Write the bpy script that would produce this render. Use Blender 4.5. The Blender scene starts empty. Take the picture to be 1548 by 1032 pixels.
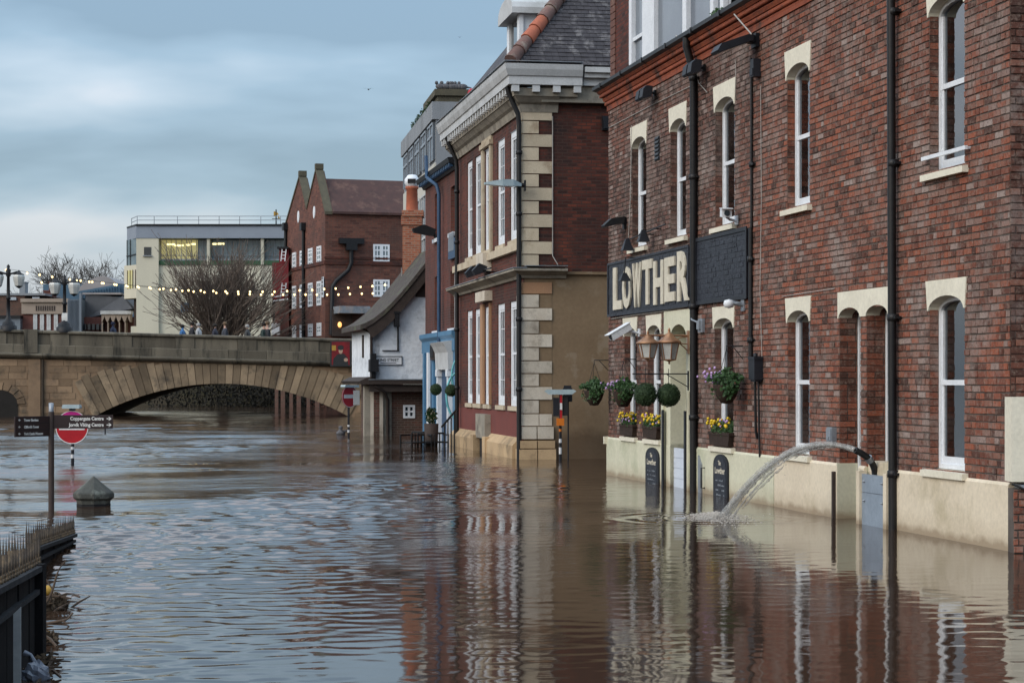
import bpy, math, random
import numpy as np
from mathutils import Matrix, Vector
R = math.radians
random.seed(7)
sc = bpy.context.scene
COL = sc.collection
# ---------------------------------------------------------------- camera
F, HZ, H = 3200.0, 575.0, 1.8          # focal length and horizon in photo pixels, eye height above the flood
cam = bpy.data.objects.new('camera', bpy.data.cameras.new('camera'))
COL.objects.link(cam)
cam.location = (0, 0, H); cam.rotation_euler = (R(90), 0, 0)
cam.data.sensor_fit = 'HORIZONTAL'; cam.data.sensor_width = 36
cam.data.lens = F / 1548 * 36
cam.data.shift_y = (HZ - 516) / 1548
cam.data.clip_end = 4000
sc.camera = cam
# ---------------------------------------------------------------- sky, sun, exposure
sc.view_settings.view_transform = 'Standard'; sc.view_settings.look = 'None'
sc.view_settings.exposure = 0.30; sc.view_settings.gamma = 1
sc.view_settings.use_curve_mapping = False
SUN_EL, SUN_AZ = 32, 232                # azimuth clockwise from +Y (north): behind the camera on its left
w = bpy.data.worlds.new('World'); sc.world = w; w.use_nodes = True
nt = w.node_tree; nt.nodes.clear()
def N(t, typ, **k):
    n = t.nodes.new(typ)
    for a, b in k.items():
        if hasattr(n, a): setattr(n, a, b)
        else: n.inputs[a].default_value = b
    return n
out = N(nt, 'ShaderNodeOutputWorld'); add = N(nt, 'ShaderNodeAddShader')
b1 = N(nt, 'ShaderNodeBackground'); b1.inputs[1].default_value = 0.05
sky = N(nt, 'ShaderNodeTexSky', sky_type='NISHITA'); sky.sun_disc = False
sky.sun_elevation = R(SUN_EL); sky.sun_rotation = R(SUN_AZ); sky.dust_density = 3
b2 = N(nt, 'ShaderNodeBackground'); b2.inputs[1].default_value = 1.0
tc = N(nt, 'ShaderNodeTexCoord'); sep = N(nt, 'ShaderNodeSeparateXYZ')
nt.links.new(tc.outputs['Generated'], sep.inputs[0])
def mth(t, op, a, b=None, clamp=False):
    n = t.nodes.new('ShaderNodeMath'); n.operation = op; n.use_clamp = clamp
    for i, v in enumerate((a, b)):
        if v is None: continue
        if hasattr(v, 'links'): t.links.new(v, n.inputs[i])
        else: n.inputs[i].default_value = v
    return n.outputs[0]
zc = mth(nt, 'MAXIMUM', sep.outputs[2], 0.0)
den = mth(nt, 'ADD', zc, 0.30)
cx = mth(nt, 'DIVIDE', sep.outputs[0], den); cy = mth(nt, 'DIVIDE', sep.outputs[1], den)
cmb = N(nt, 'ShaderNodeCombineXYZ')
nt.links.new(cx, cmb.inputs[0]); nt.links.new(cy, cmb.inputs[1])
mp = N(nt, 'ShaderNodeMapping'); mp.inputs['Scale'].default_value = (0.7, 1.0, 1); mp.inputs['Location'].default_value = (1.2, 6.6, 3.3)
nt.links.new(cmb.outputs[0], mp.inputs[0])
n1 = N(nt, 'ShaderNodeTexNoise', Scale=1.9, Detail=5.0, Roughness=0.45, Distortion=0.15)
nt.links.new(mp.outputs[0], n1.inputs['Vector'])
cr = N(nt, 'ShaderNodeValToRGB'); e = cr.color_ramp.elements
e[0].position = 0.405; e[0].color = (0.160, 0.245, 0.330, 1)
e[1].position = 0.60; e[1].color = (0.680, 0.680, 0.715, 1)
x = e.new(0.465); x.color = (0.240, 0.345, 0.445, 1)
x = e.new(0.53); x.color = (0.415, 0.500, 0.585, 1)
nt.links.new(n1.outputs['Fac'], cr.inputs[0])
# overcast sky: the cloud sheet is about three times as bright overhead as at the horizon
ov = mth(nt, 'MULTIPLY_ADD', zc, 2.0); ov.node.inputs[2].default_value = 0.58
hz = mth(nt, 'SUBTRACT', 1.0, mth(nt, 'MULTIPLY', zc, 9.0), True)      # bluer clear strip low over the horizon
mx = N(nt, 'ShaderNodeMix', data_type='RGBA')
nt.links.new(mth(nt, 'MULTIPLY', hz, 0.55), mx.inputs[0]); nt.links.new(cr.outputs[0], mx.inputs[6])
mx.inputs[7].default_value = (0.285, 0.44, 0.57, 1)
vm = N(nt, 'ShaderNodeVectorMath', operation='SCALE')
nt.links.new(mx.outputs[2], vm.inputs[0]); nt.links.new(ov, vm.inputs['Scale'])
nt.links.new(sky.outputs[0], b1.inputs[0]); nt.links.new(vm.outputs[0], b2.inputs[0])
nt.links.new(b1.outputs[0], add.inputs[0]); nt.links.new(b2.outputs[0], add.inputs[1])
nt.links.new(add.outputs[0], out.inputs[0])
sun = bpy.data.objects.new('sun', bpy.data.lights.new('sun', 'SUN')); COL.objects.link(sun)
sun.data.energy = 0.9; sun.data.angle = R(35); sun.data.color = (1.0, 0.93, 0.84)
sun.rotation_euler = (R(90 - SUN_EL), 0, R(180 - SUN_AZ))
try:
    sc.cycles.use_denoising = True; sc.cycles.max_bounces = 6; sc.cycles.caustics_reflective = False; sc.cycles.caustics_refractive = False
except Exception: pass
# ---------------------------------------------------------------- materials
MATS = {}
def newmat(name):
    m = bpy.data.materials.new(name); m.use_nodes = True
    t = m.node_tree; p = t.nodes['Principled BSDF']; MATS[name] = m
    return m, t, p
def noise(t, vec, scale, detail=5, rough=.6):
    n = N(t, 'ShaderNodeTexNoise', Scale=float(scale), Detail=float(detail), Roughness=rough)
    if vec is not None: t.links.new(vec, n.inputs['Vector'])
    return n.outputs['Fac']
def mix(t, f, a, b, mode='MIX'):
    n = N(t, 'ShaderNodeMix', data_type='RGBA'); n.blend_type = mode
    for i, v in ((0, f), (6, a), (7, b)):
        if hasattr(v, 'links'): t.links.new(v, n.inputs[i])
        elif isinstance(v, (int, float)): n.inputs[i].default_value = v
        else: n.inputs[i].default_value = (*v, 1)
    return n.outputs[2]
def rng(t, v, a, b, c=0., d=1.):
    n = N(t, 'ShaderNodeMapRange'); t.links.new(v, n.inputs[0])
    for i, q in enumerate((a, b, c, d)): n.inputs[i + 1].default_value = q
    return n.outputs[0]
def setbump(t, p, h, strength, dist=.01):
    b = N(t, 'ShaderNodeBump'); b.inputs['Strength'].default_value = strength; b.inputs['Distance'].default_value = dist
    t.links.new(h, b.inputs['Height']); t.links.new(b.outputs[0], p.inputs['Normal'])
def objco(t): return N(t, 'ShaderNodeTexCoord').outputs['Object']
def worldpos(t): return N(t, 'ShaderNodeNewGeometry').outputs['Position']
def mapped(t, vec, sc_):
    m = N(t, 'ShaderNodeMapping'); m.inputs['Scale'].default_value = sc_; t.links.new(vec, m.inputs[0]); return m.outputs[0]
def M(name, c, c2=None, s=2.5, rough=.75, bump=.25, bs=30, spec=.3, metal=0, c3=None, s3=.8, emit=None, streak=False, dist=.01, vary=0.):
    """mottled weathered surface: two colours by noise, a third in patches, fine grain"""
    m, t, p = newmat(name); v = objco(t)
    c2 = c2 or tuple(q * .72 for q in c)
    sv = mapped(t, v, (1, 1, .18)) if streak else v
    col = mix(t, rng(t, noise(t, sv, s), .32, .68), c, c2)
    if c3: col = mix(t, rng(t, noise(t, sv, s3, 8, .7), .52, .66), col, c3)
    g = noise(t, v, bs, 4)
    col = mix(t, 1.0, col, mix(t, g, (.78, .78, .78), (1.2, 1.2, 1.2)), 'MULTIPLY')
    if vary:                                                       # each stone or tile has a tone of its own
        rv = rng(t, N(t, 'ShaderNodeObjectInfo').outputs['Random'], 0, 1, 1 - vary, 1 + vary * .7)
        vv = N(t, 'ShaderNodeVectorMath', operation='SCALE'); t.links.new(col, vv.inputs[0]); t.links.new(rv, vv.inputs['Scale']); col = vv.outputs[0]
    t.links.new(col, p.inputs['Base Color'])
    p.inputs['Roughness'].default_value = rough; p.inputs['Metallic'].default_value = metal
    p.inputs['Specular IOR Level'].default_value = spec
    if bump: setbump(t, p, g, bump, dist)
    if name.startswith('cream_'):                                  # wet, muddy tide mark above the water
        wz = N(t, 'ShaderNodeSeparateXYZ'); wp = worldpos(t); t.links.new(wp, wz.inputs[0])
        zn = mth(t, 'ADD', wz.outputs[2], mth(t, 'MULTIPLY', mth(t, 'SUBTRACT', noise(t, wp, 3, 5), .5), .22))
        col = mix(t, rng(t, zn, .03, .11, .75, 0.), col, (.22, .155, .095)); col = mix(t, rng(t, zn, .11, .30, .30, 0.), col, (.36, .28, .18)); t.links.new(col, p.inputs['Base Color'])
    if name == 'tan_render':                                       # damp rising from the flood, bare patches in the render
        wz = N(t, 'ShaderNodeSeparateXYZ'); wp = worldpos(t); t.links.new(wp, wz.inputs[0])
        zn = mth(t, 'ADD', wz.outputs[2], mth(t, 'MULTIPLY', mth(t, 'SUBTRACT', noise(t, wp, 1.6, 6), .5), .5))
        col = mix(t, rng(t, noise(t, wp, 1.3, 7, .6), .58, .62, 0, .55), col, (.27, .215, .155)); col = mix(t, rng(t, zn, .50, .72, .72, 0.), col, (.085, .056, .034)); t.links.new(col, p.inputs['Base Color'])
    if emit:
        p.inputs['Emission Color'].default_value = (*emit[:3], 1); p.inputs['Emission Strength'].default_value = emit[3]
    return m
def brickmat(name, cols, mortar, bw=.225, bh=.078, rough=.85, soot=None, bump=.5, jw=.011):
    """courses in the plane of each wall, colours per brick, soot in patches"""
    m, t, p = newmat(name); v = objco(t); sp = N(t, 'ShaderNodeSeparateXYZ'); t.links.new(v, sp.inputs[0])
    cb = N(t, 'ShaderNodeCombineXYZ'); t.links.new(mth(t, 'ADD', sp.outputs[0], sp.outputs[1]), cb.inputs[0]); t.links.new(sp.outputs[2], cb.inputs[1])
    b = N(t, 'ShaderNodeTexBrick'); t.links.new(cb.outputs[0], b.inputs['Vector'])
    b.inputs['Scale'].default_value = 1; b.inputs['Brick Width'].default_value = bw; b.inputs['Row Height'].default_value = bh
    b.inputs['Mortar Size'].default_value = jw; b.inputs['Mortar Smooth'].default_value = .2; b.inputs['Bias'].default_value = 0
    b.inputs['Color1'].default_value = (0, 0, 0, 1); b.inputs['Color2'].default_value = (1, 1, 1, 1); b.inputs['Mortar'].default_value = (.5, .5, .5, 1)
    sv = N(t, 'ShaderNodeSeparateColor'); t.links.new(b.outputs['Color'], sv.inputs[0])
    r = N(t, 'ShaderNodeValToRGB'); t.links.new(sv.outputs[0], r.inputs[0]); el = r.color_ramp.elements
    for i, c in enumerate(cols):
        q = el[i] if i < 2 else el.new(.5)
    for i, c in enumerate(cols): el[i].position = i / (len(cols) - 1); el[i].color = (*c, 1)
    big = noise(t, v, .7, 7, .65)
    col = r.outputs[0]
    if soot: col = mix(t, rng(t, big, .45, .65), col, soot)
    col = mix(t, 1., col, mix(t, noise(t, v, 14, 5), (.65, .65, .65), (1.3, 1.3, 1.3)), 'MULTIPLY')
    col = mix(t, b.outputs['Fac'], col, mortar)
    t.links.new(col, p.inputs['Base Color']); p.inputs['Roughness'].default_value = rough
    p.inputs['Specular IOR Level'].default_value = .25
    h = mth(t, 'ADD', mth(t, 'MULTIPLY', b.outputs['Fac'], -1.0), mth(t, 'MULTIPLY', noise(t, v, 35, 4), .6))
    setbump(t, p, h, bump, .012)
    return m
def ramp(t, v, stops):
    r = N(t, 'ShaderNodeValToRGB'); t.links.new(v, r.inputs[0]); el = r.color_ramp.elements
    for i in range(len(stops) - 2): el.new(.5)
    for i, (ps, c) in enumerate(stops): el[i].position = ps; el[i].color = (*c, 1)
    return r.outputs[0]
def pubbrick(name, individual):
    m, t, p = newmat(name); v = worldpos(t)
    if individual: rnd = N(t, 'ShaderNodeObjectInfo').outputs['Random']
    else: rnd = N(t, 'ShaderNodeAttribute', attribute_name='rnd').outputs['Fac']
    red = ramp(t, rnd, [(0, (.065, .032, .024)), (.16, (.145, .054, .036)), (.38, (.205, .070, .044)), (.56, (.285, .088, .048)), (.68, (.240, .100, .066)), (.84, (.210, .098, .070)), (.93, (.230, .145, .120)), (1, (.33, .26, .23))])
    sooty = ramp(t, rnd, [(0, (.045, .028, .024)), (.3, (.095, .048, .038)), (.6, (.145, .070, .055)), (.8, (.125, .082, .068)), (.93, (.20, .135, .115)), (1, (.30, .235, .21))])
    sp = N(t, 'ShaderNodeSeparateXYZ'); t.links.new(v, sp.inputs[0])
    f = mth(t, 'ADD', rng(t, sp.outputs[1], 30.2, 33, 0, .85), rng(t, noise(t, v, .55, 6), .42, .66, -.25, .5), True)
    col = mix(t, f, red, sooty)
    col = mix(t, rng(t, noise(t, v, 1.1, 9, .75), .50, .66, 0, .68), col, (.33, .275, .245))      # lime bloom
    g = noise(t, v, 55, 5, .7)
    col = mix(t, rng(t, noise(t, v, 16, 6, .75), .50, .66, 0, .8), col, (.245, .178, .142))
    col = mix(t, rng(t, noise(t, v, 23, 6, .75), .52, .70, 0, .8), col, (.055, .036, .030))
    col = mix(t, 1., col, mix(t, g, (.45, .45, .45), (1.5, 1.5, 1.5)), 'MULTIPLY')
    t.links.new(col, p.inputs['Base Color']); p.inputs['Roughness'].default_value = .85; p.inputs['Specular IOR Level'].default_value = .2
    setbump(t, p, g, .6, .008)
    return m
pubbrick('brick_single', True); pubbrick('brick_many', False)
M('mortar', (.140, .118, .102), (.050, .041, .035), s=1.6, rough=.95, bump=.5, bs=60)
M('cream_paint', (.70, .615, .47), (.64, .555, .42), s=1.2, rough=.6, bump=.15, bs=20, c3=(.50, .43, .30), s3=.9)
M('cream_green', (.63, .61, .46), (.58, .57, .43), s=1.0, rough=.6, bump=.15, bs=20, c3=(.46, .47, .33), s3=.7)
M('stone_paint', (.74, .70, .57), (.66, .62, .50), s=3, rough=.6, bump=.12, bs=20)
M('white_paint', (.74, .77, .80), (.66, .69, .72), s=4, rough=.45, bump=.05)
M('terracotta', (.33, .085, .035), (.22, .055, .028), s=4, rough=.75, bump=.4, c3=(.07, .035, .025), s3=2.2, vary=0.15)
M('gutter_black', (.008, .008, .010), (.014, .014, .014), s=6, rough=.45, bump=.1)
M('black_paint', (.009, .010, .014), (.016, .018, .024), s=3, rough=.5, bump=.2, bs=18)
M('sign_black', (.014, .016, .023), (.026, .029, .040), s=2.2, rough=.5, bump=.6, bs=11, dist=.03)
M('letter_cream', (.66, .61, .49), (.52, .48, .38), s=5, rough=.6, bump=.3, bs=25)
M('copper', (.40, .22, .12), (.28, .15, .09), s=8, rough=.4, metal=.5, bump=.1)
M('lamp_glass', (.52, .53, .50), (.44, .45, .43), s=4, rough=.15, bump=0, spec=.5)
M('grey_metal', (.30, .33, .36), (.24, .26, .29), s=3, rough=.4, metal=.4, bump=.1)
M('barrier_metal', (.30, .36, .43), (.24, .29, .35), s=2.5, rough=.45, metal=.25, bump=.1)
M('dark_glass', (.02, .025, .03), rough=.06, bump=0, spec=.6)
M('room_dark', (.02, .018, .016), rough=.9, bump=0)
M('curtain', (.42, .46, .50), (.34, .38, .42), s=6, rough=.9, bump=.1)
M('basket_brown', (.045, .028, .020), (.025, .016, .012), s=14, rough=.9, bump=.6, bs=60)
M('leaf', (.035, .085, .022), (.02, .05, .016), s=9, rough=.6, bump=.1)
M('leaf_dark', (.028, .055, .018), (.012, .028, .010), s=14, rough=.7, bump=.2)
M('petal_yellow', (.75, .55, .03), (.65, .42, .02), s=10, rough=.6, bump=0)
M('petal_lilac', (.58, .40, .68), (.42, .26, .55), s=10, rough=.6, bump=0)
M('hose_rubber', (.015, .015, .016), (.03, .03, .03), s=10, rough=.45, bump=.2, bs=80)
M('plank_white', (.62, .68, .76), (.56, .61, .68), s=1.5, rough=.5, bump=.1)
M('slate', (.055, .050, .055), (.035, .032, .036), s=5, rough=.75, bump=.4, c3=(.16, .15, .15), s3=3.2)
M('tile_red', (.16, .075, .055), (.10, .05, .04), s=6, rough=.85, bump=.4, c3=(.20, .12, .09), s3=2)
M('hip_orange', (.42, .13, .07), (.32, .10, .06), s=6, rough=.85, bump=.3)
M('hip_brown', (.17, .095, .08), (.12, .075, .065), s=6, rough=.85, bump=.3, c3=(.26, .21, .17), s3=3, vary=0.3)
M('lead', (.22, .25, .28), (.14, .16, .18), s=3, rough=.6, bump=.25, c3=(.30, .25, .22), s3=1.6)
M('cornice_white', (.52, .535, .54), (.42, .43, .43), s=2, rough=.65, bump=.15, c3=(.36, .37, .36), s3=1.4)
M('stone_dirty', (.34, .31, .25), (.22, .20, .165), s=2.2, rough=.9, bump=.4, c3=(.12, .10, .085), s3=1.5)
M('quoin', (.54, .465, .345), (.46, .385, .28), s=2, rough=.9, bump=.4, c3=(.33, .26, .18), s3=1.6, vary=0.14)
M('quoin_pale', (.58, .53, .445), (.47, .415, .335), s=2, rough=.9, bump=.5, c3=(.30, .26, .21), s3=1.8, vary=0.18)
M('quoin_orange', (.40, .23, .13), (.34, .20, .12), s=2, rough=.9, bump=.4)
M('plinth_stone', (.50, .36, .21), (.38, .27, .16), s=1.6, rough=.9, bump=.5, c3=(.20, .15, .09), s3=1.5, vary=0.2)
M('tan_render', (.225, .160, .098), (.180, .124, .074), s=.8, rough=.95, bump=.35, bs=14, c3=(.24, .185, .125), s3=.55)
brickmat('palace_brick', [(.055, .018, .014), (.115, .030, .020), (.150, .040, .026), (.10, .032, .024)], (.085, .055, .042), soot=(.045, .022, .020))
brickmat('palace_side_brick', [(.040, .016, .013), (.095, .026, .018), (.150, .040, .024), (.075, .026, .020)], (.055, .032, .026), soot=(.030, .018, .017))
M('red_render', (.175, .05, .04), (.14, .045, .038), s=1.5, rough=.85, bump=.3, bs=25)
M('blue_paint', (.085, .21, .34), (.065, .165, .28), s=3, rough=.5, bump=.1)
M('blue_dark', (.03, .075, .15), (.022, .055, .11), s=4, rough=.5, bump=.1)
M('whitewash', (.72, .76, .80), (.63, .68, .73), s=1.6, rough=.85, bump=.6, bs=7, dist=.04, c3=(.46, .50, .54), s3=1.1)
M('old_roof', (.085, .070, .062), (.055, .046, .042), s=6, rough=.95, bump=.7, bs=22, c3=(.10, .11, .07), s3=2.4, dist=.03)
M('brown_wood', (.055, .040, .034), (.035, .026, .022), s=5, rough=.8, bump=.3)
brickmat('chimney_brick', [(.20, .055, .03), (.34, .10, .05), (.38, .15, .085), (.26, .08, .045)], (.26, .20, .15))
brickmat('old_brick', [(.075, .040, .03), (.15, .055, .04), (.13, .07, .05), (.09, .05, .04)], (.13, .10, .08), soot=(.07, .045, .035))
brickmat('blue_house_brick', [(.10, .030, .022), (.16, .045, .03), (.13, .04, .03)], (.09, .06, .05), soot=(.06, .028, .024))
brickmat('mill_brick', [(.085, .035, .028), (.145, .056, .040), (.185, .075, .052), (.12, .05, .038)], (.11, .08, .065), bw=.45, bh=.15, soot=(.085, .042, .034))
M('mill_roof', (.085, .045, .040), (.06, .036, .034), s=1.6, rough=.9, bump=.4, c3=(.13, .075, .06), s3=1.2)
M('moss_stone', (.105, .095, .065), (.075, .068, .05), s=2, rough=.95, bump=.4)
M('concrete', (.26, .28, .30), (.20, .215, .23), s=1, rough=.9, bump=.2, c3=(.15, .16, .17), s3=.8, streak=True)
M('concrete_pale', (.52, .51, .45), (.44, .43, .38), s=1, rough=.9, bump=.15)
M('tower_glass', (.15, .18, .21), (.10, .12, .15), s=.7, rough=.15, bump=0, spec=.5)
M('plaster_cream', (.56, .53, .42), (.48, .455, .365), s=.35, rough=.9, bump=.15, c3=(.36, .35, .30), s3=.25, streak=True)
M('fascia_grey', (.235, .27, .32), (.21, .24, .29), s=.6, rough=.6, bump=0)
M('glass_lit', (.35, .33, .16), (.22, .26, .22), s=.8, rough=.2, bump=0, emit=(.55, .46, .16, .42))
M('glass_day', (.17, .22, .24), (.10, .14, .16), s=.9, rough=.15, bump=0, spec=.5)
M('ceiling_light', (.9, .85, .5), rough=.5, bump=0, emit=(1, .84, .40, 1.6))
M('green_strip', (.04, .10, .05), rough=.7, bump=0)
M('bulb', (.9, .8, .5), rough=.4, bump=0, emit=(1, .70, .28, 2.6))
M('warm_lamp', (.9, .6, .3), rough=.4, bump=0, emit=(1, .45, .12, 1.3))
M('cable', (.03, .03, .03), rough=.7, bump=0)
M('cable_pale', (.42, .40, .37), rough=.7, bump=0)
M('ashlar', (.275, .190, .118), (.180, .122, .078), s=.55, rough=.95, bump=.5, bs=18, c3=(.10, .078, .056), s3=.7, vary=0.34)
M('voussoir_stone', (.285, .215, .140), (.170, .128, .086), s=.8, rough=.95, bump=.5, bs=18, c3=(.075, .062, .047), s3=.9, vary=0.4)
M('parapet_stone', (.150, .132, .100), (.090, .080, .062), s=1.3, rough=.95, bump=.5, bs=18, c3=(.035, .034, .028), s3=1.6, streak=True, vary=0.28)
M('joint_dark', (.065, .050, .036), rough=.95, bump=.2)
M('banner_red', (.22, .012, .018), (.10, .008, .012), s=1.8, rough=.7, bump=0)
M('banner_dark', (.018, .022, .025), (.03, .03, .03), s=4, rough=.7, bump=0)
M('banner_skin', (.45, .30, .22), rough=.7, bump=0)
M('banner_gold', (.45, .27, .05), rough=.7, bump=0)
M('bark', (.060, .048, .040), (.040, .032, .028), s=4, rough=.95, bump=.3)
M('twig', (.165, .130, .105), (.115, .09, .073), s=2, rough=.95, bump=0)
M('iron', (.007, .008, .010), (.013, .013, .015), s=8, rough=.5, bump=.1)
M('wharf_black', (.006, .006, .007), (.014, .013, .013), s=3, spec=.1, rough=.9, bump=.4, bs=25, streak=True)
M('rail_grey', (.030, .031, .034), (.015, .016, .018), s=8, spec=.15, rough=.8, bump=.3)
M('picket_brown', (.060, .042, .026), (.012, .010, .009), s=14, rough=.6, bump=.3, bs=60, c3=(.15, .105, .06), s3=7)
M('picket_knob', (.11, .078, .046), (.035, .026, .018), s=20, rough=.6, bump=.2)
M('driftwood', (.10, .07, .05), (.05, .035, .026), s=7, rough=.95, bump=.4)
M('leaf_litter', (.09, .06, .035), (.05, .035, .022), s=12, rough=.95, bump=.3)
M('plastic_bag', (.16, .18, .22), (.09, .10, .13), s=9, rough=.3, bump=.5, bs=18)
M('sign_brown', (.028, .016, .016), (.022, .013, .013), s=4, rough=.45, bump=0)
M('post_brown', (.055, .040, .034), (.042, .03, .027), s=6, rough=.5, bump=.1)
M('print_white', (.75, .75, .72), rough=.6, bump=0)
M('sign_red', (.40, .010, .018), (.33, .008, .016), s=5, rough=.35, bump=0)
M('sign_white', (.72, .72, .72), rough=.35, bump=0)
M('lamp_glow_magenta', (.60, .02, .28), rough=.35, bump=0)  # lamp light on the sign's top, put into the colour
M('sign_grey', (.28, .30, .31), rough=.5, bump=0)
M('lamp_trough', (.38, .47, .50), (.30, .38, .41), s=5, rough=.3, bump=0)
M('orange_band', (.62, .17, .015), (.5, .14, .012), s=4, rough=.5, bump=0)
M('bollard_stone', (.085, .088, .078), (.055, .055, .05), s=5, rough=.95, bump=.8, bs=28, c3=(.19, .20, .17), s3=5)
M('teal_hose', (.16, .50, .55), rough=.4, bump=0)
M('shop_brick', (.15, .062, .050), (.115, .05, .042), s=2, rough=.9, bump=0)
M('shop_stone', (.33, .27, .22), (.27, .22, .18), s=1.2, rough=.9, bump=0)
M('shed_grey', (.17, .20, .24), (.14, .17, .20), s=.8, rough=.6, bump=0)
M('shed_blue', (.07, .13, .19), (.055, .105, .155), s=.6, rough=.6, bump=0)
M('roof_grey', (.10, .105, .115), (.075, .08, .09), s=1, rough=.85, bump=0)
M('roof_pale', (.30, .28, .28), (.25, .235, .235), s=.6, rough=.7, bump=0)
M('red_panel', (.16, .014, .018), (.12, .012, .015), s=1, rough=.6, bump=0)
M('land', (.07, .06, .045), (.05, .05, .03), s=.4, rough=1, bump=.3)
M('asphalt', (.05, .05, .052), rough=.95, bump=.3)
M('feather', (.06, .06, .065), (.14, .14, .15), s=12, rough=.8, bump=0)
M('foam', (.66, .64, .60), (.50, .46, .41), s=9, rough=.8, bump=.5, bs=30)
M('far_hedge', (.020, .018, .013), (.010, .009, .007), s=2, rough=1, bump=0)
M('vent_black', (.02, .02, .022), rough=.8, bump=0)
def glassmat():
    m, t, p = newmat('window_glass'); o = t.nodes['Material Output']
    tr = N(t, 'ShaderNodeBsdfTransparent'); tr.inputs[0].default_value = (.80, .84, .86, 1)
    g = N(t, 'ShaderNodeBsdfGlossy'); g.inputs['Roughness'].default_value = .03; g.inputs[0].default_value = (.9, .95, 1, 1)
    fr = N(t, 'ShaderNodeFresnel', IOR=2.4); mxs = N(t, 'ShaderNodeMixShader')
    t.links.new(fr.outputs[0], mxs.inputs[0]); t.links.new(tr.outputs[0], mxs.inputs[1]); t.links.new(g.outputs[0], mxs.inputs[2]); t.links.new(mxs.outputs[0], o.inputs[0])
glassmat()
def jetmat():
    m, t, p = newmat('jet_water'); o = t.nodes['Material Output']
    v = mapped(t, worldpos(t), (2.2, 2.2, 1.1))
    tr = N(t, 'ShaderNodeBsdfTransparent'); tr.inputs[0].default_value = (.9, .9, .9, 1)
    p.inputs['Base Color'].default_value = (.52, .52, .50, 1); p.inputs['Roughness'].default_value = .12
    mxs = N(t, 'ShaderNodeMixShader'); t.links.new(rng(t, noise(t, v, 9, 6, .7), .32, .66, .10, .50), mxs.inputs[0])
    t.links.new(tr.outputs[0], mxs.inputs[1]); t.links.new(p.outputs[0], mxs.inputs[2]); t.links.new(mxs.outputs[0], o.inputs[0])
jetmat()
def watermat():
    m, t, p = newmat('flood_water'); v = worldpos(t)
    col = mix(t, rng(t, noise(t, mapped(t, v, (.5, .12, 1)), .8, 6), .35, .65), (.043, .0245, .0155), (.032, .0185, .0118))
    t.links.new(col, p.inputs['Base Color']); p.inputs['Roughness'].default_value = .04; p.inputs['IOR'].default_value = 1.333
    p.inputs['Specular IOR Level'].default_value = .5
    h = noise(t, mapped(t, v, (1, .8, 1)), 5, 5, .6)
    sp = N(t, 'ShaderNodeSeparateXYZ'); t.links.new(v, sp.inputs[0])
    b = N(t, 'ShaderNodeBump'); b.inputs['Distance'].default_value = .022
    t.links.new(mth(t, 'MULTIPLY', rng(t, sp.outputs[1], 14, 62, .06, 1.0), rng(t, noise(t, mapped(t, v, (.20, .16, 1)), 1, 8, .68), .40, .60, .04, 1.25)), b.inputs['Strength']); t.links.new(h, b.inputs['Height']); t.links.new(b.outputs[0], p.inputs['Normal'])
watermat()
def personmat(name, coat, trousers):
    m, t, p = newmat(name); v = objco(t); sp = N(t, 'ShaderNodeSeparateXYZ'); t.links.new(v, sp.inputs[0])
    z = sp.outputs[2]
    c = mix(t, mth(t, 'GREATER_THAN', z, .86), trousers, coat)
    c = mix(t, mth(t, 'GREATER_THAN', z, 1.53), c, (.42, .26, .20))
    t.links.new(c, p.inputs['Base Color']); p.inputs['Roughness'].default_value = .8
# ---------------------------------------------------------------- frames and mesh building
def Dw(y): return H * F / (y - HZ)       # distance of a point of the water surface seen at photo row y
class Frame:
    """a wall plane: origin at the water, u along it, n out of it, z up"""
    def __init__(s, O, u):
        s.O = O; l = math.hypot(*u); s.u = (u[0] / l, u[1] / l); s.n = (-s.u[1], s.u[0])
        s.M = Matrix(((s.u[0], s.n[0], 0, O[0]), (s.u[1], s.n[1], 0, O[1]), (0, 0, 1, 0), (0, 0, 0, 1)))
    def hit(s, px, py, n=0.):
        r = ((px - 774) / F, 1.0, (HZ - py) / F)
        t = (n + s.O[0] * s.n[0] + s.O[1] * s.n[1]) / (r[0] * s.n[0] + r[1] * s.n[1])
        x, y = t * r[0] - s.O[0], t * r[1] - s.O[1]
        return x * s.u[0] + y * s.u[1], H + t * r[2]
    def U(s, px, n=0.): return s.hit(px, HZ, n)[0]
    def side(s, px, py, u=0.):
        r = ((px - 774) / F, 1.0, (HZ - py) / F)
        t = (u + s.O[0] * s.u[0] + s.O[1] * s.u[1]) / (r[0] * s.u[0] + r[1] * s.u[1])
        x, y = t * r[0] - s.O[0], t * r[1] - s.O[1]
        return x * s.n[0] + y * s.n[1], H + t * r[2]
def pt(px, D): return ((px - 774) / F * D, D)
def zat(py, D): return H + (HZ - py) / F * D
def frame(px, D, vp): return Frame(pt(px, D), (vp - 774, F))
def frontal(px, D, turn=0.):
    """faces the camera; u runs to the left"""
    return Frame(pt(px, D), (-math.cos(turn), math.sin(turn)))
class IdF:
    M = Matrix.Identity(4)
WLD = IdF()
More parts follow.
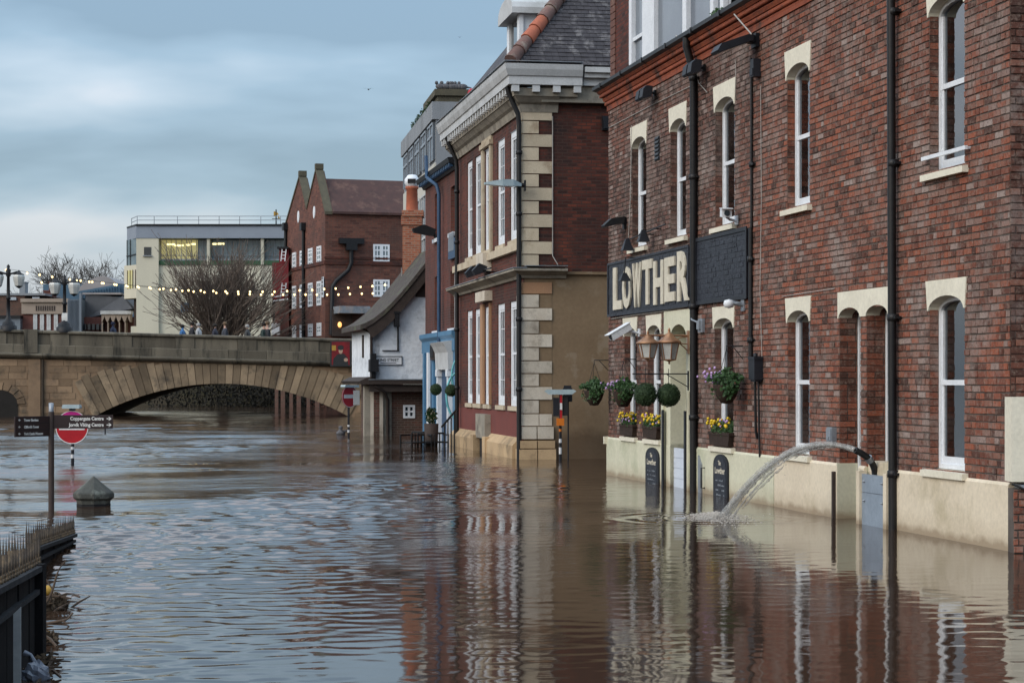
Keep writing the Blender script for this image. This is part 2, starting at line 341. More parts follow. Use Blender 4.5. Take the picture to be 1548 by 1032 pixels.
class MB:
    def __init__(s): s.v = []; s.f = []; s.r = []; s.sm = []; s.mi = []; s.cur = 0
    def add(s, vs, fs, r=0., smooth=False):
        b = len(s.v); s.v += [tuple(q) for q in vs]
        for f in fs: s.f.append(tuple(i + b for i in f)); s.r.append(r); s.sm.append(smooth); s.mi.append(s.cur)
        return s
    def box(s, a0, a1, b0, b1, c0, c1, r=0., back=True):
        vs = [(x, y, z) for x in (a0, a1) for y in (b0, b1) for z in (c0, c1)]
        fs = [(0, 1, 3, 2), (4, 6, 7, 5), (0, 4, 5, 1), (2, 3, 7, 6), (0, 2, 6, 4), (1, 5, 7, 3)]
        if not back: fs.pop(2)
        return s.add(vs, fs, r)
    def prism(s, poly, n0, n1, ax='n', smooth=False):
        """polygon (u,z) extruded along n, or (n,z) extruded along u, or (u,n) along z"""
        k = len(poly)
        def P(a, b, c): return (a, c, b) if ax == 'n' else ((c, a, b) if ax == 'u' else (a, b, c))
        vs = [P(a, b, n0) for a, b in poly] + [P(a, b, n1) for a, b in poly]
        fs = [tuple(range(k)), tuple(range(2 * k - 1, k - 1, -1))] + [(i, (i + 1) % k, k + (i + 1) % k, k + i) for i in range(k)]
        return s.add(vs, fs)
    def tube(s, pts, r, seg=8, caps=True, smooth=True):
        pts = [Vector(p) for p in pts]; k = len(pts); rs = r if isinstance(r, (list, tuple)) else [r] * k
        vs = []; prev = None
        for i, p in enumerate(pts):
            d = (pts[min(i + 1, k - 1)] - pts[max(i - 1, 0)]).normalized()
            a = prev if prev else (Vector((0, 0, 1)) if abs(d.z) < .9 else Vector((1, 0, 0)))
            x = d.cross(a); 
            if x.length < 1e-6: x = d.cross(Vector((.3, .9, .2)))
            x.normalize(); y = x.cross(d).normalized(); prev = y
            for j in range(seg):
                t = 2 * math.pi * (j + .5) / seg; vs.append(p + (x * math.cos(t) + y * math.sin(t)) * rs[i])
        fs = [(i * seg + j, i * seg + (j + 1) % seg, (i + 1) * seg + (j + 1) % seg, (i + 1) * seg + j) for i in range(k - 1) for j in range(seg)]
        s.add(vs, fs, 0, smooth and seg > 4)
        if caps: s.add(vs[:seg], [tuple(range(seg))]); s.add(vs[-seg:], [tuple(range(seg))])
        return s
    def lathe(s, prof, c=(0, 0, 0), seg=16, smooth=True, ph=0.):
        vs = []
        for r, z in prof:
            for j in range(seg):
                t = 2 * math.pi * j / seg + ph; vs.append((c[0] + r * math.cos(t), c[1] + r * math.sin(t), c[2] + z))
        fs = [(i * seg + j, i * seg + (j + 1) % seg, (i + 1) * seg + (j + 1) % seg, (i + 1) * seg + j) for i in range(len(prof) - 1) for j in range(seg)]
        return s.add(vs, fs, 0, smooth)
    def ball(s, c, r, seg=12, rings=8, sq=(1, 1, 1)):
        vs = []; 
        for i in range(rings + 1):
            a = math.pi * i / rings
            for j in range(seg):
                t = 2 * math.pi * j / seg
                vs.append((c[0] + r * sq[0] * math.sin(a) * math.cos(t), c[1] + r * sq[1] * math.sin(a) * math.sin(t), c[2] + r * sq[2] * math.cos(a)))
        fs = [(i * seg + j, i * seg + (j + 1) % seg, (i + 1) * seg + (j + 1) % seg, (i + 1) * seg + j) for i in range(rings) for j in range(seg)]
        return s.add(vs, fs, 0, True)
    def leaves(s, c, rad, n, size, hemi=False, shell=False):
        for _ in range(n):
            d = Vector((random.gauss(0, 1), random.gauss(0, 1), random.gauss(0, 1))).normalized()
            if hemi and d.z < -.1: d.z *= -1
            q = random.uniform(.93, 1.05) if shell else random.random() ** .4
            p = Vector((c[0] + d.x * rad[0] * q, c[1] + d.y * rad[1] * q, c[2] + d.z * rad[2] * q))
            a = Vector((random.gauss(0, 1), random.gauss(0, 1), random.gauss(0, 1))).normalized(); b = a.orthogonal().normalized()
            z = size * random.uniform(.6, 1.3)
            s.add([p - a * z, p + b * z * .5, p + a * z, p - b * z * .5], [(0, 1, 2, 3)])
        return s
def wm(o): return Matrix(o['_wm']) if False else WM[o.name]
WM = {}
def put(mb, name, mat, parent=None, fr=None, at=None):
    """link what mb holds as ONE mesh object; coordinates are those of fr (a wall frame) or of the parent"""
    me = bpy.data.meshes.new(name); me.from_pydata(mb.v, [], mb.f)
    mats = mat if isinstance(mat, (list, tuple)) else [mat]
    for m in mats: me.materials.append(MATS[m])
    if len(mats) > 1: me.polygons.foreach_set('material_index', mb.mi)
    if any(mb.sm): me.polygons.foreach_set('use_smooth', mb.sm)
    if any(mb.r):
        a = me.attributes.new('rnd', 'FLOAT', 'FACE'); a.data.foreach_set('value', mb.r)
    me.update()
    o = bpy.data.objects.new(name, me); COL.objects.link(o)
    if fr is not None: W = fr.M.copy()
    elif parent: W = WM[parent.name].copy()
    else: W = Matrix.Identity(4)
    if at is not None: W = W @ Matrix.Translation(at)
    setw(o, W, parent)
    return o
def setw(o, W, parent=None):
    WM[o.name] = W
    if parent: o.parent = parent; o.matrix_basis = WM[parent.name].inverted() @ W
    else: o.matrix_basis = W
def tag(o, label=None, cat=None, group=None, kind=None):
    if label: o['label'] = label
    if cat: o['category'] = cat
    if group: o['group'] = group
    if kind: o['kind'] = kind
    return o
def thing(name, label, cat, fr=None, at=None, group=None):
    o = bpy.data.objects.new(name, None); COL.objects.link(o); o.empty_display_size = .2
    W = fr.M.copy() if fr is not None else Matrix.Identity(4)
    if at is not None: W = W @ Matrix.Translation(at)
    setw(o, W); return tag(o, label, cat, group)
def solo(mb, name, mat, label, cat, fr=None, at=None, group=None):
    return tag(put(mb, name, mat, None, fr, at), label, cat, group)
def struct(mb, name, mat, fr=None): return tag(put(mb, name, mat, None, fr), kind='structure')
def copy_thing(o, W, label=None):
    c = o.copy(); COL.objects.link(c); setw(c, W)
    if label: c['label'] = label
    for ch in list(o.children):
        d = ch.copy(); COL.objects.link(d); setw(d, W @ WM[o.name].inverted() @ WM[ch.name], c)
        for g in list(ch.children):
            q = g.copy(); COL.objects.link(q); setw(q, W @ WM[o.name].inverted() @ WM[g.name], d)
    return c
def text(body, size, extr=.003, offset=0., xs=1., align='LEFT'):
    """letters as (verts, faces) in x,z with depth along y"""
    cu = bpy.data.curves.new('txt', 'FONT'); cu.body = body; cu.size = size; cu.extrude = extr; cu.offset = offset; cu.align_x = align
    cu.resolution_u = 3
    o = bpy.data.objects.new('txt', cu); COL.objects.link(o); dg = bpy.context.evaluated_depsgraph_get()
    me = bpy.data.meshes.new_from_object(o.evaluated_get(dg))
    v = [(q.co.x * xs, q.co.y, q.co.z) for q in me.vertices]; f = [tuple(p.vertices) for p in me.polygons]
    bpy.data.objects.remove(o); bpy.data.curves.remove(cu); bpy.data.meshes.remove(me)
    return v, f
def put_text(mb, body, size, u, n, z, extr=.003, offset=0., xs=1., align='LEFT'):
    """lettering on a wall frame, read from outside (u runs to the reader's left)"""
    v, f = text(body, size, extr, offset, xs, align)
    mb.add([(u - a, n + c, z + b) for a, b, c in v], f); return mb
# ---------------------------------------------------------------- flood water
PUB = frame(1527, Dw(832), 170)
SPL = (pt(1088, Dw(783)))                # where the pumped water lands
def waves(X, Y, step):
    g = np.random.default_rng(5)
    Z = np.zeros_like(X)
    on = PUB.O[0] * PUB.n[0] + PUB.O[1] * PUB.n[1]
    off = X * PUB.n[0] + Y * PUB.n[1] - on                   # metres out from the pub front
    shelter = .16 + .84 * np.clip((off - .5) / 6.5, 0, 1) ** 1.2
    patch = np.zeros_like(X)
    for _ in range(14):
        k = 2 * np.pi / g.uniform(3.5, 16); a = g.uniform(0, 2 * np.pi)
        patch += np.sin(k * (np.cos(a) * X * 1.3 + np.sin(a) * Y * .45) + g.uniform(0, 6.3))
    patch = np.clip(.85 + .28 * patch, .22, 2.0)
    far = np.clip((Y - 13) / 30, 0, 1)
    amp = shelter * (.62 + 1.75 * far) * patch
    for _ in range(150):
        lam = np.exp(g.uniform(np.log(.12), np.log(1.3))); k = 2 * np.pi / lam
        a = g.normal(np.pi / 2 + .25, .62); ph = g.uniform(0, 6.3)
        wgt = np.clip(lam / (step * 3.0) - .6, 0, 1)
        s = .0100 * (min(1, lam / .22)) * (min(1, .36 / lam)) ** 1.25
        Z += (s / k) * wgt * ((.42 + .58 * far) if lam > .42 else 1.15) * np.sin(k * (np.cos(a) * X + np.sin(a) * Y) + ph + .6 * np.sin(.37 * X + ph) )
    Z *= amp
    for _ in range(26):                                       # longer swells of the open river
        lam = g.uniform(2.2, 7); k = 2 * np.pi / lam; a = g.normal(np.pi / 2, .5)
        Z += shelter * far * .0085 / k * np.sin(k * (np.cos(a) * X * .8 + np.sin(a) * Y) + g.uniform(0, 6.3))
    d = np.hypot(X - SPL[0], Y - SPL[1])                      # rings from the falling jet
    Z += .005 * np.sin(2 * np.pi * d / .34) * np.exp(-((d - .9) / .55) ** 2)
    return Z
def water():
    rows = [11.2]
    while rows[-1] < 125: rows.append(rows[-1] * 1.0030)
    D = np.array(rows); nc = 300
    t = np.linspace(-1, 1, nc)
    X = (.29 * D + 1.2)[:, None] * t[None, :]; Y = np.repeat(D[:, None], nc, 1)
    step = np.maximum(D * .003, (.58 * D + 2.4) / nc)[:, None]
    Z = waves(X, Y, step)
    nr = len(D); co = np.stack([X, Y, Z], -1).reshape(-1, 3)
    i = np.arange((nr - 1) * nc).reshape(nr - 1, nc)[:, :-1].ravel()
    q = np.stack([i, i + 1, i + nc + 1, i + nc], -1)
    me = bpy.data.meshes.new('river_water'); me.vertices.add(len(co)); me.vertices.foreach_set('co', co.ravel())
    me.loops.add(q.size); me.loops.foreach_set('vertex_index', q.ravel().astype(np.int32))
    me.polygons.add(len(q)); me.polygons.foreach_set('loop_start', (np.arange(len(q)) * 4).astype(np.int32))
    me.polygons.foreach_set('use_smooth', np.ones(len(q), bool)); me.update(calc_edges=True); me.validate()
    me.materials.append(MATS['flood_water'])
    o = bpy.data.objects.new('river_water', me); COL.objects.link(o); WM[o.name] = Matrix.Identity(4); o['kind'] = 'structure'
    struct(MB().add([(-900, -200, -.05), (900, -200, -.05), (900, 1800, -.05), (-900, 1800, -.05)], [(0, 1, 2, 3)]), 'flood_water', 'flood_water')
    struct(MB().add([(-900, -200, -2.2), (900, -200, -2.2), (900, 1800, -2.2), (-900, 1800, -2.2)], [(0, 1, 2, 3)]), 'ground', 'land')
water()
# ---------------------------------------------------------------- brick walls and sash windows
def brick_rows(z0, z1, u0, u1, holes, rh=.08, seed=1):
    """bond of headers and stretchers as (u0,u1,z0,z1,whole); holes are (u0,u1,z0,z1)"""
    g = random.Random(seed); res = []; k = 0; z = z0
    while z < z1 - .02:
        zt = min(z + rh, z1); cuts = []
        for a, b, c, d in holes:
            if c < zt - .03 and d > z + .03: cuts.append((a, b))
        cuts.sort(); spans = []; cur = u0
        for a, b in cuts:
            if a > cur + .01: spans.append((cur, a))
            cur = max(cur, b)
        if cur < u1 - .01: spans.append((cur, u1))
        for a, b in spans:
            p = a - g.choice((0, .06, .11)); 
            while p < b - .012:
                l = .225 if g.random() < .66 else .1125
                e = p + l
                if b - e < .045: e = b
                s0, s1 = max(p, a), min(e, b)
                if s1 - s0 > .02: res.append((s0, s1, z, zt, abs(s1 - s0 - l) < .004))
                p = e
        z = zt; k += 1
    return res
def add_brick(mb, u0, u1, z0, z1, g, n=0., j=.006):
    d = g.uniform(-.004, .005)
    a, b, c, e = u0 + j + g.uniform(-.004, .004), u1 - j + g.uniform(-.004, .004), z0 + j + g.uniform(-.003, .003), z1 - j + g.uniform(-.003, .003)
    f = n + .004 + d; o = .004
    vs = [(a, n - .012, c), (b, n - .012, c), (b, n - .012, e), (a, n - .012, e), (a + o, f, c + o), (b - o, f, c + o), (b - o, f, e - o), (a + o, f, e - o)]
    mb.add(vs, [(4, 5, 6, 7), (0, 1, 5, 4), (1, 2, 6, 5), (2, 3, 7, 6), (3, 0, 4, 7)], max(.001, g.random()))
def wall_sheet(mb, u0, u1, z0, z1, holes, n=-.006, thick=.25):
    us = sorted({u0, u1} | {min(max(q, u0), u1) for h in holes for q in h[:2]}); zs = sorted({z0, z1} | {min(max(q, z0), z1) for h in holes for q in h[2:]})
    for i in range(len(us) - 1):
        for j in range(len(zs) - 1):
            a, b, c, d = us[i], us[i + 1], zs[j], zs[j + 1]; m, k = (a + b) / 2, (c + d) / 2
            if b - a < 1e-4 or d - c < 1e-4 or any(h[0] < m < h[1] and h[2] < k < h[3] for h in holes): continue
            mb.add([(a, n, c), (b, n, c), (b, n, d), (a, n, d)], [(0, 1, 2, 3)])
def arch_poly(u0, u1, z0, zs, rise, k=10):
    m, hw = (u0 + u1) / 2, (u1 - u0) / 2
    return [(u0, z0), (u1, z0)] + [(m + hw * math.cos(math.pi * i / k), zs + rise * math.sin(math.pi * i / k)) for i in range(k + 1)]
def ring(mb, u0, u1, z0, zs, rise, wd, n0, n1):
    """frame with an arched head (flat when rise is 0)"""
    if rise <= 0:
        mb.box(u0, u0 + wd, n0, n1, z0, zs); mb.box(u1 - wd, u1, n0, n1, z0, zs)
        mb.box(u0 + wd, u1 - wd, n0, n1, zs - wd, zs); mb.box(u0 + wd, u1 - wd, n0, n1, z0, z0 + wd); return
    A = arch_poly(u0, u1, z0, zs, rise); B = arch_poly(u0 + wd, u1 - wd, z0 + wd, zs, rise - wd); k = len(A)
    vs = [(a, n, b) for n in (n0, n1) for P in (A, B) for a, b in P]
    fs = []
    for i in range(k):
        j = (i + 1) % k
        fs += [(i, j, k + j, k + i), (2 * k + i, 3 * k + i, 3 * k + j, 2 * k + j), (i, 2 * k + i, 2 * k + j, j), (k + i, k + j, 3 * k + j, 3 * k + i)]
    mb.add(vs, fs)
def sash(parent, fr, u0, u1, z0, zs, rise=0., rec=.115, wd=.055, bars=(0, 0), curtain=None, paint='white_paint', meet=.5, pane='window_glass', back=True, label=None):
    """sash window: the frame is the part; sashes, panes and sill are its sub-parts"""
    m = MB(); ring(m, u0, u1, z0, zs, rise, wd, -rec - .09, -rec)
    wn = put(m, 'window', paint, parent, fr)
    if label: wn['label'] = label
    zm = z0 + (zs + rise - z0) * meet; s = MB(); sw = .045
    a, b = u0 + wd, u1 - wd
    s.box(a, b, -rec - .05, -rec - .012, zm - .03, zm + .03)                 # meeting rail
    s.box(a, a + sw, -rec - .055, -rec - .022, z0 + wd, zm - .03); s.box(b - sw, b, -rec - .055, -rec - .022, z0 + wd, zm - .03)
    s.box(a + sw, b - sw, -rec - .055, -rec - .022, z0 + wd, z0 + wd + .085)
    s.box(a, a + sw, -rec - .045, -rec - .014, zm + .03, zs); s.box(b - sw, b, -rec - .045, -rec - .014, zm + .03, zs)
    if rise <= 0: s.box(a + sw, b - sw, -rec - .045, -rec - .014, zs - wd - .05, zs - wd)
    for i in range(1, bars[0]):
        x = a + (b - a) * i / bars[0]; s.box(x - .009, x + .009, -rec - .050, -rec - .026, z0 + wd + .085, zs - (0 if rise else wd))
    for j in range(1, bars[1]):
        z = z0 + (zs - z0) * j / bars[1]; s.box(a, b, -rec - .051, -rec - .027, z - .009, z + .009)
    put(s, 'sash', paint, wn, fr)
    P = arch_poly(u0 + wd * .5, u1 - wd * .5, z0 + wd * .5, zs, max(rise - wd * .5, .01), 6)
    g = MB(); g.prism(P, -rec - .044, -rec - .040); put(g, 'pane', pane, wn, fr)
    if back and pane == 'window_glass':
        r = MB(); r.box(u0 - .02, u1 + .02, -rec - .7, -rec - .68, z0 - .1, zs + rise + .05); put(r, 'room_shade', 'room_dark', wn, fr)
        if curtain:
            c = MB()
            for (ca, cb) in curtain:
                k = 14; x0, x1 = u0 + (u1 - u0) * ca, u0 + (u1 - u0) * cb
                row = [(x0 + (x1 - x0) * i / k, -rec - .16 + .018 * math.sin(i * 1.9)) for i in range(k + 1)]
                vs = [(p, q, z) for z in (z0 + .02, zs + rise) for p, q in row]
                c.add(vs, [(i, i + 1, k + 2 + i, k + 1 + i) for i in range(k)], 0, True)
            put(c, 'curtain', 'curtain', wn, fr)
    return wn
def pipe(mb, path, r=.05, seg=10): mb.tube(path, r, seg)
# ---------------------------------------------------------------- the brick pub on the right
U = PUB.U; hit = PUB.hit
pub = thing('brick_pub', 'long red brick pub front with cream base and arched sash windows rising from the flood', 'pub', PUB)
PL = U(920); ZC = 6.95; ZP = .71
# openings: left px, right px, bottom, springing, arch rise
LOW, UPP = (.785, 2.61), (4.21, 6.02)
OPEN = []
def op(xl, xr, z0, zs, rise, kind): OPEN.append((U(xr), U(xl), z0, zs, rise, kind))
for xl, xr in ((955.6, 977), (1013.7, 1037), (1081.5, 1110.6), (1190, 1224), (1405, 1458)): op(xl, xr, *UPP, .17, 'win')
for xl, xr in ((944, 962.5), (979, 999), (1080, 1109), (1191, 1224), (1405, 1458)): op(xl, xr, *LOW, .16, 'win')
op(1016, 1040, -.6, 2.52, .22, 'door'); op(1269, 1301, -.6, 2.61, .13, 'entry'); op(1310, 1343.5, -.6, 2.61, .13, 'entry')
holes = [(a, b, z0, zs + rise) for a, b, z0, zs, rise, k in OPEN]
base_holes = [h for h in holes if h[2] < 0]
sheet = MB(); wall_sheet(sheet, 0, PL, ZP - .02, ZC + .45, holes)
for a, b, z0, zs, rise, k in OPEN:                                          # mortar backing of the reveals
    d = -.30 if k != 'win' else -.20
    for q in (a - .006, b + .006): sheet.add([(q, -.006, z0), (q, d, z0), (q, d, zs + rise), (q, -.006, zs + rise)], [(0, 1, 2, 3)])
    sheet.add([(a, -.006, zs + rise), (b, -.006, zs + rise), (b, d, zs + rise), (a, d, zs + rise)], [(0, 1, 2, 3)])
# near gable end and the far one, and the back
sheet.box(.0, .28, -9, -.3, -.8, ZC + .4); sheet.box(PL - .3, PL - .003, -9, -.006, -.8, ZC + .4)
wall = put(sheet, 'wall', 'mortar', pub, PUB)
g = random.Random(11)
rows = brick_rows(ZP, ZC, 0, PL, holes)
cand = sorted(((r[0], i) for i, r in enumerate(rows) if r[4] and r[3] < 1.8 + 575 / F * (PUB.O[1] + r[0]) + .05))
singles = set(i for _, i in cand[:300])
many = MB()
shared = {}
for i, r in enumerate(rows):
    if i in singles:
        l = round(r[1] - r[0], 3); key = (l, g.randrange(6))
        if key not in shared:
            b = MB(); add_brick(b, 0, r[1] - r[0], 0, r[3] - r[2], g)
            o = put(b, 'brick', 'brick_single', wall, PUB, (r[0], 0, r[2])); shared[key] = o.data
        else:
            o = bpy.data.objects.new('brick', shared[key]); COL.objects.link(o); setw(o, PUB.M @ Matrix.Translation((r[0], 0, r[2])), wall)
    else: add_brick(many, r[0], r[1], r[2], r[3], g)
# bricks of the reveals (the far jamb of each opening is the one in view)
for a, b, z0, zs, rise, k in OPEN:
    if k == 'door': continue
    d = .115 if k == 'win' else .245; z = max(z0, ZP)
    while z < zs + .1:
        f = g.random() < .5
        cut = [0, d] if k == 'win' else ([0, .11, d] if f else [0, .22, d])
        for c0, c1 in zip(cut, cut[1:]):
            j = .005; many.add([(b - .004, -c1 + j, z + j), (b - .004, -c0 - j, z + j), (b - .004, -c0 - j, z + .08 - j), (b - .004, -c1 + j, z + .08 - j)], [(0, 1, 2, 3)], max(.001, g.random() * .6))
        z += .08
# near return wall facing the camera
RET = Frame((PUB.O[0], PUB.O[1]), (-PUB.n[0] * -1, -PUB.n[1] * -1))
RET = Frame(PUB.O, (PUB.n[0], PUB.n[1]))            # u runs out of the pub front; the wall lies at u < 0
for r in brick_rows(0, ZC, -2.2, 0, [], seed=4):
    b2_ = MB(); add_brick(b2_, r[0], r[1], r[2], r[3], g)
    many.add([(-v[1], v[0], v[2]) for v in b2_.v], b2_.f, max(.001, g.random() * .18 if g.random() < .85 else .7))
many.add([(.006, 0, -.6), (.006, -2.3, -.6), (.006, -2.3, ZC), (.006, 0, ZC)], [(0, 1, 2, 3)], .004)
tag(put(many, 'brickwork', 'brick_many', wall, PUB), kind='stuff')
# rendered base, cream near the far end greener with age
def plinth(u0, u1, mat):
    m = MB(); hs = [h for h in base_holes if h[0] < u1 and h[1] > u0]
    cuts = sorted({u0, u1} | {q for h in hs for q in h[:2] if u0 < q < u1})
    for a, b in zip(cuts, cuts[1:]):
        if any(h[0] < (a + b) / 2 < h[1] for h in hs): continue
        m.prism([(-.25, -.8), (.035, -.8), (.035, ZP - .02), (.012, ZP + .012), (-.25, ZP + .012)], a, b, 'u')
    return put(m, 'rendered_base', mat, pub, PUB)
plinth(-.03, U(1344), 'cream_paint'); plinth(U(1342), U(1174), 'cream_paint'); plinth(U(1173), PL + .03, 'cream_green')
m = MB(); m.box(PL - .0, PL + .06, -.03, .09, ZP - .12, ZP + .02); m.box(PL + .0, PL + .05, .0, .03, -.5, ZP - .12); put(m, 'corner_block', 'stone_paint', pub, PUB)
# painted lintels
def lintel(a, b, zs, rise, top, both=None):
    m = MB(); e0, e1 = .035, .085
    if both:
        c, d = both; P = [(a - e0, top), (a - e0, zs)] + [(( a + b) / 2 - (b - a) / 2 * math.cos(math.pi * i / 10), zs + rise * math.sin(math.pi * i / 10)) for i in range(11)]
        P += [((c + d) / 2 - (d - c) / 2 * math.cos(math.pi * i / 10), zs + rise * math.sin(math.pi * i / 10)) for i in range(11)] + [(d + e0, zs), (d + e0, top)]
    else:
        k = 12; P = [(a - e1, top), (a - e0, zs)] + [((a + b) / 2 - (b - a) / 2 * math.cos(math.pi * i / k), zs + rise * math.sin(math.pi * i / k)) for i in range(k + 1)] + [(b + e0, zs), (b + e1, top)]
    m.prism(P, -.17, .016); put(m, 'lintel', 'stone_paint', pub, PUB)
def sill(a, b, z, mat='stone_paint', h=.095):
    m = MB(); m.prism([(-.2, z - h), (.075, z - h), (.075, z - .022), (-.2, z)], a - .11, b + .11, 'u'); put(m, 'sill', mat, pub, PUB)
CUR = [None, None, [(.0, .35)], None, [(.0, .42), (.72, 1)], None, None, None, [(.55, 1)], [(.30, .62)]]
for i, (a, b, z0, zs, rise, k) in enumerate(OPEN[:10]):
    lintel(a, b, zs, rise, zs + (.405 if i < 5 else .345)); sill(a, b, z0)
    sash(pub, PUB, a, b, z0, zs, rise, curtain=CUR[i])
(a1, b1, _, zs, rise, _), (a2, b2, _, _, _, _) = OPEN[11], OPEN[12]
lintel(a2, b2, zs, rise, 2.95, (a1, b1))
for a, b in ((a1, b1), (a2, b2)):                                             # entrance: tall white frames deep in the reveals
    m = MB(); ring(m, a, b, -.5, zs, rise, .06, -.33, -.25); dr = put(m, 'door_frame', 'white_paint', pub, PUB)
    m = MB(); m.box(a + .06, b - .06, -.32, -.29, -.5, zs); put(m, 'door_leaf', 'room_dark', dr, PUB)
m = MB(); m.box(a2, b2, -.22, -.02, -.5, ZP + .08); put(m, 'threshold_wall', 'cream_paint', pub, PUB)
put(MB().box(b1 - .009, b1 + .03, -.245, .034, -.6, ZP + .011), 'reveal_render', 'cream_green', pub, PUB); put(MB().box(b2 - .009, b2 + .002, -.245, -.0, -.6, ZP), 'reveal_render', 'cream_green', pub, PUB)
m = MB(); m.box(b1 + .04, b1 + .10, .037, .075, -.6, ZP - .10); put(m, 'dark_slot_strip', 'brown_wood', pub, PUB)  # dark upright strip painted in for the dark slot beside the entrance
# the small doorway with a cream surround
a, b, _, zs, rise, _ = OPEN[10]; sl, sr = U(1006), U(1047)
m = MB(); k = 12
P = [(sr, 2.98), (sr, zs), (a, zs)] + [((a + b) / 2 - (b - a) / 2 * math.cos(math.pi * i / k), zs + rise * math.sin(math.pi * i / k)) for i in range(1, k)] + [(b, zs), (sl, zs), (sl, 2.98)]
m.prism(P, -.2, .03); m.box(sr, a, -.2, .03, -.6, zs); m.box(b, sl, -.2, .03, -.6, zs)
m.box(sr - .02, sr + .12, .03, .075, -.6, 1.62); m.box(sl - .12, sl + .02, .03, .075, -.6, 1.62)
ds = put(m, 'door_surround', 'cream_green', pub, PUB)
for q0, q1 in ((sr + .10, sr + .19), (sl - .19, sl - .10)):
    m = MB(); m.box(q0, q1, .076, .10, -.6, 1.30); put(m, 'side_strip', 'black_paint', ds, PUB)
m = MB(); m.box(a, b, -1.05, -1.0, -.5, zs + rise); m.box(b, b + .02, -1.0, -.2, -.5, zs + rise); m.box(a, b, -1.0, -.2, zs + rise, zs + rise + .02); put(m, 'porch_lining', 'cream_green', ds, PUB)
dr = put(MB().box(a, b, -.08, -.04, -.5, .66), 'door', 'plank_white', pub, PUB)
for i in range(6):
    z = -.36 + i * .172; m = MB(); m.box(a + .004, b - .004, -.042, -.028, z, z + .162); m.box(b - .07, b - .04, -.028, -.020, z + .07, z + .095); put(m, 'plank', 'plank_white', dr, PUB)
m = MB(); ring(m, (a + b) / 2 + .05, b, .66, 1.42, 0, .05, -.31, -.25); put(m, 'side_light', 'plank_white', dr, PUB)
put(MB().box((a + b) / 2 + .1, b - .05, -.30, -.29, .7, 1.37), 'pane', 'dark_glass', dr, PUB)
# cornice of moulded terracotta courses, gutter, roof, dormer
m = MB()
CP = [(0, ZC, ZC + .09, .03), (1, ZC + .10, ZC + .17, .065), (2, ZC + .18, ZC + .245, .10), (3, ZC + .255, ZC + .33, .15), (4, ZC + .335, ZC + .385, .19)]
cornice = None
for i, z0, z1, pr in CP:
    c = MB(); q = -.05; gg = random.Random(i)
    while q < PL + pr:
        l = gg.choice((.225, .45, .45, .34)); e = min(q + l, PL + pr)
        c.prism([(-.1, z0), (pr - .012, z0 + .006), (pr, z0 + .02), (pr, z1 - .02), (pr - .01, z1), (-.1, z1)] if i % 2 else [(-.1, z0), (pr - .03, z0), (pr, z1 - .015), (pr, z1), (-.1, z1)], q + .004, e - .004, 'u'); q = e
    if cornice is None: cornice = put(c, 'cornice', 'terracotta', pub, PUB)
    else: put(c, 'terracotta_course', 'terracotta', cornice, PUB)
put(MB().box(-.05, PL + .03, -.1, .025, ZC, ZC + .385), 'cornice_core', 'terracotta', cornice, PUB)
m = MB(); m.prism([(.02, ZC + .385), (.20, ZC + .385), (.27, ZC + .41), (.275, ZC + .47), (.25, ZC + .47), (.22, ZC + .44), (.02, ZC + .44)], -.1, PL + .24, 'u')
for q in range(12): m.box(.4 + q * 1.6, .46 + q * 1.6, .02, .285, ZC + .385, ZC + .478)
put(m, 'gutter', 'gutter_black', pub, PUB)
ZR = ZC + .40
m = MB(); m.add([(0, .1, ZR), (PL, .1, ZR), (PL, -4.5, ZR + 3.2), (0, -4.5, ZR + 3.2), (0, -9, ZR), (PL, -9, ZR)], [(0, 1, 2, 3), (3, 2, 5, 4), (0, 3, 4), (1, 5, 2)]); put(m, 'roof', 'slate', pub, PUB)
dn = -.35; d0, d1, d2 = U(925, dn), U(1125, dn), U(953, dn)
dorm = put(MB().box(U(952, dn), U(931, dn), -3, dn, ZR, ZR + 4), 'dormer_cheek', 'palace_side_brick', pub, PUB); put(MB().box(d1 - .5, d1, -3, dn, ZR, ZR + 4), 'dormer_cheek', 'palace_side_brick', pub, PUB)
m = MB()
for q in range(24): m.box(U(931, dn), U(924, dn), -2.5, dn + .02, ZR + q * .14, ZR + q * .14 + .125)
put(m, 'verge_tiles', 'tile_red', dorm, PUB)
m = MB(); zz = ZR + 3.2
for xa, xb in ((953, 957), (973, 991), (1034, 1040), (1076, 1081), (1091, 1096)): m.box(U(xb, dn), U(xa, dn), dn - .1, dn + .03, ZR - .2, zz)
m.box(U(1096, dn), U(953, dn), dn - .1, dn + .06, ZR - .25, ZR + .05); m.box(U(973, dn), U(957, dn), dn - .07, dn + .0, ZR + .86, ZR + .93); m.box(U(1096, dn), U(953, dn), dn - .1, dn + .06, ZR + 2.2, ZR + 2.3)
put(m, 'dormer_frame', 'white_paint', dorm, PUB)
m = MB(); m.box(U(1096, dn), U(953, dn), dn - .06, dn - .05, ZR, ZR + 3); put(m, 'dormer_pane', 'tower_glass', dorm, PUB)
m = MB(); m.box(U(1096, dn), U(953, dn), dn - .9, dn - .85, ZR, ZR + 3); put(m, 'dormer_room', 'room_dark', dorm, PUB)
m = MB(); m.leaves((U(1088, .1), .12, ZR + .12), (.35, .1, .09), 160, .035); put(m, 'gutter_weeds', 'leaf', pub, PUB)
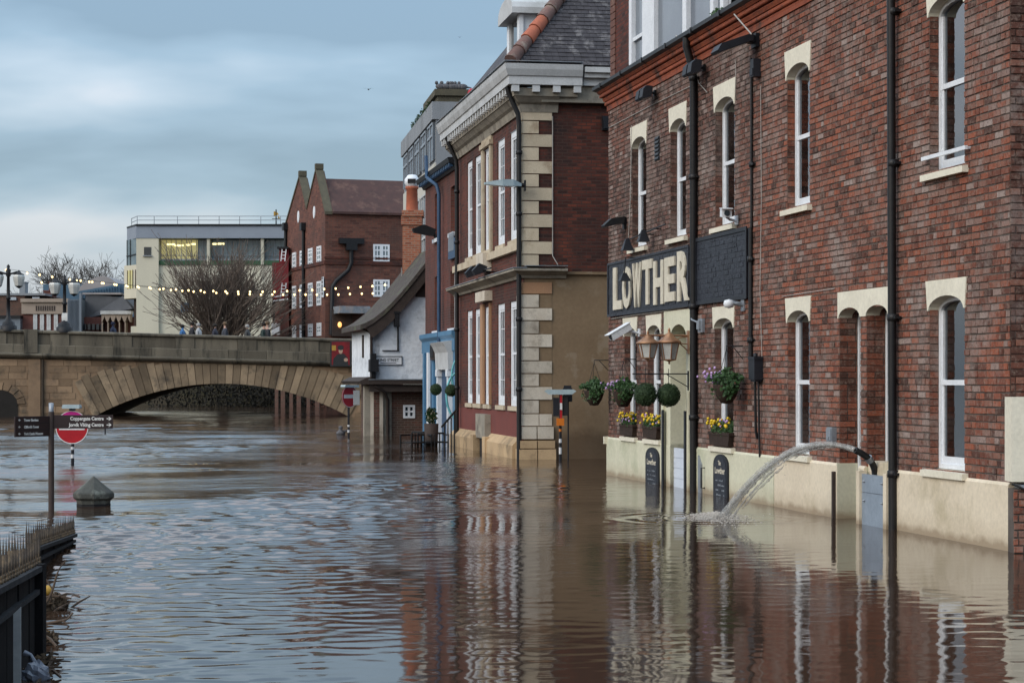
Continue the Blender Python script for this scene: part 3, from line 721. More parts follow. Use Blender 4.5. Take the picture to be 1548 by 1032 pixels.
# drainpipes
def drain(path, r, brackets, name='drainpipe'):
    m = MB(); pipe(m, path, r); dp = put(m, name, 'gutter_black', pub, PUB)
    for u, z in brackets:
        m = MB()
        m.lathe([(r, -.045), (r + .018, -.04), (r + .018, .04), (r, .045)], (u, path[-1][1], z), 10); m.box(u - .12, u - .03, path[-1][1] - .06, path[-1][1] + .02, z - .015, z + .015)
        put(m, 'bracket', 'gutter_black', dp, PUB)
u = U(1350, .07); drain([(u, .10, ZC + .42), (u, .07, -.6)], .052, [(u, hit(1350, y, .07)[1]) for y in (18, 247, 480, 716)])
u = U(1048.5, .07); u2 = U(1036, .22)
drain([(u2, .2, ZC + .40), (u2, .2, ZC + .25), (u, .1, ZC - .05), (u, .07, ZC - .2), (u, .07, -.6)], .062, [(u, z) for z in (5.1, 3.0, 6.7, 1.2)])
u = U(1136, .03); drain([(u, .03, hit(1136, 90)[1]), (u, .03, hit(1136, 345)[1])], .020, [(u, 5)], 'cable_pipe')
u = U(1135, .03); drain([(u, .03, hit(1136, 345)[1]), (u, .03, 1.9)], .036, [(u, 3.6), (u, 2.4)], 'cable_pipe')
ub = U(1142, .08); z1, z0 = hit(1142, 540, .08)[1], hit(1142, 577, .08)[1]
m = MB(); m.box(ub - .14, ub + .14, .01, .14, z0 + .03, z1); m.box(ub - .11, ub + .11, .02, .12, z0, z0 + .03); m.box(ub - .155, ub + .155, .008, .15, z1 - .03, z1 + .01); m.lathe([(.03, 0), (.035, .05), (.0, .07)], (ub, .08, z1), 8)
solo(m, 'meter_box', 'black_paint', 'black electrical box with cables on the brick between the two right hand lower windows', 'electrical box', PUB)
m = MB(); m.tube([(ub + .08, .06, z0), (ub + .08, .05, hit(1137, 650)[1]), (ub + .10, .02, hit(1137, 662)[1])], .02, 6); m.tube([(ub - .08, .06, z0), (ub - .08, .04, hit(1148, 690)[1])], .016, 6)
put(m, 'conduit', 'gutter_black', pub, PUB)
# loose cables on the front
m = MB()
def cable(pts, r=.008, n=.02):
    m.tube([(*((lambda q: (q[0], n, q[1]))(hit(x, y, n))),) for x, y in pts], r, 5)
cable([(921, 193), (980, 162), (1047, 129)], .008); cable([(1022, 54), (1035, 75), (1052, 100), (1056, 125), (1069, 140)], .008); cable([(1056, 38), (1062, 60), (1071, 82)], .006)
cable([(1110, 22), (1136, 52)], .012, .26); cable([(955, 190), (953, 300), (950, 365)], .008); cable([(1112, 92), (1112, 150), (1112, 120)], .006)
cable([(924, 482), (960, 476), (1000, 471), (1047, 461)], .012); cable([(1150, 130), (1151, 300), (1149, 440), (1152, 545)], .006); cable([(1183, 548 - 100), (1262, 436)], .006)
put(m, 'cable', 'cable_pale', pub, PUB)
# pale lime streak beside the third upper window
m = MB(); gg = random.Random(3); P = []
ua, ub_ = U(1118), U(1113.5); z1 = hit(1116, 92)[1]; z0 = hit(1116, 330)[1]
# ---------------------------------------------------------------- wall sign
sg = thing('wall_sign', 'black painted brick wall sign with large cream capital letters above the doorway', 'sign', PUB)
sl, sr, zb, zt = U(923), U(1046), 3.04, 3.99
m = MB(); m.box(sr, sl, .004, .045, zb, zt); put(m, 'sign_board', 'sign_black', sg, PUB)
m = MB(); ring(m, sr - .0, sl + .02, zb - .03, zt + .04, 0, .045, .046, .065); put(m, 'sign_frame', 'sign_black', sg, PUB)
LET = [('L', 928, 941, .79), ('O', 942, 955, .77), ('W', 957, 970.5, .80), ('T', 972, 987, .79), ('H', 989, 1004, .76), ('E', 1006, 1021, .75), ('R', 1025, 1041.5, .83)]
for ch, xl, xr, hh in LET:
    a, b = U(xl, .06), U(xr, .06); v, f = text(ch, 1.0, .02, .035)
    x0, x1 = min(q[0] for q in v), max(q[0] for q in v); y0, y1 = min(q[1] for q in v), max(q[1] for q in v)
    gg = random.Random(ord(ch)); dz = gg.uniform(-.02, .02)
    vs = [(a - (q[0] - x0) / (x1 - x0) * (a - b), .062 + (q[2] if q[2] > 0 else q[2] * .6), 3.13 + dz + (q[1] - y0) / (y1 - y0) * hh) for q in v]
    put(MB().add(vs, f), 'letter', 'letter_cream', sg, PUB)
m = MB(); wl, wr = U(1056), U(1133); m.box(wr, wl, .004, .040, 3.04, 4.06); sg2 = solo(m, 'wall_panel', 'sign_black', 'blank black painted panel on the brick right of the lettered sign', 'panel', PUB)
m = MB(); ring(m, wr - .02, wl + .02, 3.02, 4.10, 0, .06, .041, .06); put(m, 'panel_frame', 'black_paint', sg2, PUB)
# brick relief showing through the paint of panel and sign
gg = random.Random(8); bb = MB()
for r in brick_rows(3.1, 4.02, wr + .06, wl - .06, [], seed=9): add_brick(bb, r[0], r[1], r[2], r[3], gg, .041)
tag(put(bb, 'painted_bricks', 'sign_black', sg2, PUB), kind='stuff')
bb = MB()
for r in brick_rows(3.08, 3.95, sr + .06, sl - .06, [], seed=10): add_brick(bb, r[0], r[1], r[2], r[3], gg, .046)
tag(put(bb, 'painted_bricks', 'sign_black', sg, PUB), kind='stuff')
# ---------------------------------------------------------------- things on the pub front
def hp(px, py, n=0.): u, z = hit(px, py, n); return (u, n, z)
# two copper lanterns on one arm
au = U(1041, .03)
def lantern(px, py0, py1, wpx, label):
    n = .36 if px > 1000 else .72
    u, zt = hit(px, py0, n); _, zb = hit(px, py1, n); hgt = zt - zb; rr = .158
    t = thing('pub_lantern', label, 'lantern', PUB, (au, n, zb), 'copper lanterns over the doorway')
    h = hgt
    m = MB(); m.lathe([(rr * .66, .16 * h), (rr * 1.03, .62 * h)], (0, 0, 0), 6, False); put(m, 'lamp_glass', 'lamp_glass', t)
    m = MB(); m.lathe([(rr * 1.0, .61 * h), (rr * 1.28, .63 * h), (rr * 1.24, .67 * h), (rr * .95, .72 * h), (rr * .45, .84 * h), (rr * .42, .88 * h), (rr * .2, .90 * h), (rr * .12, .97 * h), (rr * .16, .99 * h), (0, 1.06 * h)], (0, 0, 0), 12); put(m, 'lamp_roof', 'copper', t)
    m = MB()
    for i in range(6):
        a = math.pi * i / 3; m.tube([(rr * .68 * math.cos(a), rr * .68 * math.sin(a), .15 * h), (rr * 1.05 * math.cos(a), rr * 1.05 * math.sin(a), .62 * h)], .011, 5)
    m.lathe([(0, .02 * h), (.02, .05 * h), (.012, .09 * h), (.05, .12 * h), (rr * .72, .14 * h), (rr * .72, .17 * h)], (0, 0, 0), 12); put(m, 'lamp_cage', 'copper', t)
    return zt
za = hit(1041, 507, .03)[1]
lantern(1011, 498, 552, 27, 'nearer copper lantern with frosted panes on the scrolled arm over the doorway')
lantern(982, 502, 548, 27, 'outer copper lantern at the tip of the scrolled arm over the doorway')
t = thing('lantern_bracket', 'scrolled copper wall arm that carries the two lanterns', 'bracket', PUB, (au, 0, za))
m = MB(); m.tube([(0, .03, 0), (0, .86, 0)], .014, 6); put(m, 'arm', 'copper', t)
m = MB(); m.tube([(0, .05 + .22 * math.sin(i * .5) * (1 - i / 14), -.02 - .22 * (1 - math.cos(i * .45)) * (1 - i / 14) * .5) for i in range(12)], .010, 5); m.tube([(0, .04, -.26), (0, .10, -.20), (0, .22, -.10), (0, .34, -.02)], .010, 5); put(m, 'scroll', 'copper', t)
put(MB().box(-.06, .06, .031, .05, -.30, .08), 'wall_plate', 'copper', t)
# topiary balls on a hanging rod
def topiary(px, py, rad, n, u, label, group, fr=PUB, hang=.25):
    z = fr.hit(px, py, n)[1]
    t = thing('topiary_ball', label, 'topiary ball', fr, (u, n, z), group)
    m = MB(); m.ball((0, 0, 0), rad * .93, 18, 12); m.leaves((0, 0, 0), (rad, rad, rad), 1500, rad * .085, shell=True); put(m, 'foliage', 'leaf_dark', t)
    m = MB(); m.tube([(0, 0, rad * .9), (0, 0, rad + hang)], .006, 5); put(m, 'chain', 'iron', t)
G = 'clipped topiary balls hung over the doorway'
topiary(1008, 597, .185, .37, au, 'clipped green topiary ball hanging nearest the doorway on the iron rod', G)
topiary(975.5, 596, .185, .76, au, 'clipped green topiary ball hanging at the far end of the iron rod', G)
zr = hit(1040, 565, .03)[1]
t = thing('hanging_rod', 'thin black iron rod and stays holding the topiary balls over the doorway', 'bracket', PUB, (au, 0, zr))
m = MB(); m.tube([(0, .03, 0), (0, .98, 0)], .010, 6); m.tube([(0, .03, -.22), (0, .40, -.01)], .008, 5); put(m, 'rod', 'iron', t); put(MB().box(-.03, .03, .03, .045, -.27, .05), 'wall_plate', 'iron', t)
def basket(px, py, u, n, lilac, label, rad=.24):
    z = hit(px, py, n)[1]
    t = thing('hanging_basket', label, 'hanging basket', PUB, (u, n, z), 'hanging flower baskets on the pub front')
    m = MB(); m.lathe([(0, -.27), (.08, -.26), (rad * .62, -.15), (rad * .82, 0), (rad * .78, .02), (0, .02)], (0, 0, 0), 14); put(m, 'basket', 'basket_brown', t)
    m = MB(); m.leaves((0, 0, .07), (rad * 1.25, rad * 1.25, .14), 420, .035, True); m.leaves((rad * .7, 0, .02), (rad * .7, .14, .10), 160, .032); m.leaves((rad * .3, .1, -.08), (rad * .7, .14, .16), 70, .034); m.leaves((-rad * .9, .05, -.07), (.10, .1, .14), 60, .034); m.leaves((-rad * .8, 0, .0), (rad * .6, .15, .12), 200, .032); m.leaves((0, 0, .17), (rad * .5, rad * .5, .12), 90, .04); put(m, 'foliage', 'leaf', t)
    if lilac:
        m = MB()
        for _ in range(60):
            q = (random.gauss(rad * .75, .09), random.gauss(.10, .10), random.gauss(.13, .05)); m.ball(q, random.uniform(.016, .028), 5, 3)
        tag(put(m, 'flowers', 'petal_lilac', t), kind='stuff')
    m = MB()
    for i in range(3): m.tube([(rad * .8 * math.cos(i * 2.1), rad * .8 * math.sin(i * 2.1), 0), (0, 0, .55)], .005, 4)
    m.tube([(0, 0, .55), (0, 0, .60), (0, -n + .02, .60)], .009, 5); m.tube([(0, -n + .02, .40), (0, -.1, .59)], .007, 5); put(m, 'hanger', 'iron', t)
n1_ = .52
basket(910.5, 592, U(921) - .02, n1_ - .22, False, 'hanging basket of plain green trailing leaves beyond the far corner of the pub')
basket(947, 593, U(947, .2), .26, True, 'hanging basket with lilac flowers left of the doorway')
basket(1098, 583, U(1098, .28), .28, True, 'hanging basket with lilac flowers in front of the window right of the drainpipe', .25)
def trough(a, b, seed, label):
    u0, u1 = a - .05, b + .05; z = .79
    t = thing('flower_trough', label, 'flower trough', PUB, ((u0 + u1) / 2, .0, z), 'flower troughs on the lower window sills'); w = (u1 - u0) / 2
    rnd = random.Random(seed)
    m = MB(); m.prism([(-w * .9, -.08), (w * .9, -.08), (w, .10), (w * .9, .10), (-w * .9, .10), (-w, .10)], 0, .19, 'u') if False else m.add([(sx * w * (.88 if z_ == 0 else 1), n_, z_) for z_ in (0, .2) for sx in (-1, 1) for n_ in (-.11, .085)], [(0, 1, 3, 2), (4, 6, 7, 5), (0, 4, 5, 1), (2, 3, 7, 6), (0, 2, 6, 4), (1, 5, 7, 3)])
    m.box(-w - .01, w + .01, -.12, .095, .165, .21); put(m, 'trough', 'basket_brown', t)
    m = MB(); m.leaves((0, -.01, .27), (w * 1.05, .16, .14), 600, .030); put(m, 'foliage', 'leaf', t)
    m = MB()
    for _ in range(34):
        q = (rnd.uniform(-w, w), rnd.uniform(-.02, .14), rnd.uniform(.25, .43)); m.ball(q, rnd.uniform(.018, .030), 6, 4)
    tag(put(m, 'yellow_flowers', 'petal_yellow', t), kind='stuff')
    m = MB()
    for _ in range(12):
        q = (rnd.uniform(-w, w), rnd.uniform(.02, .15), rnd.uniform(.25, .42)); m.ball(q, rnd.uniform(.015, .024), 6, 4)
    tag(put(m, 'lilac_flowers', 'petal_lilac', t), kind='stuff')
trough(OPEN[5][0], OPEN[5][1], 1, 'dark trough of yellow flowers on the farthest lower sill of the pub')
trough(OPEN[6][0], OPEN[6][1], 2, 'dark trough of yellow flowers on the sill just left of the doorway')
trough(OPEN[7][0], OPEN[7][1], 3, 'dark trough of yellow flowers on the sill right of the drainpipe')
def chalkboard(xl, xr, yt, label, seed):
    a, b = U(xr, .06), U(xl, .06); zt = hit(xl, yt + 6, .06)[1] - .02; c, hw = (a + b) / 2, (b - a) / 2; rnd = random.Random(seed)
    t = thing('chalkboard', label, 'chalkboard', PUB, (c, .037, 0), 'black arched chalkboards on the pub base')
    P = [(-hw, -.7), (hw, -.7), (hw, zt - .17)] + [(hw * math.cos(math.pi * i / 10), zt - .17 + .17 * math.sin(math.pi * i / 10)) for i in range(1, 10)] + [(-hw, zt - .17)]
    put(MB().prism(P, 0, .028), 'board', 'black_paint', t)
    k = len(P); Q = [(x * .86, min(z - (.02 if z > 0 else 0), z)) for x, z in P]
    put(MB().prism([(x * .82, z if z < 0 else z - .035) for x, z in P], .0281, .034), 'writing_panel', 'sign_black', t)
    m = MB(); put_text(m, 'The', .10, .02, .036, zt - .17, .001, .002, .9, 'CENTER'); put_text(m, 'Lowther', .135, .0, .036, zt - .30, .001, .003, hw * 1.5 / .50, 'CENTER'); put(m, 'lettering', 'letter_cream', t)
    m = MB()
    for r in range(9):
        z = zt - .42 - r * .075; x = -hw * .6
        while x < hw * .6:
            l = rnd.uniform(.02, .06)
            if rnd.random() < .75: m.box(x, min(x + l, hw * .65), .0345, .0355, z, z + rnd.uniform(.012, .03))
            x += l + .02
    put(m, 'chalk_marks', 'grey_metal', t)
chalkboard(976, 995.5, 667, 'arched black chalkboard on the cream base left of the doorway', 1)
chalkboard(1078.5, 1100, 677, 'arched black chalkboard on the cream base right of the drainpipe', 2)
# lights and cameras
def flood_pair(px, py, s, n, label, three=False):
    u, z = hit(px, py, .05)
    t = thing('floodlight', label, 'floodlight', PUB, (u, 0, z), 'small black floodlights under the cornice')
    m = MB(); m.box(-.05, .05, .006, .05, -.05, .05); m.tube([(0, .05, 0), (0, .14, 0)], .02, 6); m.box(-.17, .17, .12, .15, -.02, .02); put(m, 'bracket', 'gutter_black', t)
    for q in (-.15, .15):
        m = MB(); m.prism([(.13, .09), (.15, -.09), (.29, -.13), (.32, -.10), (.30, .04), (.24, .10)], q - .115, q + .115, 'u'); l = put(m, 'lamp_head', 'black_paint', t)
        put(MB().add([(q - .10, .165, -.095), (q + .10, .165, -.095), (q + .10, .285, -.132), (q - .10, .285, -.132)], [(0, 1, 2, 3)]), 'lens', 'grey_metal', l)
flood_pair(988, 141, 1, .2, 'pair of small black floodlights under the cornice above the farthest upper window')
flood_pair(1062, 103, 1, .2, 'pair of small black floodlights beside the top of the tall drainpipe')
u, z = hit(1140, 66, .05)
t = thing('wall_floodlight', 'large flat black floodlight jutting from the brick just under the cornice', 'floodlight', PUB, (u, 0, z))
m = MB(); m.prism([(.12, .13), (.12, .02), (.62, -.17), (.66, -.14), (.60, -.04)], -.20, .20, 'u'); put(m, 'lamp_head', 'black_paint', t)
put(MB().add([(-.18, .16, -.003), (.18, .16, -.003), (.18, .60, -.168), (-.18, .60, -.168)], [(0, 1, 2, 3)]), 'lens', 'lamp_glass', t)
m = MB(); m.box(-.12, .12, .006, .06, -.06, .14); m.box(-.09, .09, .06, .13, .0, .11); put(m, 'bracket', 'black_paint', t)
z2 = hit(1146, 102, .05)[1] - z
m = MB(); m.box(-.19, -.03, .006, .12, z2 - .13, z2 + .13); m.box(-.18, -.04, .12, .135, z2 - .11, z2 - .01); put(m, 'ballast_box', 'black_paint', t)
u, z = hit(942, 336, .05)
t = thing('wall_lamp', 'black wedge shaped lamp high on the far corner of the pub', 'wall lamp', PUB, (u, 0, z))
m = MB(); m.prism([(.05, .10), (.30, .06), (.44, -.07), (.42, -.10), (.06, -.02)], -.14, .14, 'u'); put(m, 'lamp_head', 'gutter_black', t); put(MB().box(-.06, .06, .006, .05, -.12, .10), 'wall_plate', 'gutter_black', t)
u, z = hit(960, 360, .25)
t = thing('sign_light_rail', 'black rail of spotlights aimed down at the lettered sign', 'spotlight rail', PUB, (u, 0, z))
uu = [U(q, .30) - u for q in (940, 964, 985)]
m = MB(); m.tube([(uu[0] + .3, .16, .02), (U(1006, .16) - u, .16, .12)], .014, 6); m.tube([(uu[1], .0, .04), (uu[1], .28, .04)], .012, 5); m.tube([(U(1000) - u, 0, .10), (U(1000) - u, .16, .11)], .012, 5); put(m, 'rail', 'iron', t)
for q, dz in zip(uu[:2], (-.06, .02)):
    m = MB(); m.add([(q + a * .10, .20 + b * .10, dz - .11 + 0) for a in (-1, 1) for b in (-1, 1)] + [(q + a * .03, .20 + b * .03, dz + .10) for a in (-1, 1) for b in (-1, 1)], [(0, 1, 3, 2), (4, 6, 7, 5), (0, 4, 5, 1), (2, 3, 7, 6), (0, 2, 6, 4), (1, 5, 7, 3)]); m.tube([(q, .2, dz + .10), (q, .17, .05)], .012, 5); put(m, 'spotlight', 'black_paint', t)
u, z = hit(944, 419, .22)
m = MB(); m.add([(a * .11, b * .10, -.07) for a in (-1, 1) for b in (-1, 1)] + [(a * .03, b * .03, .08) for a in (-1, 1) for b in (-1, 1)], [(0, 1, 3, 2), (4, 6, 7, 5), (0, 4, 5, 1), (2, 3, 7, 6), (0, 2, 6, 4), (1, 5, 7, 3)]); m.tube([(0, 0, .08), (0, -.02, .36)], .012, 5); m.tube([(0, -.02, .36), (0, -.21, .36)], .01, 5)
solo(m, 'sign_spotlight', 'black_paint', 'small black spotlight dangling in front of the letter O of the sign', 'spotlight', PUB, (u, .22, z))
def cctv(px, py, px2, py2, wall_px, label, ln=.42):
    u, z = hit(wall_px, py, .02)
    t = thing('security_camera', label, 'security camera', PUB, (u, 0, z), 'white security cameras on the pub wall')
    p0 = Vector((0, .20, .02)); p1 = Vector(hp(px2, py2, .50)) - Vector((u, 0, z)); p1 = Vector((p1.x, .50, p1.z)); d = (p1 - p0).normalized()
    sd = d.cross(Vector((0, 0, 1))).normalized(); up = sd.cross(d)
    m = MB(); vs = [p0 + d * a * ln + sd * b * .075 + up * c * .06 for a in (0, 1) for b in (-1, 1) for c in (-1, 1)]; m.add(vs, [(0, 1, 3, 2), (4, 6, 7, 5), (0, 4, 5, 1), (2, 3, 7, 6), (0, 2, 6, 4), (1, 5, 7, 3)])
    vs = [p0 + d * a + sd * b * .085 + up * c for a in (-.02, ln + .06) for b in (-1, 1) for c in (.062, .075)]; m.add(vs, [(0, 1, 3, 2), (4, 6, 7, 5), (0, 4, 5, 1), (2, 3, 7, 6), (0, 2, 6, 4), (1, 5, 7, 3)]); put(m, 'housing', 'white_paint', t)
    m = MB(); m.tube([(0, .03, -.10), (0, .12, -.08), p0 + d * .1 - up * .05], .022, 6); m.box(-.06, .06, .006, .03, -.16, -.02); put(m, 'mount', 'white_paint', t)
    e = p0 + d * (ln + .003); m = MB(); m.tube([e, e + d * .012], .045, 8); put(m, 'lens', 'dark_glass', t)
cctv(950, 495, 928, 507, 966, 'long white security camera pointing out from between the two farthest lower windows')
cctv(1120, 324, 1128, 326, 1113, 'small white security camera beside the sill above the black panel', .22)
u, z = hit(1122, 461, .03)
t = thing('dome_camera', 'white dome camera on the brick below the black panel corner', 'security camera', PUB, (u, 0, z))
m = MB(); m.lathe([(.0, -.05), (.07, -.03), (.085, .02), (.07, .07), (0, .09)], (.06, .22, 0), 12); put(m, 'dome', 'white_paint', t)
m = MB(); m.lathe([(.05, 0), (.05, .012)], (0, .1, .02), 8); m.tube([(0, .01, .0), (0, .10, .02), (.03, .20, .04)], .035, 8); m.box(-.08, .08, .006, .03, -.09, .09); put(m, 'mount', 'grey_metal', t)
u, z = hit(1060, 492, .03)
t = thing('junction_bracket', 'grey metal junction bracket fixed to the brick right of the tall drainpipe', 'bracket', PUB, (u, 0, z))
m = MB(); m.box(-.13, .13, .006, .05, -.11, .11); m.box(-.07, .07, .05, .09, -.06, .08); put(m, 'plate', 'grey_metal', t); put(MB().tube([(.1, .05, .05), (.25, .12, .10), (.36, .1, .16)], .016, 6), 'arm', 'grey_metal', t)
a, b = U(998), U(990.5); zz = hit(994, 207)[1]; z1 = hit(994, 243)[1]
t = thing('air_vent', 'narrow black air vent on the brick between the two farthest upper windows', 'air vent', PUB, ((a + b) / 2, 0, z1)); w_ = (b - a) / 2
put(MB().box(-w_, w_, -.02, .012, 0, zz - z1), 'frame', 'vent_black', t)
m = MB()
for q in range(6): m.prism([(.012, .03 + q * .07), (.03, .02 + q * .07), (.03, .035 + q * .07), (.012, .07 + q * .07)], -w_ * .8, w_ * .8, 'u')
put(m, 'louvres', 'gutter_black', t)
u, z = hit(1258, 657, .03)
m = MB(); m.box(-.11, .11, .006, .07, -.09, .10); m.box(-.09, .09, .07, .085, -.07, .08); m.box(-.03, .03, .085, .1, -.05, -.02); solo(m, 'key_box', 'grey_metal', 'small grey metal box on the brick left of the entrance', 'metal box', PUB, (u, 0, z))
u, z = hit(1150, 400, .03)
# metal plate with handle beside the drainpipe
u, z = hit(1058, 720, .05)
t = thing('gate_flap', 'upright grey metal plate with a handle on the cream base by the drainpipe', 'metal plate', PUB, (u, .036, z))
put(MB().prism([(-.10, -.33), (.06, -.33), (.06, .34), (-.03, .25), (-.10, .20)], 0, .03), 'plate', 'grey_metal', t)
m = MB(); m.tube([(-.24, .0, .15), (-.24, .06, .15), (-.24, .06, -.17), (-.24, .0, -.17)], .012, 6); put(m, 'handle', 'iron', t)
# white guard bar before the large upper right window
a, b = U(1461, .06), U(1394, .06); zz = hit(1427, 232, .06)[1]
t = thing('window_bar', 'white guard bar across the foot of the large upper right window', 'guard bar', PUB, ((a + b) / 2, 0, zz)); w_ = (b - a) / 2
m = MB(); m.box(-w_, w_, .045, .075, -.022, .022); put(m, 'bar', 'white_paint', t)
m = MB(); m.box(-w_ + .03, -w_ + .06, -.01, .044, -.015, .015); m.box(w_ - .06, w_ - .03, -.01, .044, -.015, .015); put(m, 'fixing', 'white_paint', t)
# flood barrier, hose and pumped water
a, b = U(1340, .08), U(1304, .08); zt = hit(1322, 718, .08)[1]
t = thing('flood_barrier', 'blue grey metal flood boards slotted across the pub entrance', 'flood barrier', PUB, ((a + b) / 2, .04, 0)); w_ = (b - a) / 2
for z0, z1 in ((-.7, .40), (.406, zt)):
    p_ = put(MB().box(-w_, w_, 0, .05, z0, z1), 'board', 'barrier_metal', t)
m = MB()
for q in (-1, 1):
    for z in (zt - .09, .3): m.lathe([(.016, 0), (.016, .012), (.008, .02), (.008, .03), (0, .03)], (0, 0, 0), 8); m.v[-40:] = [(x + q * (w_ - .10), .05 + z_, y + z) for x, y, z_ in m.v[-40:]]
put(m, 'bolt', 'grey_metal', t)
for q in (-1, 1):
    m = MB(); m.box(min(q * w_, q * (w_ + .11)), max(q * w_, q * (w_ + .11)), -.02, .085, -.7, zt + .04); put(m, 'post', 'cream_paint', t)
hs = [hp(1324, 726, -.02), hp(1321, 706, .02), hp(1314, 694, .10), hp(1304, 686, .20), hp(1293, 680, .30)]
t = thing('pump_hose', 'black rubber hose curling over the flood barrier', 'hose', PUB, hs[0])
rel = lambda p: tuple(p[i] - hs[0][i] for i in range(3))
def spl(pts, k=5):
    P = [Vector(p) for p in pts]; P = [P[0] * 2 - P[1]] + P + [P[-1] * 2 - P[-2]]; o = []
    for i in range(1, len(P) - 2):
        for j in range(k):
            t_ = j / k; a0, a1, a2, a3 = P[i - 1:i + 3]
            o.append(.5 * ((2 * a1) + (a2 - a0) * t_ + (2 * a0 - 5 * a1 + 4 * a2 - a3) * t_ ** 2 + (3 * a1 - a0 - 3 * a2 + a3) * t_ ** 3))
    return o + [P[-2]]
m = MB(); m.tube(spl([(rel(hs[0])[0], rel(hs[0])[1] - .05, -.6)] + [rel(p) for p in hs]), .042, 10); put(m, 'tube', 'hose_rubber', t)
m = MB(); m.tube([rel(hs[4]), tuple(2 * rel(hs[4])[i] - rel(hs[3])[i] for i in range(3))], .05, 10); m.v = [((v[0] - rel(hs[4])[0]) * .3 + rel(hs[4])[0], (v[1] - rel(hs[4])[1]) * .3 + rel(hs[4])[1], (v[2] - rel(hs[4])[2]) * .3 + rel(hs[4])[2]) for v in m.v]; put(m, 'nozzle', 'iron', t)
m = MB(); c_ = rel(hs[2]); m.tube([tuple(c_[i] + (rel(hs[1])[i] - c_[i]) * q for i in range(3)) for q in (-.25, .25)], .05, 10); put(m, 'clamp', 'grey_metal', t)
# the jet: leaves the hose, arcs out and down to the flood
def worldof(p): return PUB.M @ Vector(p)
J0 = worldof(hs[4]); J1 = Vector((SPL[0], SPL[1], 0)); dj = worldof(hs[4]) - worldof(hs[3])
apex = .10; tt = None
def jet(s, off=(0, 0, 0)):
    z0 = J0.z; vz = 1.15; gz = 9.8; T = (vz + math.sqrt(vz * vz + 2 * gz * z0)) / gz; t_ = s * T
    return Vector((J0.x + (J1.x - J0.x) * s + off[0], J0.y + (J1.y - J0.y) * s + off[1], z0 + vz * t_ - .5 * gz * t_ * t_ + off[2]))
root = thing('water_jet', 'arc of muddy water pumped from the black hose into the flood', 'water jet')
def jtube(m, off, r0, r1, seed, s0=0., s1=1., k=44, wob=.25):
    q = random.Random(seed); pts = []; rs = []
    for i in range(k + 1):
        s = s0 + (s1 - s0) * i / k; o = [off[j] * s * (1 + .0 * j) + q.gauss(0, .004) * (.3 + s) for j in range(3)]
        pts.append(jet(s, o)); e = min(i, k - i) / 3; rs.append((r0 + (r1 - r0) * s) * (1 + q.uniform(-wob, wob)) * (min(1, e + .15) if s0 > 0 else 1))
    m.tube(pts, rs, 8, False)
m = MB(); jtube(m, (0, 0, 0), .038, .034, 1, wob=.12); jtube(m, (.02, .12, -.10), .024, .034, 2, .12, 1., wob=.3); jtube(m, (-.02, -.11, -.05), .022, .028, 3, .2, 1., wob=.3); put(m, 'water_stream', 'jet_water', root)
m = MB(); q_ = random.Random(5)
for i in range(18): s0 = q_.uniform(.0, .75); jtube(m, (q_.gauss(0, .04), q_.gauss(0, .10), -abs(q_.gauss(0, .10))), q_.uniform(.010, .022), .012, 20 + i, s0, min(1, s0 + q_.uniform(.2, .5)), 18, .5)
put(m, 'strands', 'jet_water', root)
m = MB()
for i in range(240):
    s = q_.uniform(.25, 1); p = jet(s, (q_.gauss(0, .05 * s), q_.gauss(0, .2 * s), -abs(q_.gauss(0, .14 * s)))); m.ball(p, q_.uniform(.003, .008), 5, 4)
tag(put(m, 'droplets', 'jet_water', root), kind='stuff')
m = MB()
for i in range(2600):
    a, d = q_.uniform(0, 6.28), abs(q_.gauss(0, .25)); h_ = max(0, .10 - d * .20) * q_.random() ** 2
    m.ball((SPL[0] + d * math.cos(a) * 1.1 - .05, SPL[1] + d * math.sin(a) * 2.2, h_ - .003), q_.uniform(.003, .008), 5, 3, (1.8, 1.8, .5))
tag(put(m, 'splash_foam', 'foam', None), 'white splash of foam where the pumped water hits the flood', 'splash', kind='stuff')
# boundary wall with rendered pier at the right edge
BW = frontal(1529, PUB.O[1] - .35)
t = thing('boundary_wall', 'low brick wall with a pale rendered pier against the near corner of the pub', 'wall', BW)
zt, zb = zat(600, BW.O[1]), zat(728, BW.O[1])
put(MB().box(-2, 0, -.30, 0, zb, zt), 'rendered_pier', 'stone_paint', t)
put(MB().box(-2, -.03, -.28, -.012, -.8, zb - .075), 'core', 'mortar', t)
m = MB(); m.box(-2, -.10, -.30, .02, zb - .07, zb - .03); put(m, 'coping', 'grey_metal', t)
gg = random.Random(9)
for r in brick_rows(-.08, zb - .08, -1.2, -.02, [], seed=3):
    mm = MB(); add_brick(mm, r[0], r[1], r[2], r[3], gg); put(mm, 'brick', 'brick_single', t)
m = MB(); m.tube([(-.0, .02, zb - .02), (-.10, .02, zb - .06), (-.25, .02, zb - .14)], .012, 5); put(m, 'cable', 'cable', t)
# ---------------------------------------------------------------- the stone trimmed town house
PAL = frame(792, Dw(694), 235)
ph = PAL.hit; PU = PAL.U; D0 = PAL.O[1]
house = thing('town_house', 'dark brick town house with pale stone quoins, white cornice and hipped tile roof', 'house', PAL)
L = PU(690); ZE = 8.15
def side(px, py): return PAL.side(px, py)            # the wall facing the camera: (n, z) with n < 0 to the right
SW = -12.0
WN = [(706, 714), (718, 728), (733, 742), (752, 763), (771, 783)]
WIN = [(PU(b), PU(a)) for a, b in WN]; up, lo = (5.10, 7.67), (1.20, 3.67)
ho = [(a, b, z0, z1) for a, b in WIN for z0, z1 in (up, lo)]
m = MB(); wall_sheet(m, 0, L, 1.05, ZE + .1, ho, 0)
for a, b, z0, z1 in ho:
    for q in (a, b): m.add([(q, 0, z0), (q, -.3, z0), (q, -.3, z1), (q, 0, z1)], [(0, 1, 2, 3)])
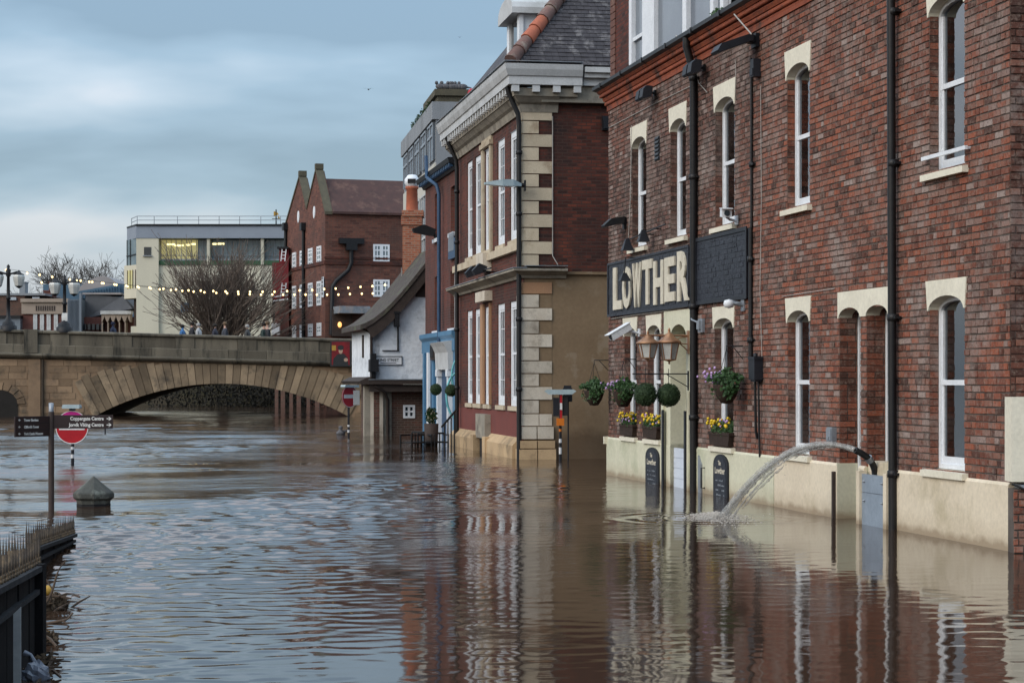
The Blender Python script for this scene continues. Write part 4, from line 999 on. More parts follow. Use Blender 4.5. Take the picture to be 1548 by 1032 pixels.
m.box(L - .3, L, SW, 0, -1, ZE); m.box(0, L, SW - .3, SW, -1, ZE)
hw = put(m, 'front_wall', 'palace_brick', house, PAL)
ZB = 4.30
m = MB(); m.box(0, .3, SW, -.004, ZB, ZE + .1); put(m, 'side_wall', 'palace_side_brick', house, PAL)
m = MB(); m.box(-.006, .3, SW, -.004, -1, ZB - .02); m.prism([(-.05, ZB - .10), (-.05, ZB - .04), (.0, ZB + .0), (.2, ZB), (.2, ZB - .10)], SW, -.9, 'n') if False else m.box(-.07, .2, SW, -.95, ZB - .07, ZB - .005)
put(m, 'side_render', 'tan_render', house, PAL)
put(MB().box(0, L, -.2, -.001 + .004, .95, 1.06).box(.0, L, -.2, .004, .3, 1.06), 'red_dado', 'red_render', house, PAL)
for a, b in WIN:
    for z0, z1 in (up, lo):
        sash(house, PAL, a, b, z0, z1, 0, .03, .15, (3, 4), curtain=[(.2, .8)], back=True)
        m = MB(); m.box(a - .08, b + .08, -.15, .05, z0 - .11, z0 - .005); put(m, 'sill', 'quoin', house, PAL)
# stone door bay in the middle
a, b = PU(744.5), PU(729.5)
m = MB(); m.box(PU(742.2) - .28, PU(742.2) - .02, .001, .06, 5.0, 7.85); m.box(PU(733) + .02, PU(733) + .30, .001, .06, 5.0, 7.85); m.box(PU(742) - .35, PU(733) + .35, .0, .10, 7.7, 7.82); m.box(PU(742) - .3, PU(733) + .3, .001, .05, 7.82, 8.1); put(m, 'window_surround', 'quoin', house, PAL)
m = MB(); m.box(PU(733) + .02, PU(733) + .45, .001, .06, 1.2, 3.75); m.box(PU(742) - .12, PU(742) - .02, .001, .06, 1.2, 3.75); put(m, 'window_surround', 'quoin_orange', house, PAL)
m = MB(); m.box(PU(742) - .25, PU(733) + .35, .001, .20, 3.80, 4.05); m.box(PU(742) - .1, PU(733) + .1, .001, .22, 4.55, 5.0); put(m, 'keystone', 'quoin_pale', house, PAL)
m = MB(); m.box(0, L, -.1, .12, 4.80, 4.98); put(m, 'sill_band', 'quoin', house, PAL)
# band course carried round the corner
def profile(nm, mat, pr, u0, u1, n1, gap=None):
    """moulding along the front and back along the side wall"""
    m = MB(); m.prism([(x, z) for x, z in pr], u0, u1, 'u')
    m.prism([(-x, z) for x, z in pr], n1, 0.0, 'n'); return put(m, nm, mat, house, PAL)
xs, xe = side(855, 405)[0], 0
prb = [(-.05, ZB - .16), (.06, ZB - .16), (.09, ZB - .10), (.22, ZB - .03), (.28, ZB), (.28, ZB + .05), (-.05, ZB + .10)]
kb = len(prb); fb = [tuple(range(kb)), tuple(range(2 * kb - 1, kb - 1, -1))] + [(i, (i + 1) % kb, kb + (i + 1) % kb, kb + i) for i in range(kb)]
put(MB().add([(-x, x, z) for x, z in prb] + [(L + .1, x, z) for x, z in prb], fb), 'band_course', 'stone_dirty', house, PAL)
put(MB().add([(-x, xs, z) for x, z in prb] + [(-x, x, z) for x, z in prb], fb), 'band_course', 'stone_dirty', house, PAL)
m = MB(); m.box(-.30, L + .1, -.02, .30, ZB + .055, ZB + .075); m.box(-.30, -.02, xs, .0, ZB + .105, ZB + .12); put(m, 'band_flashing', 'lead', house, PAL)
# plinth stones
pz = .46; k = 0; u = .42
while u < L:
    w_ = .55 + (k * 37 % 5) * .09; e_ = min(u + w_, L)
    if not (PU(743) < (u + e_) / 2 < PU(727)):
        m = MB(); m.prism([(-.1, -.9), (.20, -.9), (.20, pz - .16), (.03, pz + .02), (-.1, pz + .02)], u + .01, e_ - .01, 'u'); put(m, 'plinth_stone', 'plinth_stone', house, PAL)
    u = e_; k += 1
m = MB(); m.box(PU(742), PU(728), -.1, .16, .34, .95); put(m, 'threshold_stone', 'stone_dirty', house, PAL)
m = MB(); m.box(PU(741), PU(731), .0, .10, -.9, .33); put(m, 'cellar_opening', 'room_dark', house, PAL)
for q in (PU(745), PU(727)): m = MB(); m.box(q - .22, q + .22, .0, .24, -.9, .40); put(m, 'jamb_stone', 'plinth_stone', house, PAL)
# quoins
ql = side(834, 400)[0]; qs = side(814, 400)[0]
YY = [150, 162.5, 182.5, 202.5, 222.5, 243, 263, 283, 303.5, 323.5, 344, 364.5, 384.5, 402]
ZY = [zat(y, D0) for y in YY]
def quoin(n0, z1, z0, mat, f=.35, pr=.035, a0=None):
    m = MB(); b = .012; x0 = -pr if a0 is None else a0
    m.box(-pr, .05, n0, .045, z0 + b, z1 - b); m.box(.05, f, -.02, .045, z0 + b, z1 - b); put(m, 'quoin_stone', mat, house, PAL)
for i in range(len(ZY) - 1): quoin(ql if i % 2 == 1 or i == 0 else qs, ZY[i], ZY[i + 1], 'quoin', .75 if i % 2 == 0 else .40)
Y2 = [426, 444.5, 465, 484.5, 504.5, 525, 545, 564.5, 584, 604.5, 625, 644]
Z2 = [zat(y, D0) for y in Y2]
for i in range(len(Z2) - 1):
    if i == 10: 
        quoin(qs, Z2[i], Z2[i + 1], 'quoin_pale', .4); m = MB(); m.box(-.035, .1, ql, qs - .015, Z2[i + 1] + .012, Z2[i] - .012); put(m, 'quoin_stone', 'quoin_pale', house, PAL); continue
    quoin(ql if i % 2 == 0 else qs, Z2[i], Z2[i + 1], 'quoin_orange' if i == 0 else 'quoin_pale', .4 if i % 2 == 0 else .75, .035 + .004 * (i % 3))
    if i % 2 == 1:
        m = MB(); m.box(-.014, .08, ql, qs - .012, Z2[i + 1] + .01, Z2[i] - .01); put(m, 'render_block', 'tan_render', house, PAL)
for z1, z0, pr in ((Z2[-1], zat(664, D0), .06), (zat(665, D0), zat(678, D0), .10), (zat(678, D0), -.8, .13)):
    mid = (ql + .05) / 2
    for a_, b_ in ((ql - pr * .6, mid - .012), (mid + .012, .045 + pr * .6)):
        m = MB(); m.box(-pr, .42, a_, b_, z0 + .012, z1 - .012); put(m, 'base_stone', 'quoin_pale' if pr < .08 else 'plinth_stone', house, PAL)
# cornice
def corn(name, mat, pr, nend, extra=0):
    k = len(pr); fs = [tuple(range(k)), tuple(range(2 * k - 1, k - 1, -1))] + [(i, (i + 1) % k, k + (i + 1) % k, k + i) for i in range(k)]
    put(MB().add([(-x, x, z) for x, z in pr] + [(L + x * .8, x, z) for x, z in pr], fs), name, mat, house, PAL)      # mitred at the corner
    put(MB().add([(-x, nend, z) for x, z in pr] + [(-x, x, z) for x, z in pr], fs), name, mat, house, PAL)
nf = side(875, 120)[0]
corn('frieze', 'stone_dirty', [(-.1, ZE - .22), (.05, ZE - .22), (.09, ZE - .05), (.16, ZE + .0), (.26, ZE + .12), (-.1, ZE + .12)], side(843, 140)[0])
corn('cornice_soffit', 'stone_dirty', [(-.1, ZE + .12), (.28, ZE + .12), (.30, ZE + .30), (-.1, ZE + .30)], side(870, 130)[0])
corn('cornice', 'cornice_white', [(-.1, ZE + .36), (.42, ZE + .36), (.42, ZE + .54), (.45, ZE + .56), (.50, ZE + .70), (.52, ZE + .82), (-.1, ZE + .86)], nf)
m = MB(); m.box(-.53, L + .4, -.1, .535, ZE + .868, ZE + .885); m.box(-.53, -.1, nf, -.101, ZE + .868, ZE + .885); put(m, 'cornice_flashing', 'lead', house, PAL)
q = .1
while q < L + .3: put(MB().box(q, q + .16, .30, .40, ZE + .20, ZE + .355), 'modillion', 'cornice_white', house, PAL); q += .42
for px in (775, 806, 837, 868): n_ = side(px, 130)[0]; put(MB().box(-.40, -.30, n_ - .085, n_ + .085, ZE + .20, ZE + .355), 'modillion', 'cornice_white', house, PAL)
n2 = -9.
m = MB(); m.box(-.42, -.02, n2, nf - .05, ZE + .55, ZE + .78); m.box(-.5, -.02, n2, nf - .05, ZE + .66, ZE + .78); put(m, 'side_gutter', 'cornice_white', house, PAL)
put(MB().box(-.30, -.01, n2, nf - .05, ZE + .38, ZE + .55), 'eaves_board', 'cornice_white', house, PAL); put(MB().box(-.20, -.005, n2, nf + .9, ZE + .0, ZE + .37), 'eaves_frieze', 'stone_dirty', house, PAL)
# hipped roof: slope facing the camera built of overlapping tile courses
e0 = .34; za = ZE + .84; sl = math.tan(R(51)); HR = 5.5
def roofpt(u, n, k): return (u, n, k)
m = MB(); a_ = HR / sl
m.add([(-e0, e0, za), (-e0, SW, za), (-e0 + a_, SW, za + HR), (-e0 + a_, e0 - a_, za + HR)], [(0, 1, 2, 3)])
m.add([(-e0, e0, za - .01), (-e0 + a_, e0 - a_, za + HR - .01), (L, e0 - a_, za + HR - .01), (L + .4, e0, za - .01)], [(0, 1, 2, 3)])
roof = put(m, 'roof', 'slate', house, PAL)
m = MB(); rr_ = random.Random(2); dz = .105; nrow = int(HR / dz)
for i in range(nrow):
    z0, z1 = za + i * dz, za + (i + 1) * dz + .03; x0, x1 = -e0 + (z0 - za) / sl, -e0 + (z1 - za) / sl; n0 = e0 - (z0 - za) / sl - .05; p = n0 - rr_.uniform(0, .17)
    while p > -7.5:
        q = p - .17; j = rr_.uniform(-.006, .008)
        m.add([(x0 - .035 - j, p - .004, z0), (x0 - .035 - j, q + .004, z0), (x1 - .012, q + .004, z1), (x1 - .012, p - .004, z1), (x0, p - .004, z0 - .012), (x0, q + .004, z0 - .012)], [(0, 1, 2, 3), (0, 4, 5, 1)], max(.001, rr_.random())); p = q
tag(put(m, 'roof_tiles', 'slate', roof, PAL), kind='stuff')
hv = Vector((1, -1, sl)).normalized(); P0 = Vector((-e0 - .02, e0 + .02, za + .05)); i = 0; s = 0
while s < 7.2:
    l = .42; a1, b1 = P0 + hv * s, P0 + hv * (s + l - .015); mat = 'hip_orange' if i in (2, 3) else 'hip_brown'
    m = MB(); m.tube([a1, b1], [.17, .145], 10); o = put(m, 'hip_tile', mat, roof, PAL)
    s += l; i += 1
# dormer of lead with a white front on the river slope
dz0, dz1 = za + .35, zat(22, D0 + 2); u0, u1 = 2.0, 3.6; nf_, nb = -.30, -4.0
m = MB(); m.box(u0, u1, nb, nf_, dz0, dz1); dm = put(m, 'dormer', 'lead', house, PAL)
put(MB().box(u0 - .10, u0 + .22, nf_ - .02, nf_ + .08, dz0 - .3, dz1).box(u0 - .04, u0 - .001, nf_ - .35, nf_ - .02, dz0 - .3, dz1), 'dormer_jamb', 'white_paint', dm, PAL); put(MB().box(u1 - .22, u1 + .10, nf_ - .02, nf_ + .08, dz0 - .3, dz1), 'dormer_jamb', 'white_paint', dm, PAL)
m = MB(); m.box(u0 + .22, u1 - .22, nf_ + .001, nf_ + .02, dz0, dz1 - .1); put(m, 'dormer_pane', 'dark_glass', dm, PAL)
m = MB(); ck = 8; P = [(u0 - .25, dz1)] + [((u0 + u1) / 2 - (u1 - u0 + .5) / 2 * math.cos(math.pi * i / ck), dz1 + .14 + .34 * math.sin(math.pi * i / ck)) for i in range(ck + 1)] + [(u1 + .25, dz1)]
m.prism(P, nb, nf_ + .28); put(m, 'dormer_roof', 'cornice_white', dm, PAL)
# drainpipes
for px, ytop in ((786, 0), (691, 0)):
    u = PU(px, .1) + (.0 if px > 700 else -.1)
    m = MB(); m.tube([(u, .40, ZE + .34), (u, .36, ZE + .2), (u, .14, ZE - .28), (u, .12, ZE - .5), (u, .12, -.6)], .058, 9); put(m, 'drainpipe', 'gutter_black', house, PAL)
    for z in (7, 5.6, 3.2, 1.6): put(MB().lathe([(.058, -.05), (.078, -.04), (.078, .04), (.058, .05)], (u, .12, z), 9), 'pipe_collar', 'gutter_black', house, PAL)
m = MB(); n_ = side(835, 300)[0]; m.tube([(-.03, n_, ZE - .3), (-.03, n_, ZB + .35), (-.05, n_ - .12, ZB + .15)], .012, 5); put(m, 'cable', 'cable_pale', house, PAL)
# lamp on the corner of the town house
u = PU(788, .1); z = ph(788, 279, .1)[1]
t = thing('street_lamp', 'flat grey green street lamp reaching out from the corner of the stone trimmed house', 'street lamp', PAL, (u, 0, z))
m = MB(); m.add([(a * w_, n_, zz) for n_, w_, zz in ((.10, .05, .02), (.30, .14, .10), (.55, .16, .10), (.95, .07, .03)) for a in (-1, 1)] + [(a * w_, n_, zz) for n_, w_, zz in ((.10, .05, -.04), (.30, .14, -.05), (.55, .16, -.05), (.95, .07, -.01)) for a in (-1, 1)], [(0, 1, 3, 2), (2, 3, 5, 4), (4, 5, 7, 6), (8, 10, 11, 9), (10, 12, 13, 11), (12, 14, 15, 13), (0, 2, 10, 8), (2, 4, 12, 10), (4, 6, 14, 12), (1, 9, 11, 3), (3, 11, 13, 5), (5, 13, 15, 7), (0, 8, 9, 1), (6, 7, 15, 14)])
put(m, 'lamp_head', 'lamp_trough', t); m = MB(); m.tube([(0, .12, .0), (0, .03, -.02)], .045, 8); m.box(-.06, .06, .0, .03, -.15, .1); put(m, 'wall_arm', 'gutter_black', t)
m = MB(); m.tube([(0, 0, 0), (.0, -.06, .10), (0, -.06, .42)], .05, 6)
u, z = ph(722, 412, .4)
t = thing('wall_spotlights', 'pair of black spotlights on a bar above the stone band of the town house', 'spotlight', PAL, (u, 0, z))
m = MB(); m.tube([(-1.8, .35, .02), (1.2, .35, .05)], .02, 6); m.tube([(-.3, 0, .0), (-.3, .35, .03)], .02, 5); put(m, 'bar', 'iron', t)
for q in (-.5, .7): m = MB(); m.prism([(.25, .12), (.45, .2), (.62, .02), (.55, -.10), (.3, -.02)], q - .14, q + .14, 'u'); put(m, 'spotlight', 'black_paint', t)
m = MB(); n_, z = PAL.side(914, 187); m.box(-.14, 0, n_ - .07, n_ + .07, z - .16, z + .16); m.box(-.17, -.14, n_ - .05, n_ + .05, z - .13, z + .02); solo(m, 'wall_box', 'black_paint', 'small black box high on the dark side wall of the town house', 'electrical box', PAL)
# ---------------------------------------------------------------- traffic sign seen edge on in the alley
D = D0 - .9; A = frontal(847, D)
t = thing('edge_on_sign', 'edge on road sign with lamp and orange band on a striped post in the alley', 'road sign', A)
zz = lambda y: zat(y, D)
s_ = F / D
for y0, y1, mat in ((642, 648, 'black_paint'), (648, 652, 'orange_band'), (652, 663, 'black_paint'), (663, 669, 'sign_white'), (669, 676, 'black_paint'), (676, 686, 'sign_white'), (686, 720, 'black_paint')):
    m = MB(); m.tube([(0, 0, zz(y1)), (0, 0, zz(y0))], .032, 10); put(m, 'post_band', mat, t)
m = MB(); m.tube([(0, 0, zz(632)), (0, 0, zz(590))], .03, 8); put(m, 'post', 'black_paint', t)
put(MB().box(-.085, .085, -.07, .07, zz(643), zz(632)), 'orange_collar', 'orange_band', t)
m = MB(); m.box(-.04, .01, -.16, .05, zz(632), zz(596)); put(m, 'sign_edge', 'sign_red', t); put(MB().box(-.041, .011, .052, .06, zz(619), zz(609)), 'white_edge', 'sign_white', t)
put(MB().box(.03, .16, -.18, .02, zz(629), zz(601)), 'sign_back', 'black_paint', t); put(MB().box(-.17, -.05, -.10, .02, zz(628), zz(598)), 'sign_back', 'vent_black', t)
m = MB(); m.add([(a * w_, n_, z) for w_, z in ((.26, zz(596)), (.36, zz(591)), (.30, zz(588.5))) for a, n_ in ((1, -.08), (1, .08), (-1, .08), (-1, -.08))], [(0, 1, 2, 3), (8, 9, 10, 11)] + [(i * 4 + j, i * 4 + (j + 1) % 4, i * 4 + 4 + (j + 1) % 4, i * 4 + 4 + j) for i in range(2) for j in range(4)]); put(m, 'lamp_trough', 'lamp_trough', t)
B = frontal(859, D + .35)
t = thing('parking_meter', 'black rounded box on a thin black pole against the tan rendered wall', 'meter', B)
D = D + .35
m = MB(); m.box(-.09, .12, -.10, .06, zz(607), zz(586)); m.box(-.07, .10, -.08, .04, zz(586), zz(582.5)); m.box(-.05, .06, .061, .07, zz(600), zz(590)); put(m, 'meter_head', 'black_paint', t); m = MB(); m.tube([(0, -.02, -.6), (0, -.02, zz(606))], .018, 8); put(m, 'pole', 'black_paint', t)
# ---------------------------------------------------------------- blue fronted house
BL = frame(692, D0 + 12.2, 215)
bh = BL.hit; bu = BL.U; Lb = bu(643)
blue = thing('blue_fronted_house', 'narrow brick house with a blue painted front and dark eaves beyond the town house', 'house', BL)
ze = bh(692, 243)[1]; zs = bh(690, 503)[1]
W2 = [(bu(663), bu(657.5)), (bu(688), bu(681.5))]
wz = [(bh(660, 361)[1], bh(660, 293)[1]), (bh(684, 352)[1], bh(684, 282)[1])]
w3 = [(bu(664), bu(657)), (bu(689), bu(681))]; wz3 = [(zs + .15, bh(660, 418)[1])] * 2
hob = [(a, b, *z) for (a, b), z in zip(W2 + w3, wz + wz3)]
m = MB(); wall_sheet(m, 0, Lb, zs - .1, ze, hob, 0)
for a, b, z0, z1 in hob:
    for q in (a, b): m.add([(q, 0, z0), (q, -.3, z0), (q, -.3, z1), (q, 0, z1)], [(0, 1, 2, 3)])
m.box(0, .3, -6, 0, -.8, ze); m.box(Lb - .3, Lb, -6, -.003, -.8, ze); put(m, 'wall', 'blue_house_brick', blue, BL)
for a, b, z0, z1 in hob:
    sash(blue, BL, a, b, z0, z1, 0, .12, .07); put(MB().box(a - .1, b + .1, -.1, .08, z0 - .12, z0 - .003), 'sill', 'white_paint', blue, BL)
m = MB(); m.prism([(-.1, ze - .22), (.06, ze - .22), (.12, ze - .10), (.26, ze - .04), (.30, ze + .08), (-.1, ze + .10)], -.05, Lb + .1, 'u'); cb_ = put(m, 'eaves', 'iron', blue, BL)
q = .1
m = MB()
while q < Lb: m.box(q, q + .12, .12, .24, ze - .16, ze - .04); q += .35
put(m, 'brackets', 'blue_dark', cb_, BL)
m = MB(); m.add([(0, .28, ze + .1), (Lb, .28, ze + .1), (Lb, -3, ze + .2), (0, -3, ze + .2)], [(0, 1, 2, 3)]); put(m, 'roof', 'slate', blue, BL)
m = MB(); m.box(.0, Lb + .05, -.2, .06, -.8, zs); put(m, 'shopfront', 'blue_paint', blue, BL)
m = MB(); m.prism([(.061, zs - .55), (.10, zs - .5), (.10, zs - .15), (.18, zs - .05), (.18, zs + .08), (.0, zs + .10)], .0, Lb + .12, 'u'); put(m, 'fascia', 'blue_paint', blue, BL)
for px in (646, 652, 660): u = bu(px); put(MB().box(u - .22, u + .16, .062, .13, -.6, zs - .5), 'pilaster', 'white_paint' if px == 652 else 'blue_paint', blue, BL)
for px in (649.5, 656): u = bu(px); put(MB().box(u - .3, u + .25, .062, .075, .6, zs - .62), 'pane', 'blue_dark', blue, BL)
# white pedimented doorway
u0, u1 = bu(688), bu(669); zd = bh(675, 518)[1]
for q in (u0 + .22, u1 - .22): put(MB().box(q - .12, q + .12, .062, .2, -.6, zd - 1.0).box(q - .17, q + .17, .062, .23, zd - 1.0, zd - .8), 'door_column', 'white_paint', blue, BL)
m = MB(); m.prism([(.062, zd - .8), (.2, zd - .8), (.22, zd - .30), (.30, zd - .12), (.38, zd), (.062, zd + .05)], u0, u1 + .1, 'u'); put(m, 'door_hood', 'cornice_white', blue, BL)
put(MB().box(u0 + .4, u1 - .4, .062, .08, -.6, zd - .8), 'door', 'blue_dark', blue, BL)
u = bu(664.5, .12)
m = MB(); m.tube([(bu(644, .34), .34, bh(644, 236, .34)[1]), (bu(645, .34), .34, bh(645, 268, .34)[1]), (bu(652, .3), .3, bh(652, 274, .3)[1]), (bu(660, .2), .2, bh(660, 280, .2)[1]), (u, .14, bh(664.5, 292, .14)[1]), (u, .14, -.6)], .055, 10); put(m, 'drainpipe', 'blue_dark', blue, BL)
# things on it
u = bu(655, .14); z1, z0 = bh(655, 518, .14)[1], bh(655, 544, .14)[1]
t = thing('menu_board', 'brown framed board on the blue front beside the white door hood', 'board', BL, (u, .132, z0)); put(MB().box(-.42, .42, 0, .05, 0, z1 - z0), 'frame', 'brown_wood', t); put(MB().box(-.34, .34, .061, .07, .08, z1 - z0 - .08), 'panel', 'rail_grey', t)
u = bu(682, .1); z1, z0 = bh(682, 361, .1)[1], bh(682, 391, .1)[1]
t = thing('house_sign', 'dark blue signboard on the brick between the storeys of the blue fronted house', 'sign', BL, (u, .0, z0)); put(MB().box(-.78, .62, .005, .10, 0, z1 - z0), 'board', 'blue_dark', t)
m = MB()
for q in range(5):
    x = -.5 + q * .22; m.box(x, x + .13, .101, .11, .22, .75)
put(m, 'lettering', 'grey_metal', t)
topiary(659, 588.5, .165, .5, bu(659, .5), 'left of the two clipped green balls on the blue house front', 'topiary balls on the blue front', BL)
topiary(682, 590, .165, .5, bu(682, .5), 'right of the two clipped green balls, behind the pale blue hoops', 'topiary balls on the blue front', BL)
u, z = bh(645, 352, .3)
m = MB(); m.prism([(.02, .1), (.4, .25), (.75, .12), (.7, -.0), (.1, -.1)], -.15, .15, 'u'); m.tube([(0, 0, -.2), (0, .1, .05)], .05, 6); solo(m, 'wall_lamp', 'iron', 'black lamp on the far corner of the brick upper floor above the chimney stack', 'wall lamp', BL, (u, .0, z))
D = BL.O[1] - .6; A = frontal(690, D)
s_ = D / F
def arcpts(cx, cy, rx, ry, a0, a1, k=14): return [(-(cx + rx * math.cos(R(a0 + (a1 - a0) * i / k)) - 690) * s_, .0, zat(cy - ry * math.sin(R(a0 + (a1 - a0) * i / k)), D)) for i in range(k + 1)]
m = MB(); m.tube(arcpts(693, 598, 18, 35, 100, 262), .035, 8); m.tube(arcpts(694, 568, 11, 26, 100, 250), .03, 8); solo(m, 'hose_hoop', 'teal_hose', 'pale blue hose hanging in loops beside the drainpipe of the blue front', 'hose', A)
# planter and outdoor chairs
D = BL.O[1] - 2.5; A = frontal(652, D); s_ = D / F
t = thing('plant_pot', 'leafy potted plant in front of the blue house', 'potted plant', A, (0, 0, 0)); z = zat(640, D)
m = MB(); m.lathe([(.0, -.5), (.15, -.5), (.2, z), (.17, z), (0, z - .02)], (0, 0, 0), 12); put(m, 'pot', 'brown_wood', t); m = MB(); m.leaves((0, 0, z + .22), (.17, .17, .24), 300, .05); put(m, 'foliage', 'leaf', t); m = MB(); m.leaves((0, 0, z + .22), (.16, .16, .22), 70, .045); put(m, 'variegated_leaves', 'cream_green', t)
def chair(px, D, w_, h_, turn, label):
    A = frontal(px, D, turn); t = thing('terrace_chair', label, 'chair', A, None, 'black metal terrace furniture half under water')
    m = MB(); m.box(-w_, w_, -.02, .02, h_ - .05, h_)
    for q in range(5): x = -w_ + 2 * w_ * q / 4; m.box(x - .014, x + .014, -.014, .014, -.3, h_ - .05)
    put(m, 'backrest', 'iron', t); put(MB().box(-w_, w_, 0, .45, .10, .14), 'seat', 'iron', t); put(MB().box(-w_, -w_ + .04, .02, .5, .3, .34).box(-w_, -w_ + .03, .46, .5, -.3, .3), 'armrest', 'iron', t); put(MB().box(w_ - .04, w_, .02, .5, .3, .34).box(w_ - .03, w_, .46, .5, -.3, .3), 'armrest', 'iron', t)
chair(632, D - .5, .22, .42, .7, 'tilted black metal chair half under water at the corner of the white building')
chair(645, D, .25, .36, .0, 'black metal chair half under water before the plant pot')
chair(658, D, .25, .38, -.3, 'black metal chair half under water right of the plant pot')
m = MB(); m.tube([(bu(668, .9), .9, .55), (bu(690, .9), .9, 1.05)], .03, 6)
for q in range(4): u = bu(672 + q * 5, .9); m.tube([(u, .9, -.4), (u, .9, .62 + q * .12)], .02, 5)
solo(m, 'step_rail', 'iron', 'thin black stair rail rising to the white doorway of the blue house', 'handrail', BL)
# ---------------------------------------------------------------- white riverside inn with a sweeping roof
WH = frame(560, Dw(657) - 1.5, 130); wh = WH.hit; wu = WH.U; Dn = WH.O[1]; wsd = WH.side
inn = thing('white_inn', 'whitewashed inn with a sweeping old tiled roof and tall brick chimney', 'inn', WH)
Lw = wu(533); zj = wsd(600, 576)[1]; nr = wsd(646, 500)[0]
prof = [(543, 491), (552, 487.5), (562, 482), (579, 469), (593, 455), (605, 442), (625, 418), (643, 395), (660, 373)]
RP = [wsd(x, y) for x, y in prof]
wallp = [(.0, zj), (.0, wsd(560, 505)[1])] + [(n, z - .55) for n, z in RP[3:]] + [(RP[-1][0], zj)]
m = MB(); m.prism(wallp, .0, .3, 'u'); put(m, 'gable_wall', 'whitewash', inn, WH)
put(MB().box(.0, Lw, -.3, .02, zj, wsd(560, 497)[1]), 'front_wall', 'whitewash', inn, WH)
n_in = RP[-1][0]
m = MB(); top = RP; bot = [(n, z - .16) for n, z in RP]; m.prism(top + bot[::-1], -.30, Lw + .15, 'u'); put(m, 'roof', 'old_roof', inn, WH)
m = MB(); t1 = [(n, z - .17) for n, z in RP[1:]]; b1 = [(n, z - .62) for n, z in RP[2:]]; m.prism(t1 + b1[::-1], -.26, -.12, 'u'); put(m, 'bargeboard', 'brown_wood', inn, WH)
m = MB(); m.prism([(RP[6][0], RP[6][1] - .6), (RP[7][0], RP[7][1] - .6), (RP[7][0], RP[6][1] - 1.6), (RP[5][0] - .1, RP[5][1] - 1.1)], -.02, .02, 'u') if False else m.box(-.03, .0, RP[-1][0], wsd(628, 430)[0], wsd(628, 449)[1], wsd(628, 420)[1]); put(m, 'gable_boarding', 'brown_wood', inn, WH)
m = MB(); m.prism([(.34, zj - .10), (.40, zj), (.10, zj + .14), (-.1, zj + .14), (-.1, zj - .1)], -.3, Lw, 'u'); m.box(-.34, .0, n_in, .1, zj - .10, zj + .04); m.box(-.22, .0, n_in, .05, zj - .34, zj - .105); put(m, 'jetty_ledge', 'brown_wood', inn, WH)
put(MB().box(-.36, .0, n_in, .1, zj + .045, zj + .07), 'ledge_flashing', 'lead', inn, WH)
m = MB(); n0, n1 = wsd(592, 600)[0], n_in; wn_ = [wsd(611, 612), wsd(629, 632)]
ax = [0]
m.box(.25, .5, n1, wn_[1][0] - 0, -.8, zj - .3); m.box(.25, .5, wn_[0][0], n0, -.8, zj - .3); m.box(.25, .5, wn_[1][0], wn_[0][0], -.8, wn_[1][1]); m.box(.25, .5, wn_[1][0], wn_[0][0], wn_[0][1], zj - .3); put(m, 'lower_wall', 'old_brick', inn, WH)
a_, b_ = wn_[1][0], wn_[0][0]; z0, z1 = wn_[1][1], wn_[0][1]; e_ = .07
m = MB(); m.box(.22, .36, a_, a_ + e_, z0, z1); m.box(.22, .36, b_ - e_, b_, z0, z1); m.box(.22, .36, a_ + e_, b_ - e_, z0, z0 + e_); m.box(.22, .36, a_ + e_, b_ - e_, z1 - e_, z1); m.box(.24, .34, (a_ + b_) / 2 - .035, (a_ + b_) / 2 + .035, z0 + e_, z1 - e_); m.box(.245, .335, a_ + e_, b_ - e_, (z0 + z1) / 2 - .03, (z0 + z1) / 2 + .03); wn = put(m, 'window', 'white_paint', inn, WH)
for x0, x1 in ((a_ + e_, (a_ + b_) / 2 - .03), ((a_ + b_) / 2 + .03, b_ - e_)):
    for y0, y1 in ((z0 + e_, (z0 + z1) / 2 - .03), ((z0 + z1) / 2 + .03, z1 - e_)): put(MB().box(.30, .31, x0, x1, y0, y1), 'pane', 'dark_glass', wn, WH)
for px, w_, mat in ((556, .10, 'stone_dirty'), (563, .06, 'quoin_pale'), (570, .10, 'old_brick'), (577, .06, 'quoin_pale'), (586, .16, 'stone_dirty')):
    n_ = wsd(px, 600)[0]; m = MB(); m.box(.1 if px < 580 else .2, .4, n_ - w_, n_ + w_, -.8, zj - .1); put(m, 'jetty_post', mat, inn, WH)
m = MB(); m.box(.5, .6, n0, .0, -.8, zj - .1); m.box(.3, Lw, -.5, -.3, -.8, zj - .1); put(m, 'under_jetty_wall', 'old_brick', inn, WH)
# white drainpipe, brown downpipes, chimney
m = MB(); n_ = wsd(560, 500)[0] - .02; z0 = wsd(560, 572)[1]; m.tube([(-.05, .3, wsd(545, 496)[1]), (-.06, n_, wsd(557, 503)[1]), (-.06, n_, zj + .1)], .045, 7); n2_ = wsd(587, 620)[0]; m.tube([(-.25, wsd(565, 583)[0], zj - .15), (-.2, wsd(580, 596)[0], wsd(580, 592)[1]), (.12, n2_, wsd(585, 604)[1]), (.12, n2_, -.5)], .05, 7); m.tube([(wu(551), .05, wsd(551, 505)[1]), (wu(551), .05, wsd(551, 540)[1])], .04, 6); put(m, 'downpipe', 'brown_wood', inn, WH)
D = Dn + 4.; A = frontal(622, D); s_ = D / F
cz0, cz1 = zat(440, D), zat(318, D); cw = 13.5 * s_
m = MB(); m.box(-cw, cw, -.9, 0, cz0 - 1, cz1 - .5); ch = put(m, 'chimney', 'chimney_brick', inn, A)
m = MB(); m.box(-cw - .05, cw + .05, -.95, .05, cz1 - .5, cz1 - .2); m.box(-cw - .10, cw + .02, -.95, .10, cz1 - .2, cz1); put(m, 'chimney_cap', 'chimney_brick', ch, A)
m = MB(); m.lathe([(.21, cz1), (.19, cz1 + .75), (.23, cz1 + .78), (.23, cz1 + .85), (.0, cz1 + .85)], (0, -.4, 0), 12); put(m, 'chimney_pot', 'hip_orange', ch, A)
